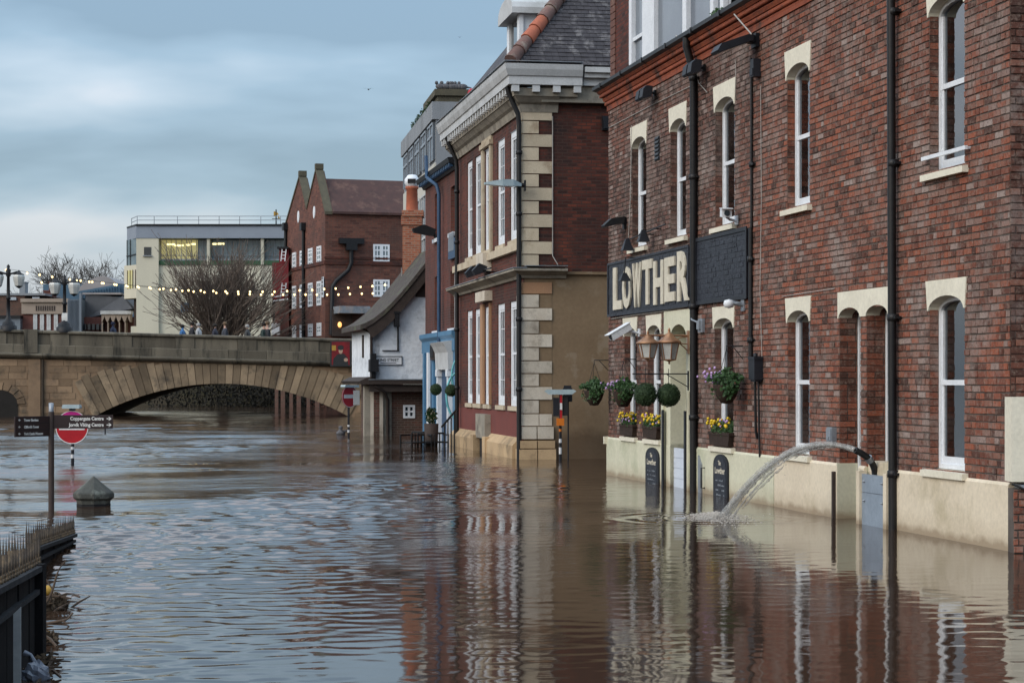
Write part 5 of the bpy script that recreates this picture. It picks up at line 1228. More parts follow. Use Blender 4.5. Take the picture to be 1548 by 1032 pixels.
m = MB(); m.lathe([(.2, cz1 + .86), (.26, cz1 + .95), (.26, cz1 + 1.1), (.14, cz1 + 1.25), (.0, cz1 + 1.27)], (0, -.4, 0), 10); put(m, 'cowl', 'white_paint', ch, A)
put(MB().box(-.14, .14, -.4, -.13, cz1 + .95, cz1 + 1.1), 'cowl_opening', 'vent_black', ch, A)
m = MB(); m.box(cw + .02, cw + .05, -.03, .0, cz0 - .5, zat(405, D)); put(m, 'flashing', 'lead', ch, A)
# street plate and black lamp
n0_, z0_ = wsd(607, 551); n1_, z1_ = wsd(566.5, 539)
STF = Frame(WH.O, (WH.n[0], WH.n[1]))             # the gable plane: u runs out towards the river, the reader's left
t = thing('street_name_plate', 'white street name plate reading KING STREET on the whitewashed gable', 'street sign', STF, (0, 0, z0_))
put(MB().box(n0_, n1_, .0, .03, 0, z1_ - z0_), 'plate', 'white_paint', t)
m = MB(); ring(m, n0_ - .02, n1_ + .02, -.02, z1_ - z0_ + .02, 0, .022, .0, .045); put(m, 'rim', 'rail_grey', t)
put(put_text(MB(), 'KING STREET', .135, (n0_ + n1_) / 2, .032, (z1_ - z0_) * .40, .001, .003, .86, 'CENTER'), 'lettering', 'rail_grey', t)
put(put_text(MB(), 'ANCIENTLY KINGS STAITH', .12, (n0_ + n1_) / 2, .032, .07, .001, 0, .7, 'CENTER'), 'small_lettering', 'rail_grey', t) if False else put(MB().box(n0_ + .18, n1_ - .18, .031, .033, (z1_ - z0_) * .16, (z1_ - z0_) * .24), 'small_line', 'rail_grey', t)
a0, b0 = wsd(595, 474); a1, b1 = wsd(602, 494)
t = thing('wall_lantern', 'tall narrow black lamp with a rod below it on the whitewashed gable', 'lantern', STF, (0, 0, b1))
m = MB(); m.box(a1, a0, .05, .3, 0, b0 - b1); m.box(a1 - .03, a0 + .03, .04, .32, b0 - b1, b0 - b1 + .06); put(m, 'lamp_head', 'iron', t)
m = MB(); zl = wsd(599, 530)[1] - b1; mid = (a0 + a1) / 2; m.tube([(mid - .06, .05, 0), (mid - .06, .05, zl)], .028, 6); m.tube([(mid - .1, .04, zl), (mid + .45, .04, zl)], .02, 5); put(m, 'rod', 'iron', t)
n_, z = wsd(563, 548); m = MB(); m.box(n_ - .14, n_ + .14, .05, .5, -.3, .0 + .1); m.box(n_ - .09, n_ + .09, .02, .3, .1, .3); m.box(n_ - .07, n_ + .07, .1, .3, -.7, -.3); solo(m, 'wall_speaker', 'iron', 'black box on the corner of the white inn left of the street name plate', 'wall box', STF, (0, 0, z))
# ---------------------------------------------------------------- concrete office block behind
TW = frame(657, D0 + 33, 330); th = TW.hit; tu = TW.U
tow = thing('office_block', 'pale concrete office block with a flat roof rising behind the blue fronted house', 'office building', TW)
Lt = tu(609.5); zt = th(657, 154)[1]; z2 = th(657, 246)[1]
put(MB().box(0, Lt, -14, 0, -1, z2), 'lower_wall', 'concrete_pale', tow, TW)
put(MB().box(.01, Lt, -14, -.05, z2, zt), 'upper_wall', 'concrete', tow, TW)
put(MB().box(-.08, Lt + .1, -14, .10, zt - .68, zt), 'parapet', 'concrete', tow, TW)
put(MB().box(-.02, .0, -14, -.06, z2 - 8, zt - .68), 'side_panel', 'concrete', tow, TW)
k = 5
for row, (za_, zb_) in enumerate(((z2 + .15, zt - .75), (z2 - 3.6, z2 - .9), (z2 - 7.4, z2 - 4.8))):
    for i in range(k):
        u0 = .25 + (Lt - .3) * i / k; u1 = u0 + (Lt / k) * .72
        w_ = put(MB().box(u0, u1, -.04 if row == 0 else .001, .03 if row == 0 else .02, za_, zb_), 'window', 'tower_glass', tow, TW)
        m = MB()
        for q in (u0 - .03, (u0 + u1) / 2 - .03, u1 - .03): m.box(q, q + .07, .031, .07, za_, zb_)
        m.box(u0, u1, .032, .072, za_ + .9, za_ + 1.0); m.box(u0, u1, .032, .072, zb_ - .08, zb_); put(m, 'frame', 'cornice_white' if row else 'grey_metal', w_, TW)
n0, n1 = TW.side(664, 140)[0], TW.side(712, 140)[0]
pz1 = TW.side(680, 132)[1]
m = MB(); m.box(.6, 5, n1, n0, zt - .1, pz1 - .25); m.box(.5, 5.2, n1 - .2, n0 + .12, pz1 - .25, pz1); put(m, 'roof_room', 'moss_stone', tow, TW)
m = MB(); m.prism([(n0 - 1.6, zt), (n0 - 5, zt + .5), (n0 - 9, zt + .5), (n0 - 9, zt)], -.0, .6, 'u'); put(m, 'roof_ramp', 'fascia_grey', tow, TW)
n_, z = TW.side(713, 143); m = MB(); m.ball((-.3, n_, z), .2, 8, 6); put(m, 'red_lamp', 'sign_red', tow, TW)
gp = random.Random(4); GP = ['leftmost', 'second from left', 'third from left', 'fourth from left', 'middle', 'fourth from right', 'third from right', 'second from right', 'rightmost']
for i in range(9):
    m = MB(); n_ = n0 - (n0 - n1) * (i + .3) / 9 + gp.uniform(-.2, .2); z = pz1
    m.ball((1.0, n_, z + .16), .15, 8, 6, (.7, 1.3, .8)); m.ball((1.0, n_ + .15, z + .30), .075, 6, 5); m.tube([(1, n_ - .14, z + .15), (1, n_ - .34, z + .12)], [.05, .02], 5); m.tube([(1, n_, z + .08), (1, n_, z)], .02, 4)
    solo(m, 'pigeon', 'feather', f'{GP[i]} pigeon in the row on the roof room of the office block', 'pigeon', TW, None, 'pigeons on the office roof')
for i, (px, py) in enumerate(((633, 186), (626, 196), (640, 172), (648, 164))):
    u = tu(px); m = MB(); m.leaves((u, .0, zt + .1), (.4, .15, .22), 60, .07); put(m, 'roof_weeds', 'leaf_dark', tow, TW)
# ---------------------------------------------------------------- the stone bridge
pR, pL_ = pt(530, 106.5), pt(0, 105.5)
BR = Frame(pR, (pL_[0] - pR[0], pL_[1] - pR[1])); brh = BR.hit; bru = BR.U
bridge = thing('stone_bridge', 'broad stone arch bridge with a panelled parapet crossing the swollen river', 'bridge', BR)
UL, UR = bru(-330), bru(575)
def shear(m):
    m.v = [(x, y, z + (.0265 * min(x, 22) if True else 0)) for x, y, z in m.v]; return m
# heights at the right end (before the rise towards the middle), measured at u = 0
hz_ = lambda py0, py1: None
T = 3.90; C0, C1 = T - 1.16, T - 1.42      # ledge under the parapet
# arch
ua, ub = bru(141), bru(528); uc = (ua + ub) / 2; hw_ = (ua - ub) / 2; zs_ = .0; zcr = brh(340, 579)[1]
rise = zcr - zs_; Ra = (hw_ ** 2 + rise ** 2) / (2 * rise); zc_ = zcr - Ra; amax = math.asin(hw_ / Ra)
def arc(r, a): return (uc + r * math.sin(a), zc_ + r * math.cos(a))
k = 40
ledge = lambda u: C1 + .0265 * min(u, 22)
# spandrel backing
m = MB(); P = [arc(Ra, -amax + 2 * amax * i / k) for i in range(k + 1)]
for i in range(k):
    (x0, z0), (x1, z1) = P[i], P[i + 1]; m.add([(x0, 0, z0), (x1, 0, z1), (x1, 0, ledge(x1)), (x0, 0, ledge(x0))], [(0, 1, 2, 3)])
    m.add([(x0, 0, z0), (x1, 0, z1), (x1, -12, z1), (x0, -12, z0)], [(0, 1, 2, 3)])
nich = [bru(30), bru(-32)]; zn = brh(0, 588)[1]
def plain(a, b): m.add([(a, 0, -1.5), (b, 0, -1.5), (b, 0, ledge(b)), (a, 0, ledge(a))], [(0, 1, 2, 3)])
plain(UR, P[0][0]); plain(P[-1][0], UL)
m.box(UR, P[0][0], -12, -.01, -1.5, -.0); m.add([(P[0][0], 0, -1.5), (P[0][0], -12, -1.5), (P[0][0], -12, 0), (P[0][0], 0, 0)], [(0, 1, 2, 3)]); m.add([(P[-1][0], 0, -1.5), (P[-1][0], -12, -1.5), (P[-1][0], -12, P[-1][1]), (P[-1][0], 0, P[-1][1])], [(0, 1, 2, 3)])
for i in range(k):
    (x0, z0), (x1, z1) = P[i], P[i + 1]; m.add([(x0, -12, z0), (x1, -12, z1), (x1, -12, ledge(x1)), (x0, -12, ledge(x0))], [(0, 1, 2, 3)])
wallb = put(m, 'spandrel_wall', 'ashlar', bridge, BR)
# voussoirs
nv = 37; rb = random.Random(12)
def ext(a): return 1.02 + .95 * (abs(a) / amax) ** 1.5 + (.20 if int(abs(a) / amax * nv / 2) % 2 else 0) * (abs(a) / amax)
for i in range(nv):
    a0, a1 = -amax + 2 * amax * i / nv, -amax + 2 * amax * (i + 1) / nv; e_ = ext((a0 + a1) / 2); g_ = .014 / Ra
    q = [arc(Ra - .02, a0 + g_), arc(Ra - .02, a1 - g_), arc(Ra + e_, a1 - g_), arc(Ra + e_, a0 + g_)]
    q = [(x, min(z, ledge(x) - .02)) for x, z in q]
    pr = .05 + rb.uniform(0, .02); put(MB().prism(q, -.6, pr), 'voussoir', 'voussoir_stone', wallb, BR)
# ashlar courses
def under_arch(u, z):
    d = math.hypot(u - uc, z - zc_); a = math.atan2(u - uc, z - zc_)
    return abs(a) < amax * 1.02 and d < Ra + ext(a) - .10
nst = 0
for r in range(9):
    z0 = -.15 + r * .335; u = UR + .2
    while u < UL and nst < 290:
        w_ = rb.uniform(.7, 1.5); a, b = u + .012, u + w_ - .012; u += w_; z1 = z0 + .335
        if a > bru(-120): break
        if z0 > ledge(a) - .05: continue
        z1 = min(z1, ledge(a) - .015)
        if z1 - z0 < .05: continue
        # trim to the voussoirs
        s_ = [a + (b - a) * q / 40 for q in range(41)]; ok = [not (under_arch(x, z0 + .02) or under_arch(x, z1 - .02)) and not (nich[0] < x < nich[1] and z0 < zn) for x in s_]
        if not any(ok): continue
        xs_ = [x for x, o in zip(s_, ok) if o]
        if max(xs_) - min(xs_) < .12: continue
        if abs((a + b) / 2 - bru(59)) < .12: continue
        put(MB().box(min(xs_), max(xs_), -.2, .018 + rb.uniform(0, .012), z0 + .012, z1 - .010), 'ashlar_block', 'ashlar', wallb, BR); nst += 1
# left pier with its arched niche and a rain pipe
m = MB(); kk = 10; nu0, nu1 = nich[0] + .1, nich[1] - .1; cxn, hwn = (nu0 + nu1) / 2, (nu1 - nu0) / 2
Pn = [(nu1, -.6), (nu1, zn - .75)] + [(cxn + hwn * math.cos(math.pi * i / kk), zn - .75 + .72 * math.sin(math.pi * i / kk)) for i in range(1, kk)] + [(nu0, zn - .75), (nu0, -.6)]
put(MB().prism(Pn, .02, .06), 'niche', 'room_dark', bridge, BR)
for i in range(9):
    a0, a1 = math.pi * i / 9, math.pi * (i + 1) / 9; q = [(cxn + (hwn + o) * math.cos(a), zn - .75 + (.72 + o) * math.sin(a)) for a, o in ((a0 + .02, 0), (a1 - .02, 0), (a1 - .02, .38), (a0 + .02, .38))]
    put(MB().prism(q, -.1, .075), 'niche_voussoir', 'ashlar', bridge, BR)
m = MB(); u = bru(60); m.box(u - .05, u + .55, -.1, .10, -.6, ledge(u) - .02); put(m, 'pilaster', 'ashlar', bridge, BR)
m = MB(); m.tube([(u - .16, .1, ledge(u) - .05), (u - .16, .1, -.5)], .06, 6); put(m, 'rain_pipe', 'joint_dark', bridge, BR)
# ledge, parapet, panels and coping
def run(name, mat, prof, a, b, seg=2.4):
    q = a; par = None
    while q < b:
        e_ = min(q + seg, b); m = MB(); m.prism([(x, z) for x, z in prof], q + .008, e_ - .008, 'u'); o = put(shear(m), name, mat, bridge, BR); q = e_
run('ledge_stone', 'parapet_stone', [(-.4, C1), (.12, C1), (.26, C1 + .10), (.30, C1 + .16), (.30, C1 + .22), (.1, C1 + .27), (-.4, C1 + .27)], UR, UL)
run('plinth_stone', 'parapet_stone', [(-.38, C0 + .012), (.10, C0 + .012), (.10, C0 + .40), (.07, C0 + .44), (-.38, C0 + .44)], UR, UL, 1.9)
run('coping_stone', 'parapet_stone', [(-.42, T - .17), (.10, T - .17), (.14, T - .13), (.14, T - .05), (.02, T), (-.34, T), (-.42, T - .05)], UR, UL, 2.1)
q = UR; i = 0
while q < UL:
    e_ = q + 3.1
    put(shear(MB().box(q + .95, e_, -.36, .025, C0 + .445, T - .175)), 'parapet_panel', 'parapet_stone', bridge, BR); put(shear(MB().box(q, q + .93, -.36, .075, C0 + .445, T - .175)), 'parapet_pier', 'parapet_stone', bridge, BR); q = e_
u = bru(57); put(shear(MB().box(u - .02, u + .65, -.45, .20, C1 + .28, T + .03)), 'parapet_pier', 'parapet_stone', bridge, BR)
m = MB(); m.box(UR, UL, -12.5, -.45, C1 - .2, C0 + .02); put(shear(m), 'deck', 'asphalt', bridge, BR)
m = MB(); m.box(UR, UL, -12.9, -12.5, C1 - .2, T); put(shear(m), 'far_parapet', 'parapet_stone', bridge, BR)
# banner on the right end
a, b = bru(531), bru(499.5); z0, z1 = brh(515, 554)[1], brh(515, 515)[1]
t = thing('portrait_banner', 'dark red banner with a painted figure in a black cap hung on the bridge end', 'banner', BR, ((a + b) / 2, .31, z0)); w_, h_ = (b - a) / 2, z1 - z0
put(MB().box(-w_, w_, 0, .03, 0, h_), 'cloth', 'banner_dark', t); put(MB().box(-w_ * .86, w_ * .86, .031, .036, .08, h_ * .96), 'red_ground', 'banner_red', t)
def disc(cx, cz, rx, rz, n0, mat, name, k=14): put(MB().prism([(cx + rx * math.cos(2 * math.pi * i / k), cz + rz * math.sin(2 * math.pi * i / k)) for i in range(k)], .037, n0), name, mat, t)
put(MB().prism([(-w_ * .75, .02), (w_ * .75, .02), (w_ * .7, h_ * .3), (w_ * .3, h_ * .48), (-w_ * .3, h_ * .5), (-w_ * .65, h_ * .35)], .037, .041), 'robe', 'banner_dark', t)
disc(0, h_ * .62, w_ * .20, h_ * .13, .043, 'banner_skin', 'face'); disc(0, h_ * .73, w_ * .30, h_ * .10, .045, 'banner_dark', 'cap'); disc(-w_ * .5, h_ * .26, w_ * .2, h_ * .07, .044, 'banner_skin', 'hand')
put(MB().box(w_ * .45, w_ * .85, .037, .042, h_ * .62, h_ * .82), 'gold_patch', 'banner_gold', t)
# twin lamps on the parapet
def bridge_lamp(px, ytop, ybase, arms, ylant, label):
    u = bru(px, -.2); zt_ = brh(px, ytop, -.2)[1]; zb_ = brh(px, ybase, -.2)[1]; hh = zt_ - zb_
    t = thing('bridge_lamp', label, 'street lamp', BR, (u, -.2, zb_), 'twin lanterns along the bridge parapet')
    m = MB(); m.lathe([(.42, -.15), (.42, .12), (.34, .14), (.30, .30), (.16, .38), (.14, .5), (.10, .55), (.085, hh * .45), (.14, hh * .46), (.09, hh * .49), (.075, hh * .80), (.13, hh * .82), (.10, hh * .86), (.14, hh * .90), (.06, hh * .93), (.09, hh * .965), (.0, hh)], (0, 0, 0), 10); put(m, 'post', 'iron', t)
    aw = abs(bru(arms, -.2) - u); za_ = hh * .86
    zl1 = brh(px, ylant[0], -.2)[1] - zb_; zl0 = brh(px, ylant[1], -.2)[1] - zb_
    for s in (-1, 1):
        m = MB(); m.tube([(0, 0, za_ - .05), (s * aw * .4, 0, za_ - .02), (s * aw * .8, 0, za_ + .05), (s * aw, 0, za_ + .03), (s * aw, 0, zl1)], .05, 6); put(m, 'arm', 'iron', t)
        m = MB(); m.lathe([(.12, zl1 + .16), (.25, zl1 + .10), (.30, zl1 - .0), (.29, zl1 - .12), (.20, zl0 + .06), (.10, zl0)], (s * aw, 0, 0), 8, False); l = put(m, 'lantern_glass', 'lamp_glass', t)
        m = MB(); m.lathe([(.0, zl1 + .34), (.06, zl1 + .28), (.14, zl1 + .17), (.27, zl1 + .115), (.27, zl1 + .09)], (s * aw, 0, 0), 8); m.lathe([(.21, zl0 + .07), (.12, zl0), (.0, zl0 - .07)], (s * aw, 0, 0), 8); put(m, 'lantern_cap', 'iron', l)
bridge_lamp(12.6, 399, 496, 28.5, (418, 434), 'twin lantern lamp on the bridge at the left edge of the view')
bridge_lamp(97.6, 415, 498, 112, (430, 446), 'twin lantern lamp on the bridge with a white notice on its post')
u = bru(98, -.1); z = brh(98, 479, -.1)[1]; m = MB(); m.box(-.13, .13, 0, .02, -.2, .2); solo(m, 'post_notice', 'print_white', 'small white notice fixed to the post of the bridge lamp', 'notice', BR, (u, -.08, z))
# people walking over the bridge
def person(px, head_y, coat, trousers, hair, label, face=1):
    n = -1.6; u = bru(px, n); ztop_ = brh(px, head_y, n)[1]; dz = C0 + .02 + .0265 * u; hgt = ztop_ - dz
    hgt = min(max(hgt, 1.5), 1.95)
    name = 'coat_%d' % len(MATS); personmat(name, coat, trousers)
    me = bpy.data.meshes.new('person'); s = hgt / 1.75
    V = [(0, 0, .95), (0, 0, 1.2), (0, 0, 1.40), (0, 0, 1.50), (0, .01, 1.66), (.10, .05, .88), (.11, .12, .48), (.11, .06, .08), (.11, .2, .04), (-.10, -.05, .88), (-.11, -.08, .48), (-.11, -.2, .1), (-.11, -.06, .04), (.21, 0, 1.40), (.26, .02, 1.12), (.24, .14, .88), (-.21, 0, 1.40), (-.26, -.04, 1.12), (-.24, .04, .88)]
    E = [(0, 1), (1, 2), (2, 3), (3, 4), (0, 5), (5, 6), (6, 7), (7, 8), (0, 9), (9, 10), (10, 11), (11, 12), (2, 13), (13, 14), (14, 15), (2, 16), (16, 17), (17, 18)]
    rad = [.17, .18, .16, .055, .085, .10, .07, .05, .04, .10, .07, .05, .04, .075, .055, .04, .075, .055, .04]
    me.from_pydata([(x * s, y * s * face, z * s) for x, y, z in V], E, []); me.materials.append(MATS[name])
    o = bpy.data.objects.new('person', me); COL.objects.link(o); md = o.modifiers.new('skin', 'SKIN'); sk = me.skin_vertices[0].data
    for i, r in enumerate(rad): sk[i].radius = (r * s, r * s)
    sk[0].use_root = True
    ss = o.modifiers.new('smooth', 'SUBSURF'); ss.levels = ss.render_levels = 1
    setw(o, BR.M @ Matrix.Translation((u, n, dz)) @ Matrix.Rotation(R(75 * face), 4, 'Z')); tag(o, label, 'person', 'people crossing the bridge')
    m = MB(); m.ball((0, -.015, 1.68 * s), .108 * s, 10, 7, (1, 1.05, 1.0)); m.v = [v for v in m.v]; h = put(m, 'hair', hair, o)
M('hair_dark', (.02, .015, .012), rough=.8, bump=0); M('hair_fair', (.13, .085, .05), rough=.8, bump=0); M('hair_grey', (.35, .34, .33), rough=.8, bump=0); M('hat_navy', (.012, .018, .045), rough=.9, bump=0)
K = (.02, .022, .03)
person(171, 487, (.012, .018, .045), K, 'hat_navy', 'person in a dark navy coat and hat left of the cream building')
person(276, 491, (.05, .16, .36), K, 'hair_dark', 'person in a bright blue jacket below the left edge of the bare tree')
person(290, 487, (.02, .02, .025), K, 'hair_dark', 'person in a black coat behind the one in the pale coat', -1)
person(300, 489, (.40, .40, .40), K, 'hair_grey', 'person in a pale grey coat at the left of the bare tree')
person(325, 490, (.03, .03, .045), K, 'hair_dark', 'person in a dark coat in front of the bare tree trunk')
person(340, 487, (.04, .045, .06), K, 'hair_fair', 'fair haired person in a dark coat right of the bare tree trunk', -1)
person(374, 491, (.05, .05, .05), K, 'hair_grey', 'grey haired person crossing alone under the right side of the bare tree')
person(399, 488, (.025, .045, .04), K, 'hair_dark', 'person in a dark green coat beside the fair haired one')
person(404, 486, (.03, .03, .035), K, 'hair_fair', 'fair haired person in a dark coat nearest the red panels', -1)
# festoon lights
def festoon(pts, n, sup, label, fr=BR, r=.05):
    t = thing('festoon_lights', label, 'string lights', fr, (0, 0, 0), 'strings of warm bulbs over the bridge')
    P = [(*((lambda q: (q[0], n, q[1]))(fr.hit(x, y, n))),) for x, y in pts]
    m = MB(); m.tube([(a, b, c + r * 1.3) for a, b, c in P], .012, 4); put(m, 'cable', 'cable', t)
    b0 = None
    for p in P:
        if b0 is None: m = MB(); m.ball((0, 0, 0), r, 8, 6, (1, 1, 1.15)); b0 = put(m, 'bulb', 'bulb', t, fr, p)
        else: o = bpy.data.objects.new('bulb', b0.data); COL.objects.link(o); setw(o, fr.M @ Matrix.Translation(p), t)
festoon([(9, 408), (41, 413), (60, 415.5), (79, 418.6), (98, 421), (116, 424), (135, 426), (154, 428), (173, 430), (191, 432), (208, 433.5), (226, 435), (247, 436.5), (266, 437.6), (285, 439), (303.5, 439.3), (322.5, 440), (341, 440.6), (360, 441), (378, 441), (397, 441), (415, 441), (434, 440), (453, 439), (472, 438.5), (490, 437), (507.5, 436.2), (526.5, 435), (545, 433.6), (563, 432.5), (582, 430.7)], -1.0, None, 'upper string of warm bulbs strung along the bridge from the left lamp to the mill')
festoon([(63, 427), (81, 424.5), (105.6, 422.5), (122, 424.3), (139.5, 426.2), (156.5, 428.2), (176, 430.5), (193, 433), (210, 434.6), (228, 436), (241.5, 437.3), (258.5, 438.5), (275.6, 439.6), (292.7, 440.8), (309, 441.8), (327, 442.7), (343.4, 443.3), (360.5, 444.4), (377.6, 444.8), (394.6, 445.2), (411.7, 445.2), (428, 445.5), (445, 445.4), (462, 445.4), (479, 445.4), (494.5, 445.4), (511.6, 445.3), (529, 444.5), (547, 444), (563.5, 443.6)], -4.5, None, 'lower string of warm bulbs strung behind the upper one over the bridge')
# ---------------------------------------------------------------- land and hedge beyond
m = MB(); m.box(-60, 60, 158, 900, -2, 2.6); struct(m, 'riverbank', 'land')
m = MB(); rh_ = random.Random(3); m.leaves((-17, 152, .9), (10, 6, 2.2), 9000, .13); tag(put(m, 'riverside_scrub', 'far_hedge'), 'dark bare scrub on the river bank seen through the bridge arch', 'scrub', kind='stuff')
# ---------------------------------------------------------------- brick mill with two gables
MI = frame(491.6, 150, -300); mh = MI.hit; mu = MI.U; ms = MI.side
mill = thing('brick_mill', 'old red brick mill with twin gables and a long plum tiled roof beyond the bridge', 'mill', MI)
Lm = mu(432); zev = mh(491.6, 322)[1]; nR = ms(640, 400)[0]
a1 = mu(478), mh(478, 258)[1]; v1 = mu(464), mh(464, 317)[1]; a2 = mu(453), mh(453, 268.5)[1]; e2 = Lm, mh(432, 338)[1]
m = MB(); m.prism([(0, -1.5), (0, zev), a1, v1, a2, (Lm, zev), (Lm, -1.5)], -.6, 0); put(m, 'gable_wall', 'mill_brick', mill, MI)
put(MB().box(.0, .6, nR, -.6, -1.5, zev), 'side_wall', 'mill_brick', mill, MI)
zr_ = ms(520, 273, a1[0])[1]
m = MB(); m.prism([(-.25, zev - .05), (-.25, zev + .12), (a1[0], zr_ + .1), (v1[0], v1[1] - .2), (a2[0], zr_ - .3), (Lm, zev), (Lm, zev - .1)], nR, -.5); put(m, 'roof', 'mill_roof', mill, MI)
m = MB()
for (x0, z0), (x1, z1) in (((0 - .15, zev - .1), a1), (a1, v1), (v1, a2), (a2, (Lm, zev))):
    m.prism([(x0, z0), (x1, z1), (x1, z1 + .22), (x0, z0 + .22)], -.5, .06)
for c in (a1, a2): m.box(c[0] - .2, c[0] + .2, -.5, .07, c[1] + .1, c[1] + .5)
put(m, 'gable_coping', 'moss_stone', mill, MI)
for y0 in (396, 404): pass
zb1 = mh(491.6, 397)[1]
put(MB().box(-.08, Lm, -.2, .08, zb1 - .1, zb1 + .15), 'string_course', 'palace_side_brick', mill, MI); put(MB().box(-.09, .1, nR, .08, zb1 - .11, zb1 + .16), 'string_course', 'palace_side_brick', mill, MI)
zb2 = mh(491.6, 438)[1]
put(MB().box(-.06, .1, nR, .06, zb2 + 2.2, zb2 + 2.35), 'string_course', 'palace_side_brick', mill, MI)
cols = [(442.5, 448), (454, 460.5), (466.5, 473), (479.5, 486)]
for y0, y1 in ((308 * .426 + 240, 372 * .426 + 240), (433 * .426 + 240, 519 * .426 + 240), (581 * .426 + 240, 627 * .426 + 240)):
    za_, zb_ = mh(486, y1)[1], mh(486, y0)[1]
    for a, b in cols:
        u0, u1 = mu(b), mu(a); w_ = put(MB().box(u0 + .1, u1 - .1, .0, .02, za_ + .1, zb_ - .1), 'window', 'glass_day', mill, MI)
        m = MB(); ring(m, u0, u1, za_, zb_, 0, .16, -.02, .06)
        for q in (1, 2, 3): z = za_ + (zb_ - za_) * q / 4; m.box(u0 + .15, u1 - .15, .021, .05, z - .05, z + .05)
        m.box((u0 + u1) / 2 - .06, (u0 + u1) / 2 + .06, .02, .049, za_ + .15, zb_ - .15); put(m, 'frame', 'white_paint', w_, MI)
for (x, y) in ((451.5, 328), (475.4, 321)):
    u, z = mh(x, y); m = MB(); m.prism([(u + .3 * math.cos(i * .5236), z + .45 * math.sin(i * .5236)) for i in range(12)], .0, .05); put(m, 'round_window', 'white_paint', mill, MI)
for y0, y1 in ((303, 367), (428, 490)):
    n0, zb_ = ms(385 * .426 + 400, y0 * .426 + 240); n1, za_ = ms(443 * .426 + 400, y1 * .426 + 240)
    w_ = put(MB().box(-.03, .0, n1 + .1, n0 - .1, za_ + .1, zb_ - .1), 'window', 'glass_day', mill, MI); m = MB()
    m.box(-.06, .0, n1, n1 + .14, za_, zb_); m.box(-.06, .0, n0 - .14, n0, za_, zb_); m.box(-.06, 0, n1 + .14, n0 - .14, za_, za_ + .14); m.box(-.06, 0, n1 + .14, n0 - .14, zb_ - .14, zb_); mid = (n0 + n1) / 2; m.box(-.058, 0, mid - .12, mid + .12, za_ + .14, zb_ - .14)
    for q in (.25, .75): x = n1 + (n0 - n1) * q; m.box(-.05, 0, x - .04, x + .04, za_ + .14, zb_ - .14)
    for q in (1, 2): z = za_ + (zb_ - za_) * q / 3; m.box(-.049, 0, n1 + .14, n0 - .14, z - .05, z + .05)
    put(m, 'frame', 'white_paint', w_, MI)
def mside(x, y): n, z = ms(x * .426 + 400, y * .426 + 240); return (-.2, n, z)
m = MB(); m.tube([mside(305, 300), mside(305, 370), mside(295, 395), mside(250, 435), mside(238, 455), mside(234, 625)], .16, 6); p_ = mside(305, 300); m.box(-.45, -.05, p_[1] - .9, p_[1] + .9, p_[2] - .05, p_[2] + .35); m.box(-.45, -.05, p_[1] - .4, p_[1] + .4, p_[2] - .5, p_[2] - .05); put(m, 'drainpipe', 'iron', mill, MI)
for px in (434, 461): u = mu(px); m = MB(); z = mh(px, 340)[1]; m.tube([(u, .12, z), (u, .12, -1)], .13, 6); m.box(u - .3, u + .3, .02, .35, z - .4, z + .15); put(m, 'drainpipe', 'iron', mill, MI)
n0, z = ms(502, 467); n1 = ms(548, 467)[0]
put(MB().box(-2.2, .0, n1, n0, z - .35, z + .15), 'canopy', 'lead', mill, MI)
n0, z = ms(500, 489); m = MB(); m.box(-.5, .0, ms(530, 490)[0], ms(500, 490)[0], z - .9, z + 1.0); put(m, 'doorway', 'brown_wood', mill, MI)
n0, z = ms(510, 491); m = MB(); m.ball((-.7, n0, z), .15, 8, 6, (1, 1, 1.4)); put(m, 'warm_light', 'warm_lamp', mill, MI)
n0, z = ms(524, 497); m = MB(); m.ball((-.7, n0, z), .11, 8, 6); put(m, 'warm_light', 'warm_lamp', mill, MI)
n0, z1 = ms(491.5, 418); z0 = ms(491, 449)[1]; t = thing('mill_banner', 'narrow white banner with dark marks on the corner of the brick mill', 'banner', MI, (0, .1, z0)); put(MB().box(.0, .45, .0, .06, 0, z1 - z0), 'cloth', 'white_paint', t); m = MB()
for q in range(5): m.box(.1, .35, .061, .07, .15 + q * (z1 - z0) / 5.3, .35 + q * (z1 - z0) / 5.3)
put(m, 'marks', 'rail_grey', t)
# brick piers of the riverside terrace seen under the arch
for i, px in enumerate((418, 428, 440, 452, 466, 480)):
    A = frontal(px, 146); m = MB(); m.box(-.12, .12 + .05 * (i % 2), -.3, 0, -1.2, 2.6); solo(m, 'terrace_pier', 'old_brick', f"{('leftmost', 'second from left', 'third from left', 'third from right', 'second from right', 'rightmost')[i]} of the brick terrace piers seen under the bridge arch", 'pier', A, None, 'terrace piers under the arch')
# ---------------------------------------------------------------- red panelled building beside the mill
A = frontal(432, 160); D = 160; s_ = D / F; X = lambda px: (432 - px) * s_
t = thing('red_clad_building', 'dark red clad upper storey over pink brick tucked beside the mill', 'building', A)
put(MB().box(X(436), X(411.5), -6, 0, zat(452, D), zat(397, D)), 'red_cladding', 'red_panel', t); put(MB().box(X(436), X(421), -5, -.5, zat(397, D), zat(373, D)), 'upper_storey', 'red_panel', t); put(MB().box(X(436), X(411), -5.8, -.3, -1, zat(452, D)), 'brick_base', 'shop_brick', t)
m = MB(); m.box(X(436), X(419), -5, .1, zat(376, D), zat(373, D)); put(m, 'flat_roof', 'iron', t)
m = MB()
for y0 in (395, 446):
    for px in (425, 431): m.tube([(X(px), .2, zat(y0, D)), (X(px + 2), .2, zat(y0 - 18, D))], .05, 4)
    for q in (4, 9, 14): m.tube([(X(425 + q * .1), .2, zat(y0 - q, D)), (X(432), .2, zat(y0 - q, D))], .04, 4)
m.tube([(X(414), .3, zat(449, D)), (X(436), .3, zat(446, D))], .06, 4); m.tube([(X(414), .3, zat(455, D)), (X(436), .3, zat(452, D))], .06, 4); put(m, 'ladder', 'white_paint', t)
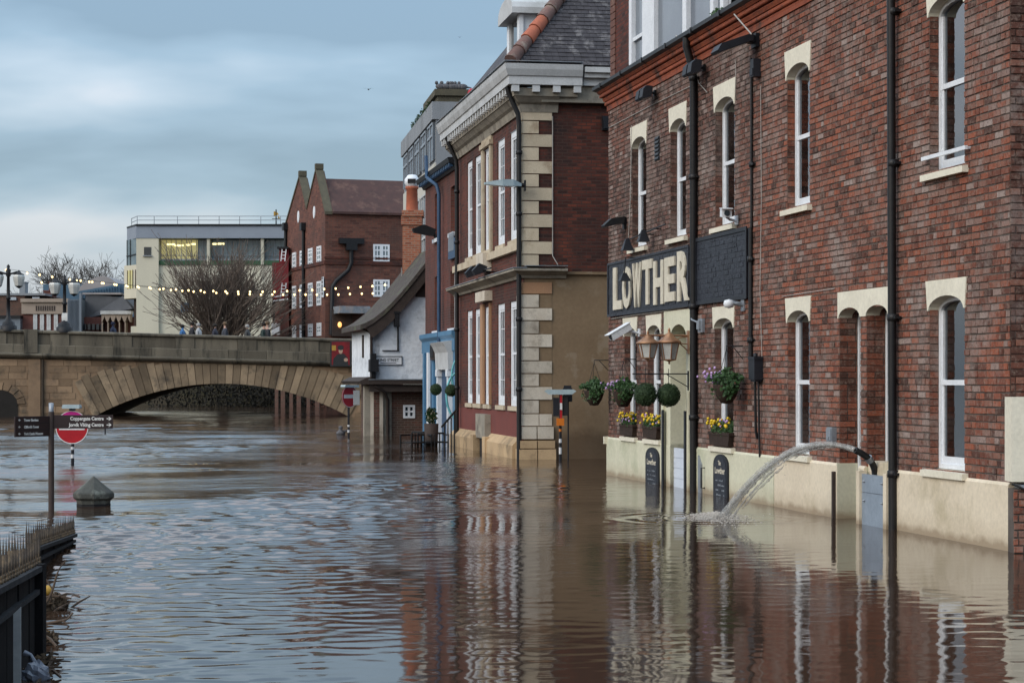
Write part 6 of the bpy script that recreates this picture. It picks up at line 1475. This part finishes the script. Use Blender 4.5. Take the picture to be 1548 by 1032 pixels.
m = MB(); m.box(X(424), X(412), .01, .8, zat(506, D), zat(489, D)); put(m, 'white_kiosk', 'white_paint', t); put(MB().box(X(416), X(413), .1, .3, zat(490, D), zat(455, D)), 'drainpipe', 'iron', t)
# ---------------------------------------------------------------- cream modern building
D = 215; A = frontal(181, D); s_ = D / F; X = lambda px: (181 - px) * s_; Zc = lambda y: zat(y, D); CX = lambda x: X(160 + x * .2133); CZ = lambda y: Zc(300 + y * .2133)
cb = thing('cream_building', 'cream rendered modern building with a grey top band and a glazed upper floor', 'building', A)
put(MB().box(CX(1330), CX(378), -14, -.0, -1, CZ(466)), 'wall', 'plaster_cream', cb)
put(MB().box(CX(378), CX(220), -14, .35, -1, CZ(285)), 'stair_tower', 'plaster_cream', cb)
put(MB().box(CX(1330), CX(378), -14, -1.5, CZ(466), CZ(285)), 'inner_wall', 'concrete', cb)
m = MB(); m.prism([(CX(1330), .4), (CX(220), .4), (CX(105), -3.5), (CX(105), -14), (CX(1330), -14)], CZ(283), CZ(196), 'z'); put(m, 'fascia', 'fascia_grey', cb)
m = MB(); m.prism([(CX(1330), .55), (CX(220), .55), (CX(103), -3.5), (CX(103), -14), (CX(1330), -14)], CZ(195), CZ(184), 'z'); put(m, 'roof_edge', 'iron', cb)
put(MB().box(CX(1330), CX(378), -1.0, .15, CZ(470), CZ(440)), 'green_band', 'green_strip', cb)
edges = [380, 640, 728, 1105, 1290]
for i, (a, b) in enumerate(((380, 640), (642, 715), (740, 1098), (1118, 1330))):
    w_ = put(MB().box(CX(b), CX(a), -1.1, -1.0, CZ(440), CZ(290)), 'window', 'glass_lit' if i == 0 else 'glass_day', cb); m = MB(); q = a
    while q < b: m.box(CX(q + 3), CX(q), -.99, -.9, CZ(440), CZ(290)); q += 36
    m.box(CX(b), CX(a), -.99, -.88, CZ(402), CZ(398)); m.box(CX(b), CX(a), -.99, -.9, CZ(438), CZ(425)); put(m, 'mullions', 'grey_metal', w_)
m = MB()
for x, y, l in ((430, 318, 50), (485, 326, 55), (565, 322, 22), (600, 316, 26), (755, 315, 20), (790, 314, 40)): m.box(CX(x + l), CX(x - 8), -.99, -.93, CZ(y + 9), CZ(y - 3))
put(m, 'ceiling_lights', 'ceiling_light', cb)
for q in (718, 1100): put(MB().box(CX(q + 20), CX(q), -.85, .2, CZ(470), CZ(285)), 'column', 'plaster_cream', cb)
w_ = put(MB().box(CX(325), CX(275), .36, .40, CZ(405), CZ(346)), 'window', 'dark_glass', cb); put(MB().box(CX(332), CX(268), .36, .55, CZ(412), CZ(405)), 'sill', 'concrete', w_)
w_ = put(MB().box(CX(590), CX(530), .01, .04, CZ(805), CZ(738)), 'window', 'shed_blue', cb)
m = MB(); m.prism([(CX(220), .3), (CX(220), -4), (CX(104), -4), (CX(104), -2)], CZ(706), CZ(470), 'z'); put(m, 'corner_block', 'plaster_cream', cb)
m = MB(); m.prism([(CX(218), .0), (CX(218), -4), (CX(116), -4), (CX(116), -2.6)], CZ(469), CZ(284), 'z'); gz = put(m, 'corner_glazing', 'glass_day', cb)
m = MB()
for q, n in ((116, -2.5), (150, -1.6), (218, .1)): m.box(CX(q + 5), CX(q), n - .1, n + .05, CZ(469), CZ(284))
m.tube([(CX(116), -2.4, CZ(400)), (CX(218), .15, CZ(395))], .06, 4); put(m, 'mullions', 'iron', gz)
m = MB(); m.prism([(CX(212), .12), (CX(212), -.1), (CX(135), -1.55), (CX(135), -1.35)], CZ(636), CZ(505), 'z'); w_ = put(m, 'window', 'glass_lit', cb)
m = MB()
for q in range(4): x = 135 + q * 25; m.box(CX(x + 4), CX(x), -1.3 + q * .49 - .05, -1.3 + q * .49 + .1, CZ(636), CZ(505))
put(m, 'mullions', 'brown_wood', w_)
put(MB().box(CX(220), CX(180), -6, -1.5, -1, CZ(708)), 'recess', 'brown_wood', cb); put(MB().box(CX(245), CX(180), -1.4, .2, -1, CZ(905)), 'step', 'plaster_cream', cb)
m = MB(); pr_ = [(CX(145), -3), (CX(225), .2), (CX(1330), .2)]
for z in (CZ(127), CZ(155)): m.tube([(x, n, z) for x, n in pr_], .045, 4)
for x in (145, 225, 345, 510, 660, 805, 950, 1100, 1240): m.tube([(CX(x), .2 if x > 200 else -3, CZ(184)), (CX(x), .2 if x > 200 else -3, CZ(125))], .045, 4)
put(m, 'roof_railing', 'grey_metal', cb)
put(MB().box(CX(760), CX(610), -6, -4, CZ(184), CZ(172)), 'roof_light', 'grey_metal', cb); put(MB().box(CX(1045), CX(1003), -4, -3, CZ(184), CZ(170)), 'roof_vent', 'grey_metal', cb)
m = MB(); kx = (CX(1135) + CX(1330)) / 2; m.lathe([(abs(CX(1135) - kx), CZ(198)), (abs(CX(1135) - kx), CZ(180)), (abs(CX(1135) - kx) * .8, CZ(160)), (0, CZ(152))], (kx, -8, 0), 14); put(m, 'roof_dome', 'red_panel', cb)
t = thing('weathervane', 'slim weathervane with a gilded top on the roof of the cream building', 'weathervane', A, (CX(1160), -6, CZ(160)))
m = MB(); m.tube([(0, 0, -.5), (0, 0, CZ(45) - CZ(160))], .07, 5); m.tube([(CX(1190) - CX(1160), 0, CZ(112) - CZ(160)), (CX(1130) - CX(1160), 0, CZ(112) - CZ(160))], .05, 4); put(m, 'rod', 'iron', t)
m = MB(); zz_ = CZ(75) - CZ(160); m.prism([(-.3, zz_ - .1), (.25, zz_ - .25), (.25, zz_ + .25), (-.1, zz_ + .15)], -.04, .04); m.prism([(-.4, zz_ - .45), (-.2, zz_ - .6), (-.2, zz_ - .2)], -.03, .03); put(m, 'vane', 'banner_gold', t)
# ---------------------------------------------------------------- low buildings at the left
D = 224; A = frontal(0, D); s_ = D / F; X = lambda px: -px * s_; Zl = lambda y: zat(y, D); LX = lambda x: X(x * .1357); LZ = lambda y: Zl(370 + y * .1357)
t = thing('shop_building', 'low brick shop with a stone sign band and tall white windows beyond the bridge', 'shop', A)
put(MB().box(LX(760), LX(250), -8, 0, -1, LZ(600)), 'wall', 'shop_brick', t); put(MB().box(LX(765), LX(245), -.2, .25, LZ(770), LZ(640)), 'sign_band', 'shop_stone', t); put(MB().box(LX(770), LX(240), -.3, .5, LZ(640), LZ(600)), 'cornice', 'shop_stone', t)
m = MB()
for q in range(9): m.box(LX(405 + q * 25 + 14), LX(405 + q * 25), .251, .30, LZ(735), LZ(680))
put(m, 'sign_letters', 'brown_wood', t)
for x in (375, 450, 525, 605, 690):
    w_ = put(MB().box(LX(x + 40), LX(x), .0, .1, LZ(950), LZ(775)), 'window', 'tower_glass', t); m = MB(); ring(m, LX(x + 42), LX(x - 2), LZ(950), LZ(773), 0, .2, .0, .15); m.box(LX(x + 40), LX(x), .1, .14, LZ(870), LZ(862)); put(m, 'frame', 'cornice_white', w_)
t = thing('flat_roofed_block', 'brown flat roofed block behind the left bridge lamp', 'building', A); put(MB().box(LX(250), LX(-900), -9, -1, -1, LZ(560)), 'wall', 'old_brick', t); put(MB().box(LX(480), LX(-900), -9.2, -.8, LZ(560), LZ(535)), 'roof_edge', 'concrete', t); put(MB().box(LX(250), LX(-100), -1.0, 1, -1, LZ(820)), 'glazed_front', 'tower_glass', t); put(MB().box(LX(255), LX(-100), -1.0, 1.2, LZ(820), LZ(790)), 'front_canopy', 'iron', t)
for x0, x1 in ((60, 160), (340, 420)): put(MB().box(LX(x1), LX(x0), -1.0, -.8, LZ(612), LZ(580)), 'window', 'curtain', t)
for x0, x1, y0, y1, mt in ((105, 170, 535, 400, 'concrete'), (440, 495, 535, 400, 'shop_brick'), (380, 440, 540, 500, 'shop_brick')):
    m = MB(); m.box(LX(x1), LX(x0), -6, -4.5, LZ(y0 + 30), LZ(y1)); m.box(LX(x1 + 6), LX(x0 - 6), -6.1, -4.4, LZ(y1), LZ(y1 - 12)); put(m, 'chimney', mt, t)
D2 = 262
B = frontal(0, D2); X2 = lambda x: -x * .1357 * D2 / F; Z2_ = lambda y: zat(370 + y * .1357, D2)
t = thing('barrel_roof_hall', 'large hall with a pale curved roof and blue clad walls', 'hall', B)
put(MB().box(X2(1380), X2(480), -20, 0, -1, Z2_(440)), 'blue_cladding', 'shed_blue', t)
P = [(X2(870), Z2_(520))] + [(X2(x), Z2_(y)) for x, y in ((880, 480), (930, 440), (1000, 395), (1080, 360), (1160, 345), (1220, 365), (1270, 400), (1320, 440))] + [(X2(1320), Z2_(520))]
m = MB(); m.prism(P, -30, .3); put(m, 'curved_roof', 'roof_pale', t)
m = MB(); m.add([(X2(880), .5, Z2_(520)), (X2(1345), .5, Z2_(437)), (X2(1345), .5, Z2_(600)), (X2(880), .5, Z2_(600))], [(0, 1, 2, 3)]); m.box(X2(1345), X2(880), -.5, .48, Z2_(600), Z2_(520)); put(m, 'side_cladding', 'shed_blue', t)
m = MB()
q = 890
while q < 1340: m.box(X2(q + 5), X2(q), .5, .7, Z2_(600), Z2_(530 - (q - 880) * .18 + 10)); q += 30
put(m, 'cladding_ribs', 'shed_blue', t)
t = thing('grey_shed', 'grey sheet metal shed with a sloping roof between shop and arcade', 'shed', A)
put(MB().box(LX(910), LX(765), -6, .6, -1, LZ(610)), 'end_panel', 'shed_grey', t); m = MB(); m.prism([(LX(910), LZ(950)), (LX(910), LZ(540)), (LX(1300), LZ(575)), (LX(1300), LZ(950))], -8, -2); put(m, 'wall', 'roof_grey', t)
m = MB()
q = 775
while q < 905: m.box(LX(q + 4), LX(q), .6, .75, -1, LZ(615)); q += 14
put(m, 'sheet_ribs', 'shed_grey', t); put(MB().box(LX(925), LX(900), .3, .9, -1, LZ(540)), 'corner_post', 'shed_grey', t)
put(MB().box(LX(1310), LX(880), -8.2, -1.8, LZ(545), LZ(525)), 'roof_edge', 'roof_pale', t)
m = MB(); m.add([(LX(920), -1.9, LZ(810)), (LX(1330), -1.9, LZ(560)), (LX(1450), -1.2, LZ(705)), (LX(1120), -1.2, LZ(775))], [(0, 1, 2, 3)]); m.prism([(LX(920), LZ(812)), (LX(1330), LZ(562)), (LX(1470), LZ(700)), (LX(1120), LZ(780))], -7, -1.95); put(m, 'pitched_roof', 'roof_grey', t)
t = thing('gothic_arcade', 'low pale stone arcade of pointed arches left of the cream building', 'arcade', A)
put(MB().box(LX(1470), LX(910), -6, -1.3, -1, LZ(800)), 'back_wall', 'shop_brick', t); put(MB().box(LX(1460), LX(1120), -1.3, .1, LZ(772), LZ(735)), 'eaves', 'cornice_white', t)
for q in range(5):
    x0, x1 = 1130 + q * 64, 1130 + q * 64 + 64; kx = (x0 + x1) / 2
    m = MB(); m.box(LX(x0 + 12), LX(x0), -1.29, -.1, -1, LZ(860)); m.prism([(LX(x0), LZ(772)), (LX(x0), LZ(862)), (LX(x0 + 10), LZ(850)), (LX(kx), LZ(795)), (LX(x1 - 10), LZ(850)), (LX(x1), LZ(862)), (LX(x1), LZ(772))], -1.29, -.05); put(m, 'arch', 'shop_stone', t)
for q in range(5): m = MB(); m.box(LX(925 + q * 48 + 30), LX(925 + q * 48), -1.25, -.2, LZ(945), LZ(880)); put(m, 'dark_window', 'dark_glass', t)
# ---------------------------------------------------------------- bare trees
def branch(m, p, d, l, r, depth, g, spread, up, minr=.012):
    k = 3; pts = [p]; rs = [r]
    for i in range(k):
        d = (d + Vector((g.gauss(0, .13), g.gauss(0, .13), g.gauss(0, .10) + up))).normalized(); p = p + d * l / k; pts.append(p); rs.append(max(minr, r * (1 - .5 * (i + 1) / k)))
    m.tube(pts, rs, 3 if depth < 3 else 5, False)
    if depth <= 0: return
    for j in range(g.choice((2, 3, 3, 4))):
        q = pts[g.choice((1, 2, 3, 3))]; nd = (d + Vector((g.gauss(0, spread), g.gauss(0, spread), g.gauss(0, spread * .6)))).normalized()
        branch(m, q, nd, l * g.uniform(.6, .85), r * .55, depth - 1, g, spread, up, minr)
g = random.Random(21)
D = 152; x0, y0 = pt(337, D)
t = thing('willow_tree', 'bare fan shaped tree of dense brown twigs rising behind the bridge parapet', 'tree', None, (x0, y0, 2.6))
m = MB(); m.tube([(0, 0, -.5), (0, 0, .4), (.1, 0, 1.0)], [.42, .34, .30], 8); put(m, 'trunk', 'bark', t)
m = MB()
for i in range(105):
    a = g.uniform(0, 6.28); e = abs(g.gauss(.10, .42)); d = Vector((math.sin(e) * math.cos(a) * 1.15, math.sin(e) * math.sin(a), math.cos(e)))
    branch(m, Vector((g.gauss(0, .12), g.gauss(0, .12), .35 + g.random() * .5)), d, g.uniform(2.6, 3.6), .085, 3, g, .22, .03, .017)
put(m, 'crown', 'twig', t)
for i, (px, D, ztop_y, w_, lab) in enumerate(((100, 300, 383, 3, 'bare winter tree behind the second bridge lamp'), (142, 300, 382, 3, 'bare winter tree above the curved roof'), (180, 290, 385, 2.5, 'bare winter tree at the corner of the cream building'), (56, 320, 428, 2, 'small bare tree between the two bridge lamps'))):
    x0, y0 = pt(px, D); hgt = zat(ztop_y, D) - 2.6
    t = thing('winter_tree', lab, 'tree', None, (x0, y0, 2.6), 'bare trees beyond the rooftops')
    m = MB(); m.tube([(0, 0, -1), (0, 0, hgt * .35), (.2, 0, hgt * .5)], [.5, .35, .28], 6); put(m, 'trunk', 'bark', t); m = MB()
    for j in range(11):
        a = g.uniform(0, 6.28); e = g.uniform(.1, .85); branch(m, Vector((0, 0, hgt * g.uniform(.3, .5))), Vector((math.sin(e) * math.cos(a), math.sin(e) * math.sin(a), math.cos(e))), hgt * .20, .13, 4, g, .42, .03, .022)
    put(m, 'crown', 'bark', t)
# ---------------------------------------------------------------- signs and bollard standing in the water
D = Dw(767); A = frontal(77.5, D); s_ = D / F; Z6 = lambda y: zat(y, D)
t = thing('fingerpost', 'brown fingerpost with white lettered direction arms standing in the flood', 'signpost', A)
m = MB(); m.lathe([(.042, -.8), (.042, Z6(622))], (0, 0, 0), 12); put(m, 'post', 'post_brown', t)
m = MB(); m.lathe([(.036, Z6(622)), (.036, Z6(609)), (0, Z6(609) + .005)], (0, 0, 0), 12); put(m, 'post_cap', 'grey_metal', t)
z1, z0 = Z6(627), Z6(647.5); w1 = (170.5 - 82) * s_
b_ = put(MB().box(-w1 - .045, -.045, -.012, .012, z0, z1), 'sign_arm', 'sign_brown', t)
fs = (z1 - z0) * .36
def arm_text(o, fr, lines, u_left, n, zs_, size, xs, align='LEFT'):
    for tx, z in zip(lines, zs_): put(put_text(MB(), tx, size, u_left, n, z, .0008, .002, xs, align), 'lettering', 'print_white', o, fr)
def arrow(fr, o, u, n, z, s, d):
    m = MB(); m.box(u - s * .5, u + s * .5, n, n + .002, z - s * .09, z + s * .09); m.prism([(u - d * s * .55, z), (u - d * s * .05, z + s * .42), (u - d * s * -.12, z + s * .42), (u - d * s * .32, z), (u - d * s * -.12, z - s * .42), (u - d * s * .05, z - s * .42)], n, n + .0025); put(m, 'arrow', 'print_white', o, fr)
ur = -w1 - .045 + .13
arm_text(b_, A, ['Coppergate Centre', 'Jorvik Viking Centre'], ur, .0125, [z0 + (z1 - z0) * .62, z0 + (z1 - z0) * .16], fs, .86, 'RIGHT')
for z in (.73, .27): arrow(A, b_, ur - .075, .0125, z0 + (z1 - z0) * z, .065, 1)
# the left arm turns away from the camera
tl = R(52); B = Frame(A.O, (-math.cos(tl), math.sin(tl))); B = Frame(A.O, (-math.cos(tl), -math.sin(tl)))
wl = ((75.6 - 36) * s_) / math.cos(tl)
for y1, y0 in ((628, 660.5),):
    z1, z0 = Z6(y1 + .5), Z6(y0 - 1.5); o = put(MB().box(.045, wl + .045, -.012, .012, z0 + .0, z1), 'sign_arm', 'sign_brown', t, B)
    hh_ = (z1 - z0) / 3
    for i, tx in enumerate(('Tower Gardens', "Clifford's Tower", 'York Castle Museum')):
        z = z1 - hh_ * (i + .72); put(put_text(MB(), tx, hh_ * .50, wl - .11, .0125, z, .0008, .002, .82), 'lettering', 'print_white', o, B); arrow(B, o, wl - .03, .0125, z + hh_ * .18, hh_ * .40, -1)
    for i in (1, 2): put(MB().box(.05, wl + .04, .0121, .0135, z1 - hh_ * i - .004, z1 - hh_ * i + .004), 'groove', 'vent_black', o, B)
# no entry sign behind it
def no_entry(px, wy, cy, rpx, turn, ylamp, lampw, label, gname, magenta=False):
    D = Dw(wy); A = frontal(px, D, turn); s_ = D / F; r = rpx * s_; zc = zat(cy, D)
    t = thing('no_entry_sign', label, 'road sign', A, None, gname)
    m = MB(); m.tube([(0, 0, -.8), (0, 0, zc + r * 1.1)], .035, 10); put(m, 'post', 'black_paint', t)
    put(MB().tube([(0, 0, .16), (0, 0, .24)], .037, 10), 'post_band', 'sign_white', t); put(MB().tube([(0, 0, .34), (0, 0, .40)], .037, 10), 'post_band', 'sign_white', t)
    def dsk(rad, n0, n1, nm, mat): 
        m = MB(); m.prism([(rad * math.cos(2 * math.pi * i / 36), zc + rad * math.sin(2 * math.pi * i / 36)) for i in range(36)], n0, n1); return put(m, nm, mat, t)
    d = dsk(r, .04, .055, 'sign_face', 'sign_red'); 
    k = 36; ringo = MB(); ro, ri = r, r * .955
    ringo.add([(q * math.cos(2 * math.pi * i / k), .0565, zc + q * math.sin(2 * math.pi * i / k)) for q in (ri, ro) for i in range(k)], [(i, (i + 1) % k, k + (i + 1) % k, k + i) for i in range(k)]); put(ringo, 'rim', 'sign_white', d, A)
    put(MB().box(-r * .78, r * .78, .056, .059, zc - r * .16, zc + r * .18), 'white_bar', 'sign_white', d, A)
    if magenta:
        P = [(r * .95 * math.cos(a), zc + r * .95 * math.sin(a)) for a in [R(28 + 124 * i / 14) for i in range(15)]]; put(MB().prism(P, .056, .0575), 'painted_glow', 'lamp_glow_magenta', d, A)  # magenta glow from the sign's lamp, painted on the face; it emits nothing
    m = MB(); m.box(-r * .8, r * .8, -.03, -.02, zc - r * .5, zc - r * .44); m.box(-r * .8, r * .8, -.03, -.02, zc + r * .44, zc + r * .5); m.box(-r * .3, r * .3, .0, .04, zc - .04, zc + .04); put(m, 'clips', 'grey_metal', t)
    zl = zat(ylamp, D); lw = lampw * s_
    m = MB(); m.prism([(-lw, zl - .03), (lw, zl - .03), (lw * 1.05, zl), (lw * .95, zl + .05), (-lw * .95, zl + .05), (-lw * 1.05, zl)], -.04, .16); put(m, 'lamp_trough', 'lamp_trough', t); m = MB(); m.box(-.06, .06, .0, .06, zc + r, zl - .03); put(m, 'lamp_stem', 'black_paint', t)
    return t
no_entry(109.7, 703.6, 645.5, 25, .05, 615, 13, 'round red no entry sign half hidden behind the brown direction arm', 'no entry signs in the flood', True)
t2 = no_entry(527, 661, 599, 16.5, -.88, 584, 15, 'smaller distant no entry sign standing in the water before the white inn', 'no entry signs in the flood')
D = Dw(662); A2 = frontal(532, D); s_ = D / F
put(MB().box(-.22, -.02, -.30, -.27, zat(612, D), zat(590, D)), 'second_plate', 'sign_grey', t2, A2)
# stone bollard
D = Dw(763); x0, y0 = pt(141.5, D); s_ = D / F; r = 30.5 * s_
t = thing('stone_bollard', 'conical stone bollard top sticking out of the flood by the fingerpost', 'bollard', None, (x0, y0, 0))
zt = zat(719, D); zr1, zr0 = zat(744, D), zat(752, D)
m = MB(); k = 8
vs = []; prof = [(r * .80, -.6), (r * .80, .0), (r * .84, zr0 - .035), (r * .985, zr0), (r * 1.0, zr0 + .02), (r * 1.0, zr1 - .015), (r * .96, zr1 + .006), (r * .50, zr1 + (zt - zr1) * .48), (r * .08, zt - .02), (0, zt)]
m.lathe(prof, (0, 0, 0), k, False, R(12)); put(m, 'cap', 'bollard_stone', t)
m = MB(); m.lathe([(r * .83, -.3), (r * .83, .012), (r * .85, .02)], (0, 0, 0), k, False, R(12)); put(m, 'shaft', 'vent_black', t)
D = Dw(657); x0, y0 = pt(515, D)
m = MB(); m.lathe([(.0, .0), (.13, .02), (.16, .09), (.1, .16), (.05, .2), (.075, .26), (.06, .31), (0, .33)], (0, 0, -.03), 10); m.tube([(.1, 0, .1), (.26, .05, .15)], [.05, .015], 5)
solo(m, 'mooring_post_top', 'feather', 'small dark mooring post top left of the distant no entry sign', 'bird', None, (x0, y0, 0))  # bird-like top of a submerged mooring post
D = Dw(655); x0, y0 = pt(159, D); m = MB(); m.tube([(0, 0, -.3), (0, 0, .16)], .025, 6); m.ball((0, 0, .17), .035, 6, 4)
solo(m, 'marker_stake', 'iron', 'tiny dark stake poking from the river under the right direction arm', 'stake', None, (x0, y0, 0))
# ---------------------------------------------------------------- wharf railing at the lower left
def rail(pA, pB, zt, zr, zl, npk, label, bottom=-.6, boards=True, seed=1, pw=.0068):
    """pA far end, pB near end as (x, y); zt/zr/zl heights (far, near) of picket tips, top rail and lower rail"""
    dx, dy = pB[0] - pA[0], pB[1] - pA[1]; l = math.hypot(dx, dy); fr = Frame(pA, (dx, dy)); rnd = random.Random(seed)
    t = thing('wharf_railing', label, 'railing', fr, None, 'spiked railings of the drowned wharf'); at = lambda q, i: q[0] + (q[1] - q[0]) * i
    for i in range(npk):
        s = i / (npk - 1); u = s * l; tz, rz = at(zt, s) + rnd.uniform(-.03, .02), at(zr, s); w_ = rnd.uniform(.016, .022); ln = rnd.uniform(-.02, .02)
        w_ = pw * rnd.uniform(.85, 1.2); tz += .02
        m = MB(); m.lathe([(w_ * .8, rz - .05), (w_, rz + .03), (w_, rz + (tz - rz) * .6), (w_ * .85, tz - .10), (w_ * .3, tz - .03), (0, tz + .03)], (0, 0, 0), 5)
        m.v = [(u + x + ln * 2 * (z - rz), y, z) for x, y, z in m.v]
        pk = put(m, 'picket', 'picket_brown', t)
        m = MB(); kr = w_ * 1.3; m.lathe([(0, rz - .035), (kr, rz - .025), (kr, rz - .012), (kr * .5, rz - .004), (kr * .9, rz + .005), (kr * .8, rz + .014), (kr * .5, rz + .02)], (u, w_ * .6, 0), 6)
        put(m, 'knob', 'picket_knob', pk, fr)
    for q, w_, h_ in ((zr, .045, .035), (zl, .03, .03)):
        m = MB(); m.add([(s * l, n, at(q, s) + dz) for s in (0, 1) for n in (-w_, w_) for dz in (-h_ - .03, -.03)], [(0, 1, 3, 2), (4, 6, 7, 5), (0, 4, 5, 1), (2, 3, 7, 6), (0, 2, 6, 4), (1, 5, 7, 3)]); put(m, 'rail', 'rail_grey', t)
    nb = max(4, npk // 2)
    for i in range(nb):
        a, b = l * i / nb + .004, l * (i + 1) / nb - .004; za, zb = at(zr, i / nb) - .07, at(zr, (i + 1) / nb) - .07; n0 = -.03 + rnd.uniform(-.006, .006)
        m = MB(); m.add([(a, n, z) for n in (n0, n0 + .028) for z in (bottom, za)] + [(b, n, z) for n in (n0, n0 + .028) for z in (bottom, zb)], [(0, 1, 3, 2), (4, 6, 7, 5), (0, 4, 5, 1), (2, 3, 7, 6), (0, 2, 6, 4), (1, 5, 7, 3)]); put(m, 'board', 'wharf_black', t)
    return t, fr, l
def P3(px, py, D): return ((px - 774) / F * D, D), zat(py, D)
near_far, z_ = P3(59, 803, 13.6); near_near, z2_ = P3(-46, 850, 11.2)
tN, fN, lN = rail(near_far, near_near, (zat(803, 13.6), zat(838, 11.2)), (zat(845, 13.6), zat(898, 11.2)), (zat(879, 13.6), zat(955, 11.2)), 24, 'nearer spiked black railing with dark boards at the lower left edge', seed=2, pw=.0095)
far_far, _ = P3(111, 781, 23.5); far_near, _ = P3(40, 796, 19.0)
rail(far_far, far_near, (zat(781, 23.5), zat(796, 19.0)), (zat(802, 23.5), zat(826, 19.0)), (zat(811, 23.5), zat(845, 19.0)), 26, 'farther spiked railing sinking into the flood behind the nearer one', seed=5, pw=.0115)
m = MB(); D = 13.5; m.box(-.04, .04, -.05, .05, -.6, zat(852, D)); solo(m, 'wharf_post', 'wharf_black', 'square black post closing the end of the nearer railing', 'post', frontal(58, D))
D = 12.4; A = frontal(36, D); m = MB(); m.add([(-.022, 0, -.5), (.022, 0, -.5), (.022, 0, zat(915, D) - .03), (-.022, 0, zat(912, D)), (-.022, .01, -.5), (.022, .01, -.5), (.022, .01, zat(915, D) - .03), (-.022, .01, zat(912, D))], [(0, 1, 2, 3), (4, 5, 6, 7), (0, 1, 5, 4), (1, 2, 6, 5), (2, 3, 7, 6), (3, 0, 4, 7)])
m.v = [(x, y + .16, z) for x, y, z in m.v]; solo(m, 'depth_board', 'sign_grey', 'narrow pale upright strip on the dark boards of the nearer railing', 'strip', A)
# drift caught against the railing
rnd = random.Random(31)
def drift(px, D, lab, n, rad, mats=('driftwood', 'leaf_litter')):
    x, y = pt(px, D); t = thing('drift_heap', lab, 'driftwood', None, (x, y, 0), 'flood debris along the railing')
    m = MB()
    for i in range(n):
        a = rnd.uniform(0, 3.14); l = rnd.uniform(.06, .28); c = Vector((rnd.gauss(0, rad * .5), rnd.gauss(0, rad), abs(rnd.gauss(0, rad * .35)))); d = Vector((math.cos(a), math.sin(a), rnd.uniform(-.3, .5))) * l
        m.tube([c - d * .5, c + Vector((0, 0, .01)), c + d * .5], [.008, .011, .005], 4)
    put(m, 'sticks', mats[0], t); m = MB(); m.leaves((0, 0, .03), (rad * .8, rad * 1.6, rad * .5), n * 10, .028); put(m, 'litter', mats[1], t)
drift(78, 16.8, 'large tangle of twigs and dead leaves caught at the end of the railing', 44, .16)
drift(71, 14.5, 'small clump of dead leaves below the tangle on the railing', 14, .09)
drift(66, 13.4, 'line of leaf litter against the dark boards by the floating branch', 12, .08); drift(62, 12.8, 'leaf litter beside the plastic bag at the foot of the boards', 12, .07)
x, y = pt(74, 16.2); z = zat(880, 16.2); m = MB(); m.tube(spl([(-.05, 0, .05), (.02, 0, .18), (.06, .05, .34), (.12, .05, .42)]), [.012] * 5 + [.009] * 5 + [.005] * 6, 5); m.tube([(.03, 0, .20), (-.04, .02, .3)], .006, 4); solo(m, 'branch', 'driftwood', 'thin dark branch standing up from the tangle on the railing', 'branch', None, (x, y, 0))
x, y = pt(94, Dw(942)); m = MB(); m.tube(spl([(-.12, 0, .0), (-.03, 0, .015), (.03, .02, .03), (.07, .05, .075)]), [.012] * 10 + [.007] * 6, 5); m.tube([(0, 0, .02), (.06, -.05, .0)], .006, 4); solo(m, 'branch', 'driftwood', 'short dark branch floating clear of the boards', 'branch', None, (x, y, 0))
x, y = pt(54, 12.75); m = MB(); m.ball((0, 0, .03), .085, 16, 10, (1, 1.1, .9)); rb_ = random.Random(2); m.v = [(a * (1 + rb_.uniform(-.14, .14)), b * (1 + rb_.uniform(-.14, .14)), c * (1 + rb_.uniform(-.2, .2))) for a, b, c in m.v]; m.sm = [False] * len(m.sm); m.tube([(0, 0, .09), (-.03, .0, .15), (-.07, .01, .16)], [.02, .012, .02], 5); solo(m, 'plastic_bag', 'plastic_bag', 'crumpled grey plastic bag floating against the dark boards', 'plastic bag', None, (x, y, 0))
x, y = pt(76, 16.4); z = zat(890, 16.4); m = MB(); m.ball((0, 0, max(z, .03)), .045, 10, 8, (1.1, 1, .9)); solo(m, 'floating_bottle', 'banner_gold', 'dull yellow lump of rubbish caught in the tangle of twigs', 'rubbish', None, (x, y - .1, .0))
# birds in the sky
def gull(px, py, D, span, lab):
    x, y = pt(px, D); t = MB(); h = span / 2
    t.tube([(-.04 * span, -.28 * h, 0), (0, 0, .02), (.02 * span, .35 * h, 0)], [.02 * span, .07 * span, .015 * span], 6)
    for s in (-1, 1): t.add([(s * .05 * h, .12 * h, .02), (s * .45 * h, .18 * h, .30 * h), (s * h, -.02 * h, .22 * h), (s * .45 * h, -.12 * h, .27 * h), (s * .05 * h, -.14 * h, .02)], [(0, 1, 2, 3, 4)]); t.add([(s * .05 * h, .12 * h, .0), (s * .45 * h, .18 * h, .28 * h), (s * h, -.02 * h, .21 * h), (s * .45 * h, -.12 * h, .25 * h), (s * .05 * h, -.14 * h, .0)], [(0, 1, 2, 3, 4)])
    solo(t, 'flying_bird', 'feather', lab, 'bird', None, (x, y, zat(py, D)))
gull(557, 136, 110, .62, 'dark bird in flight against the clouds left of the town house'); gull(695, 57, 150, .35, 'tiny dark bird high in the sky above the office block')
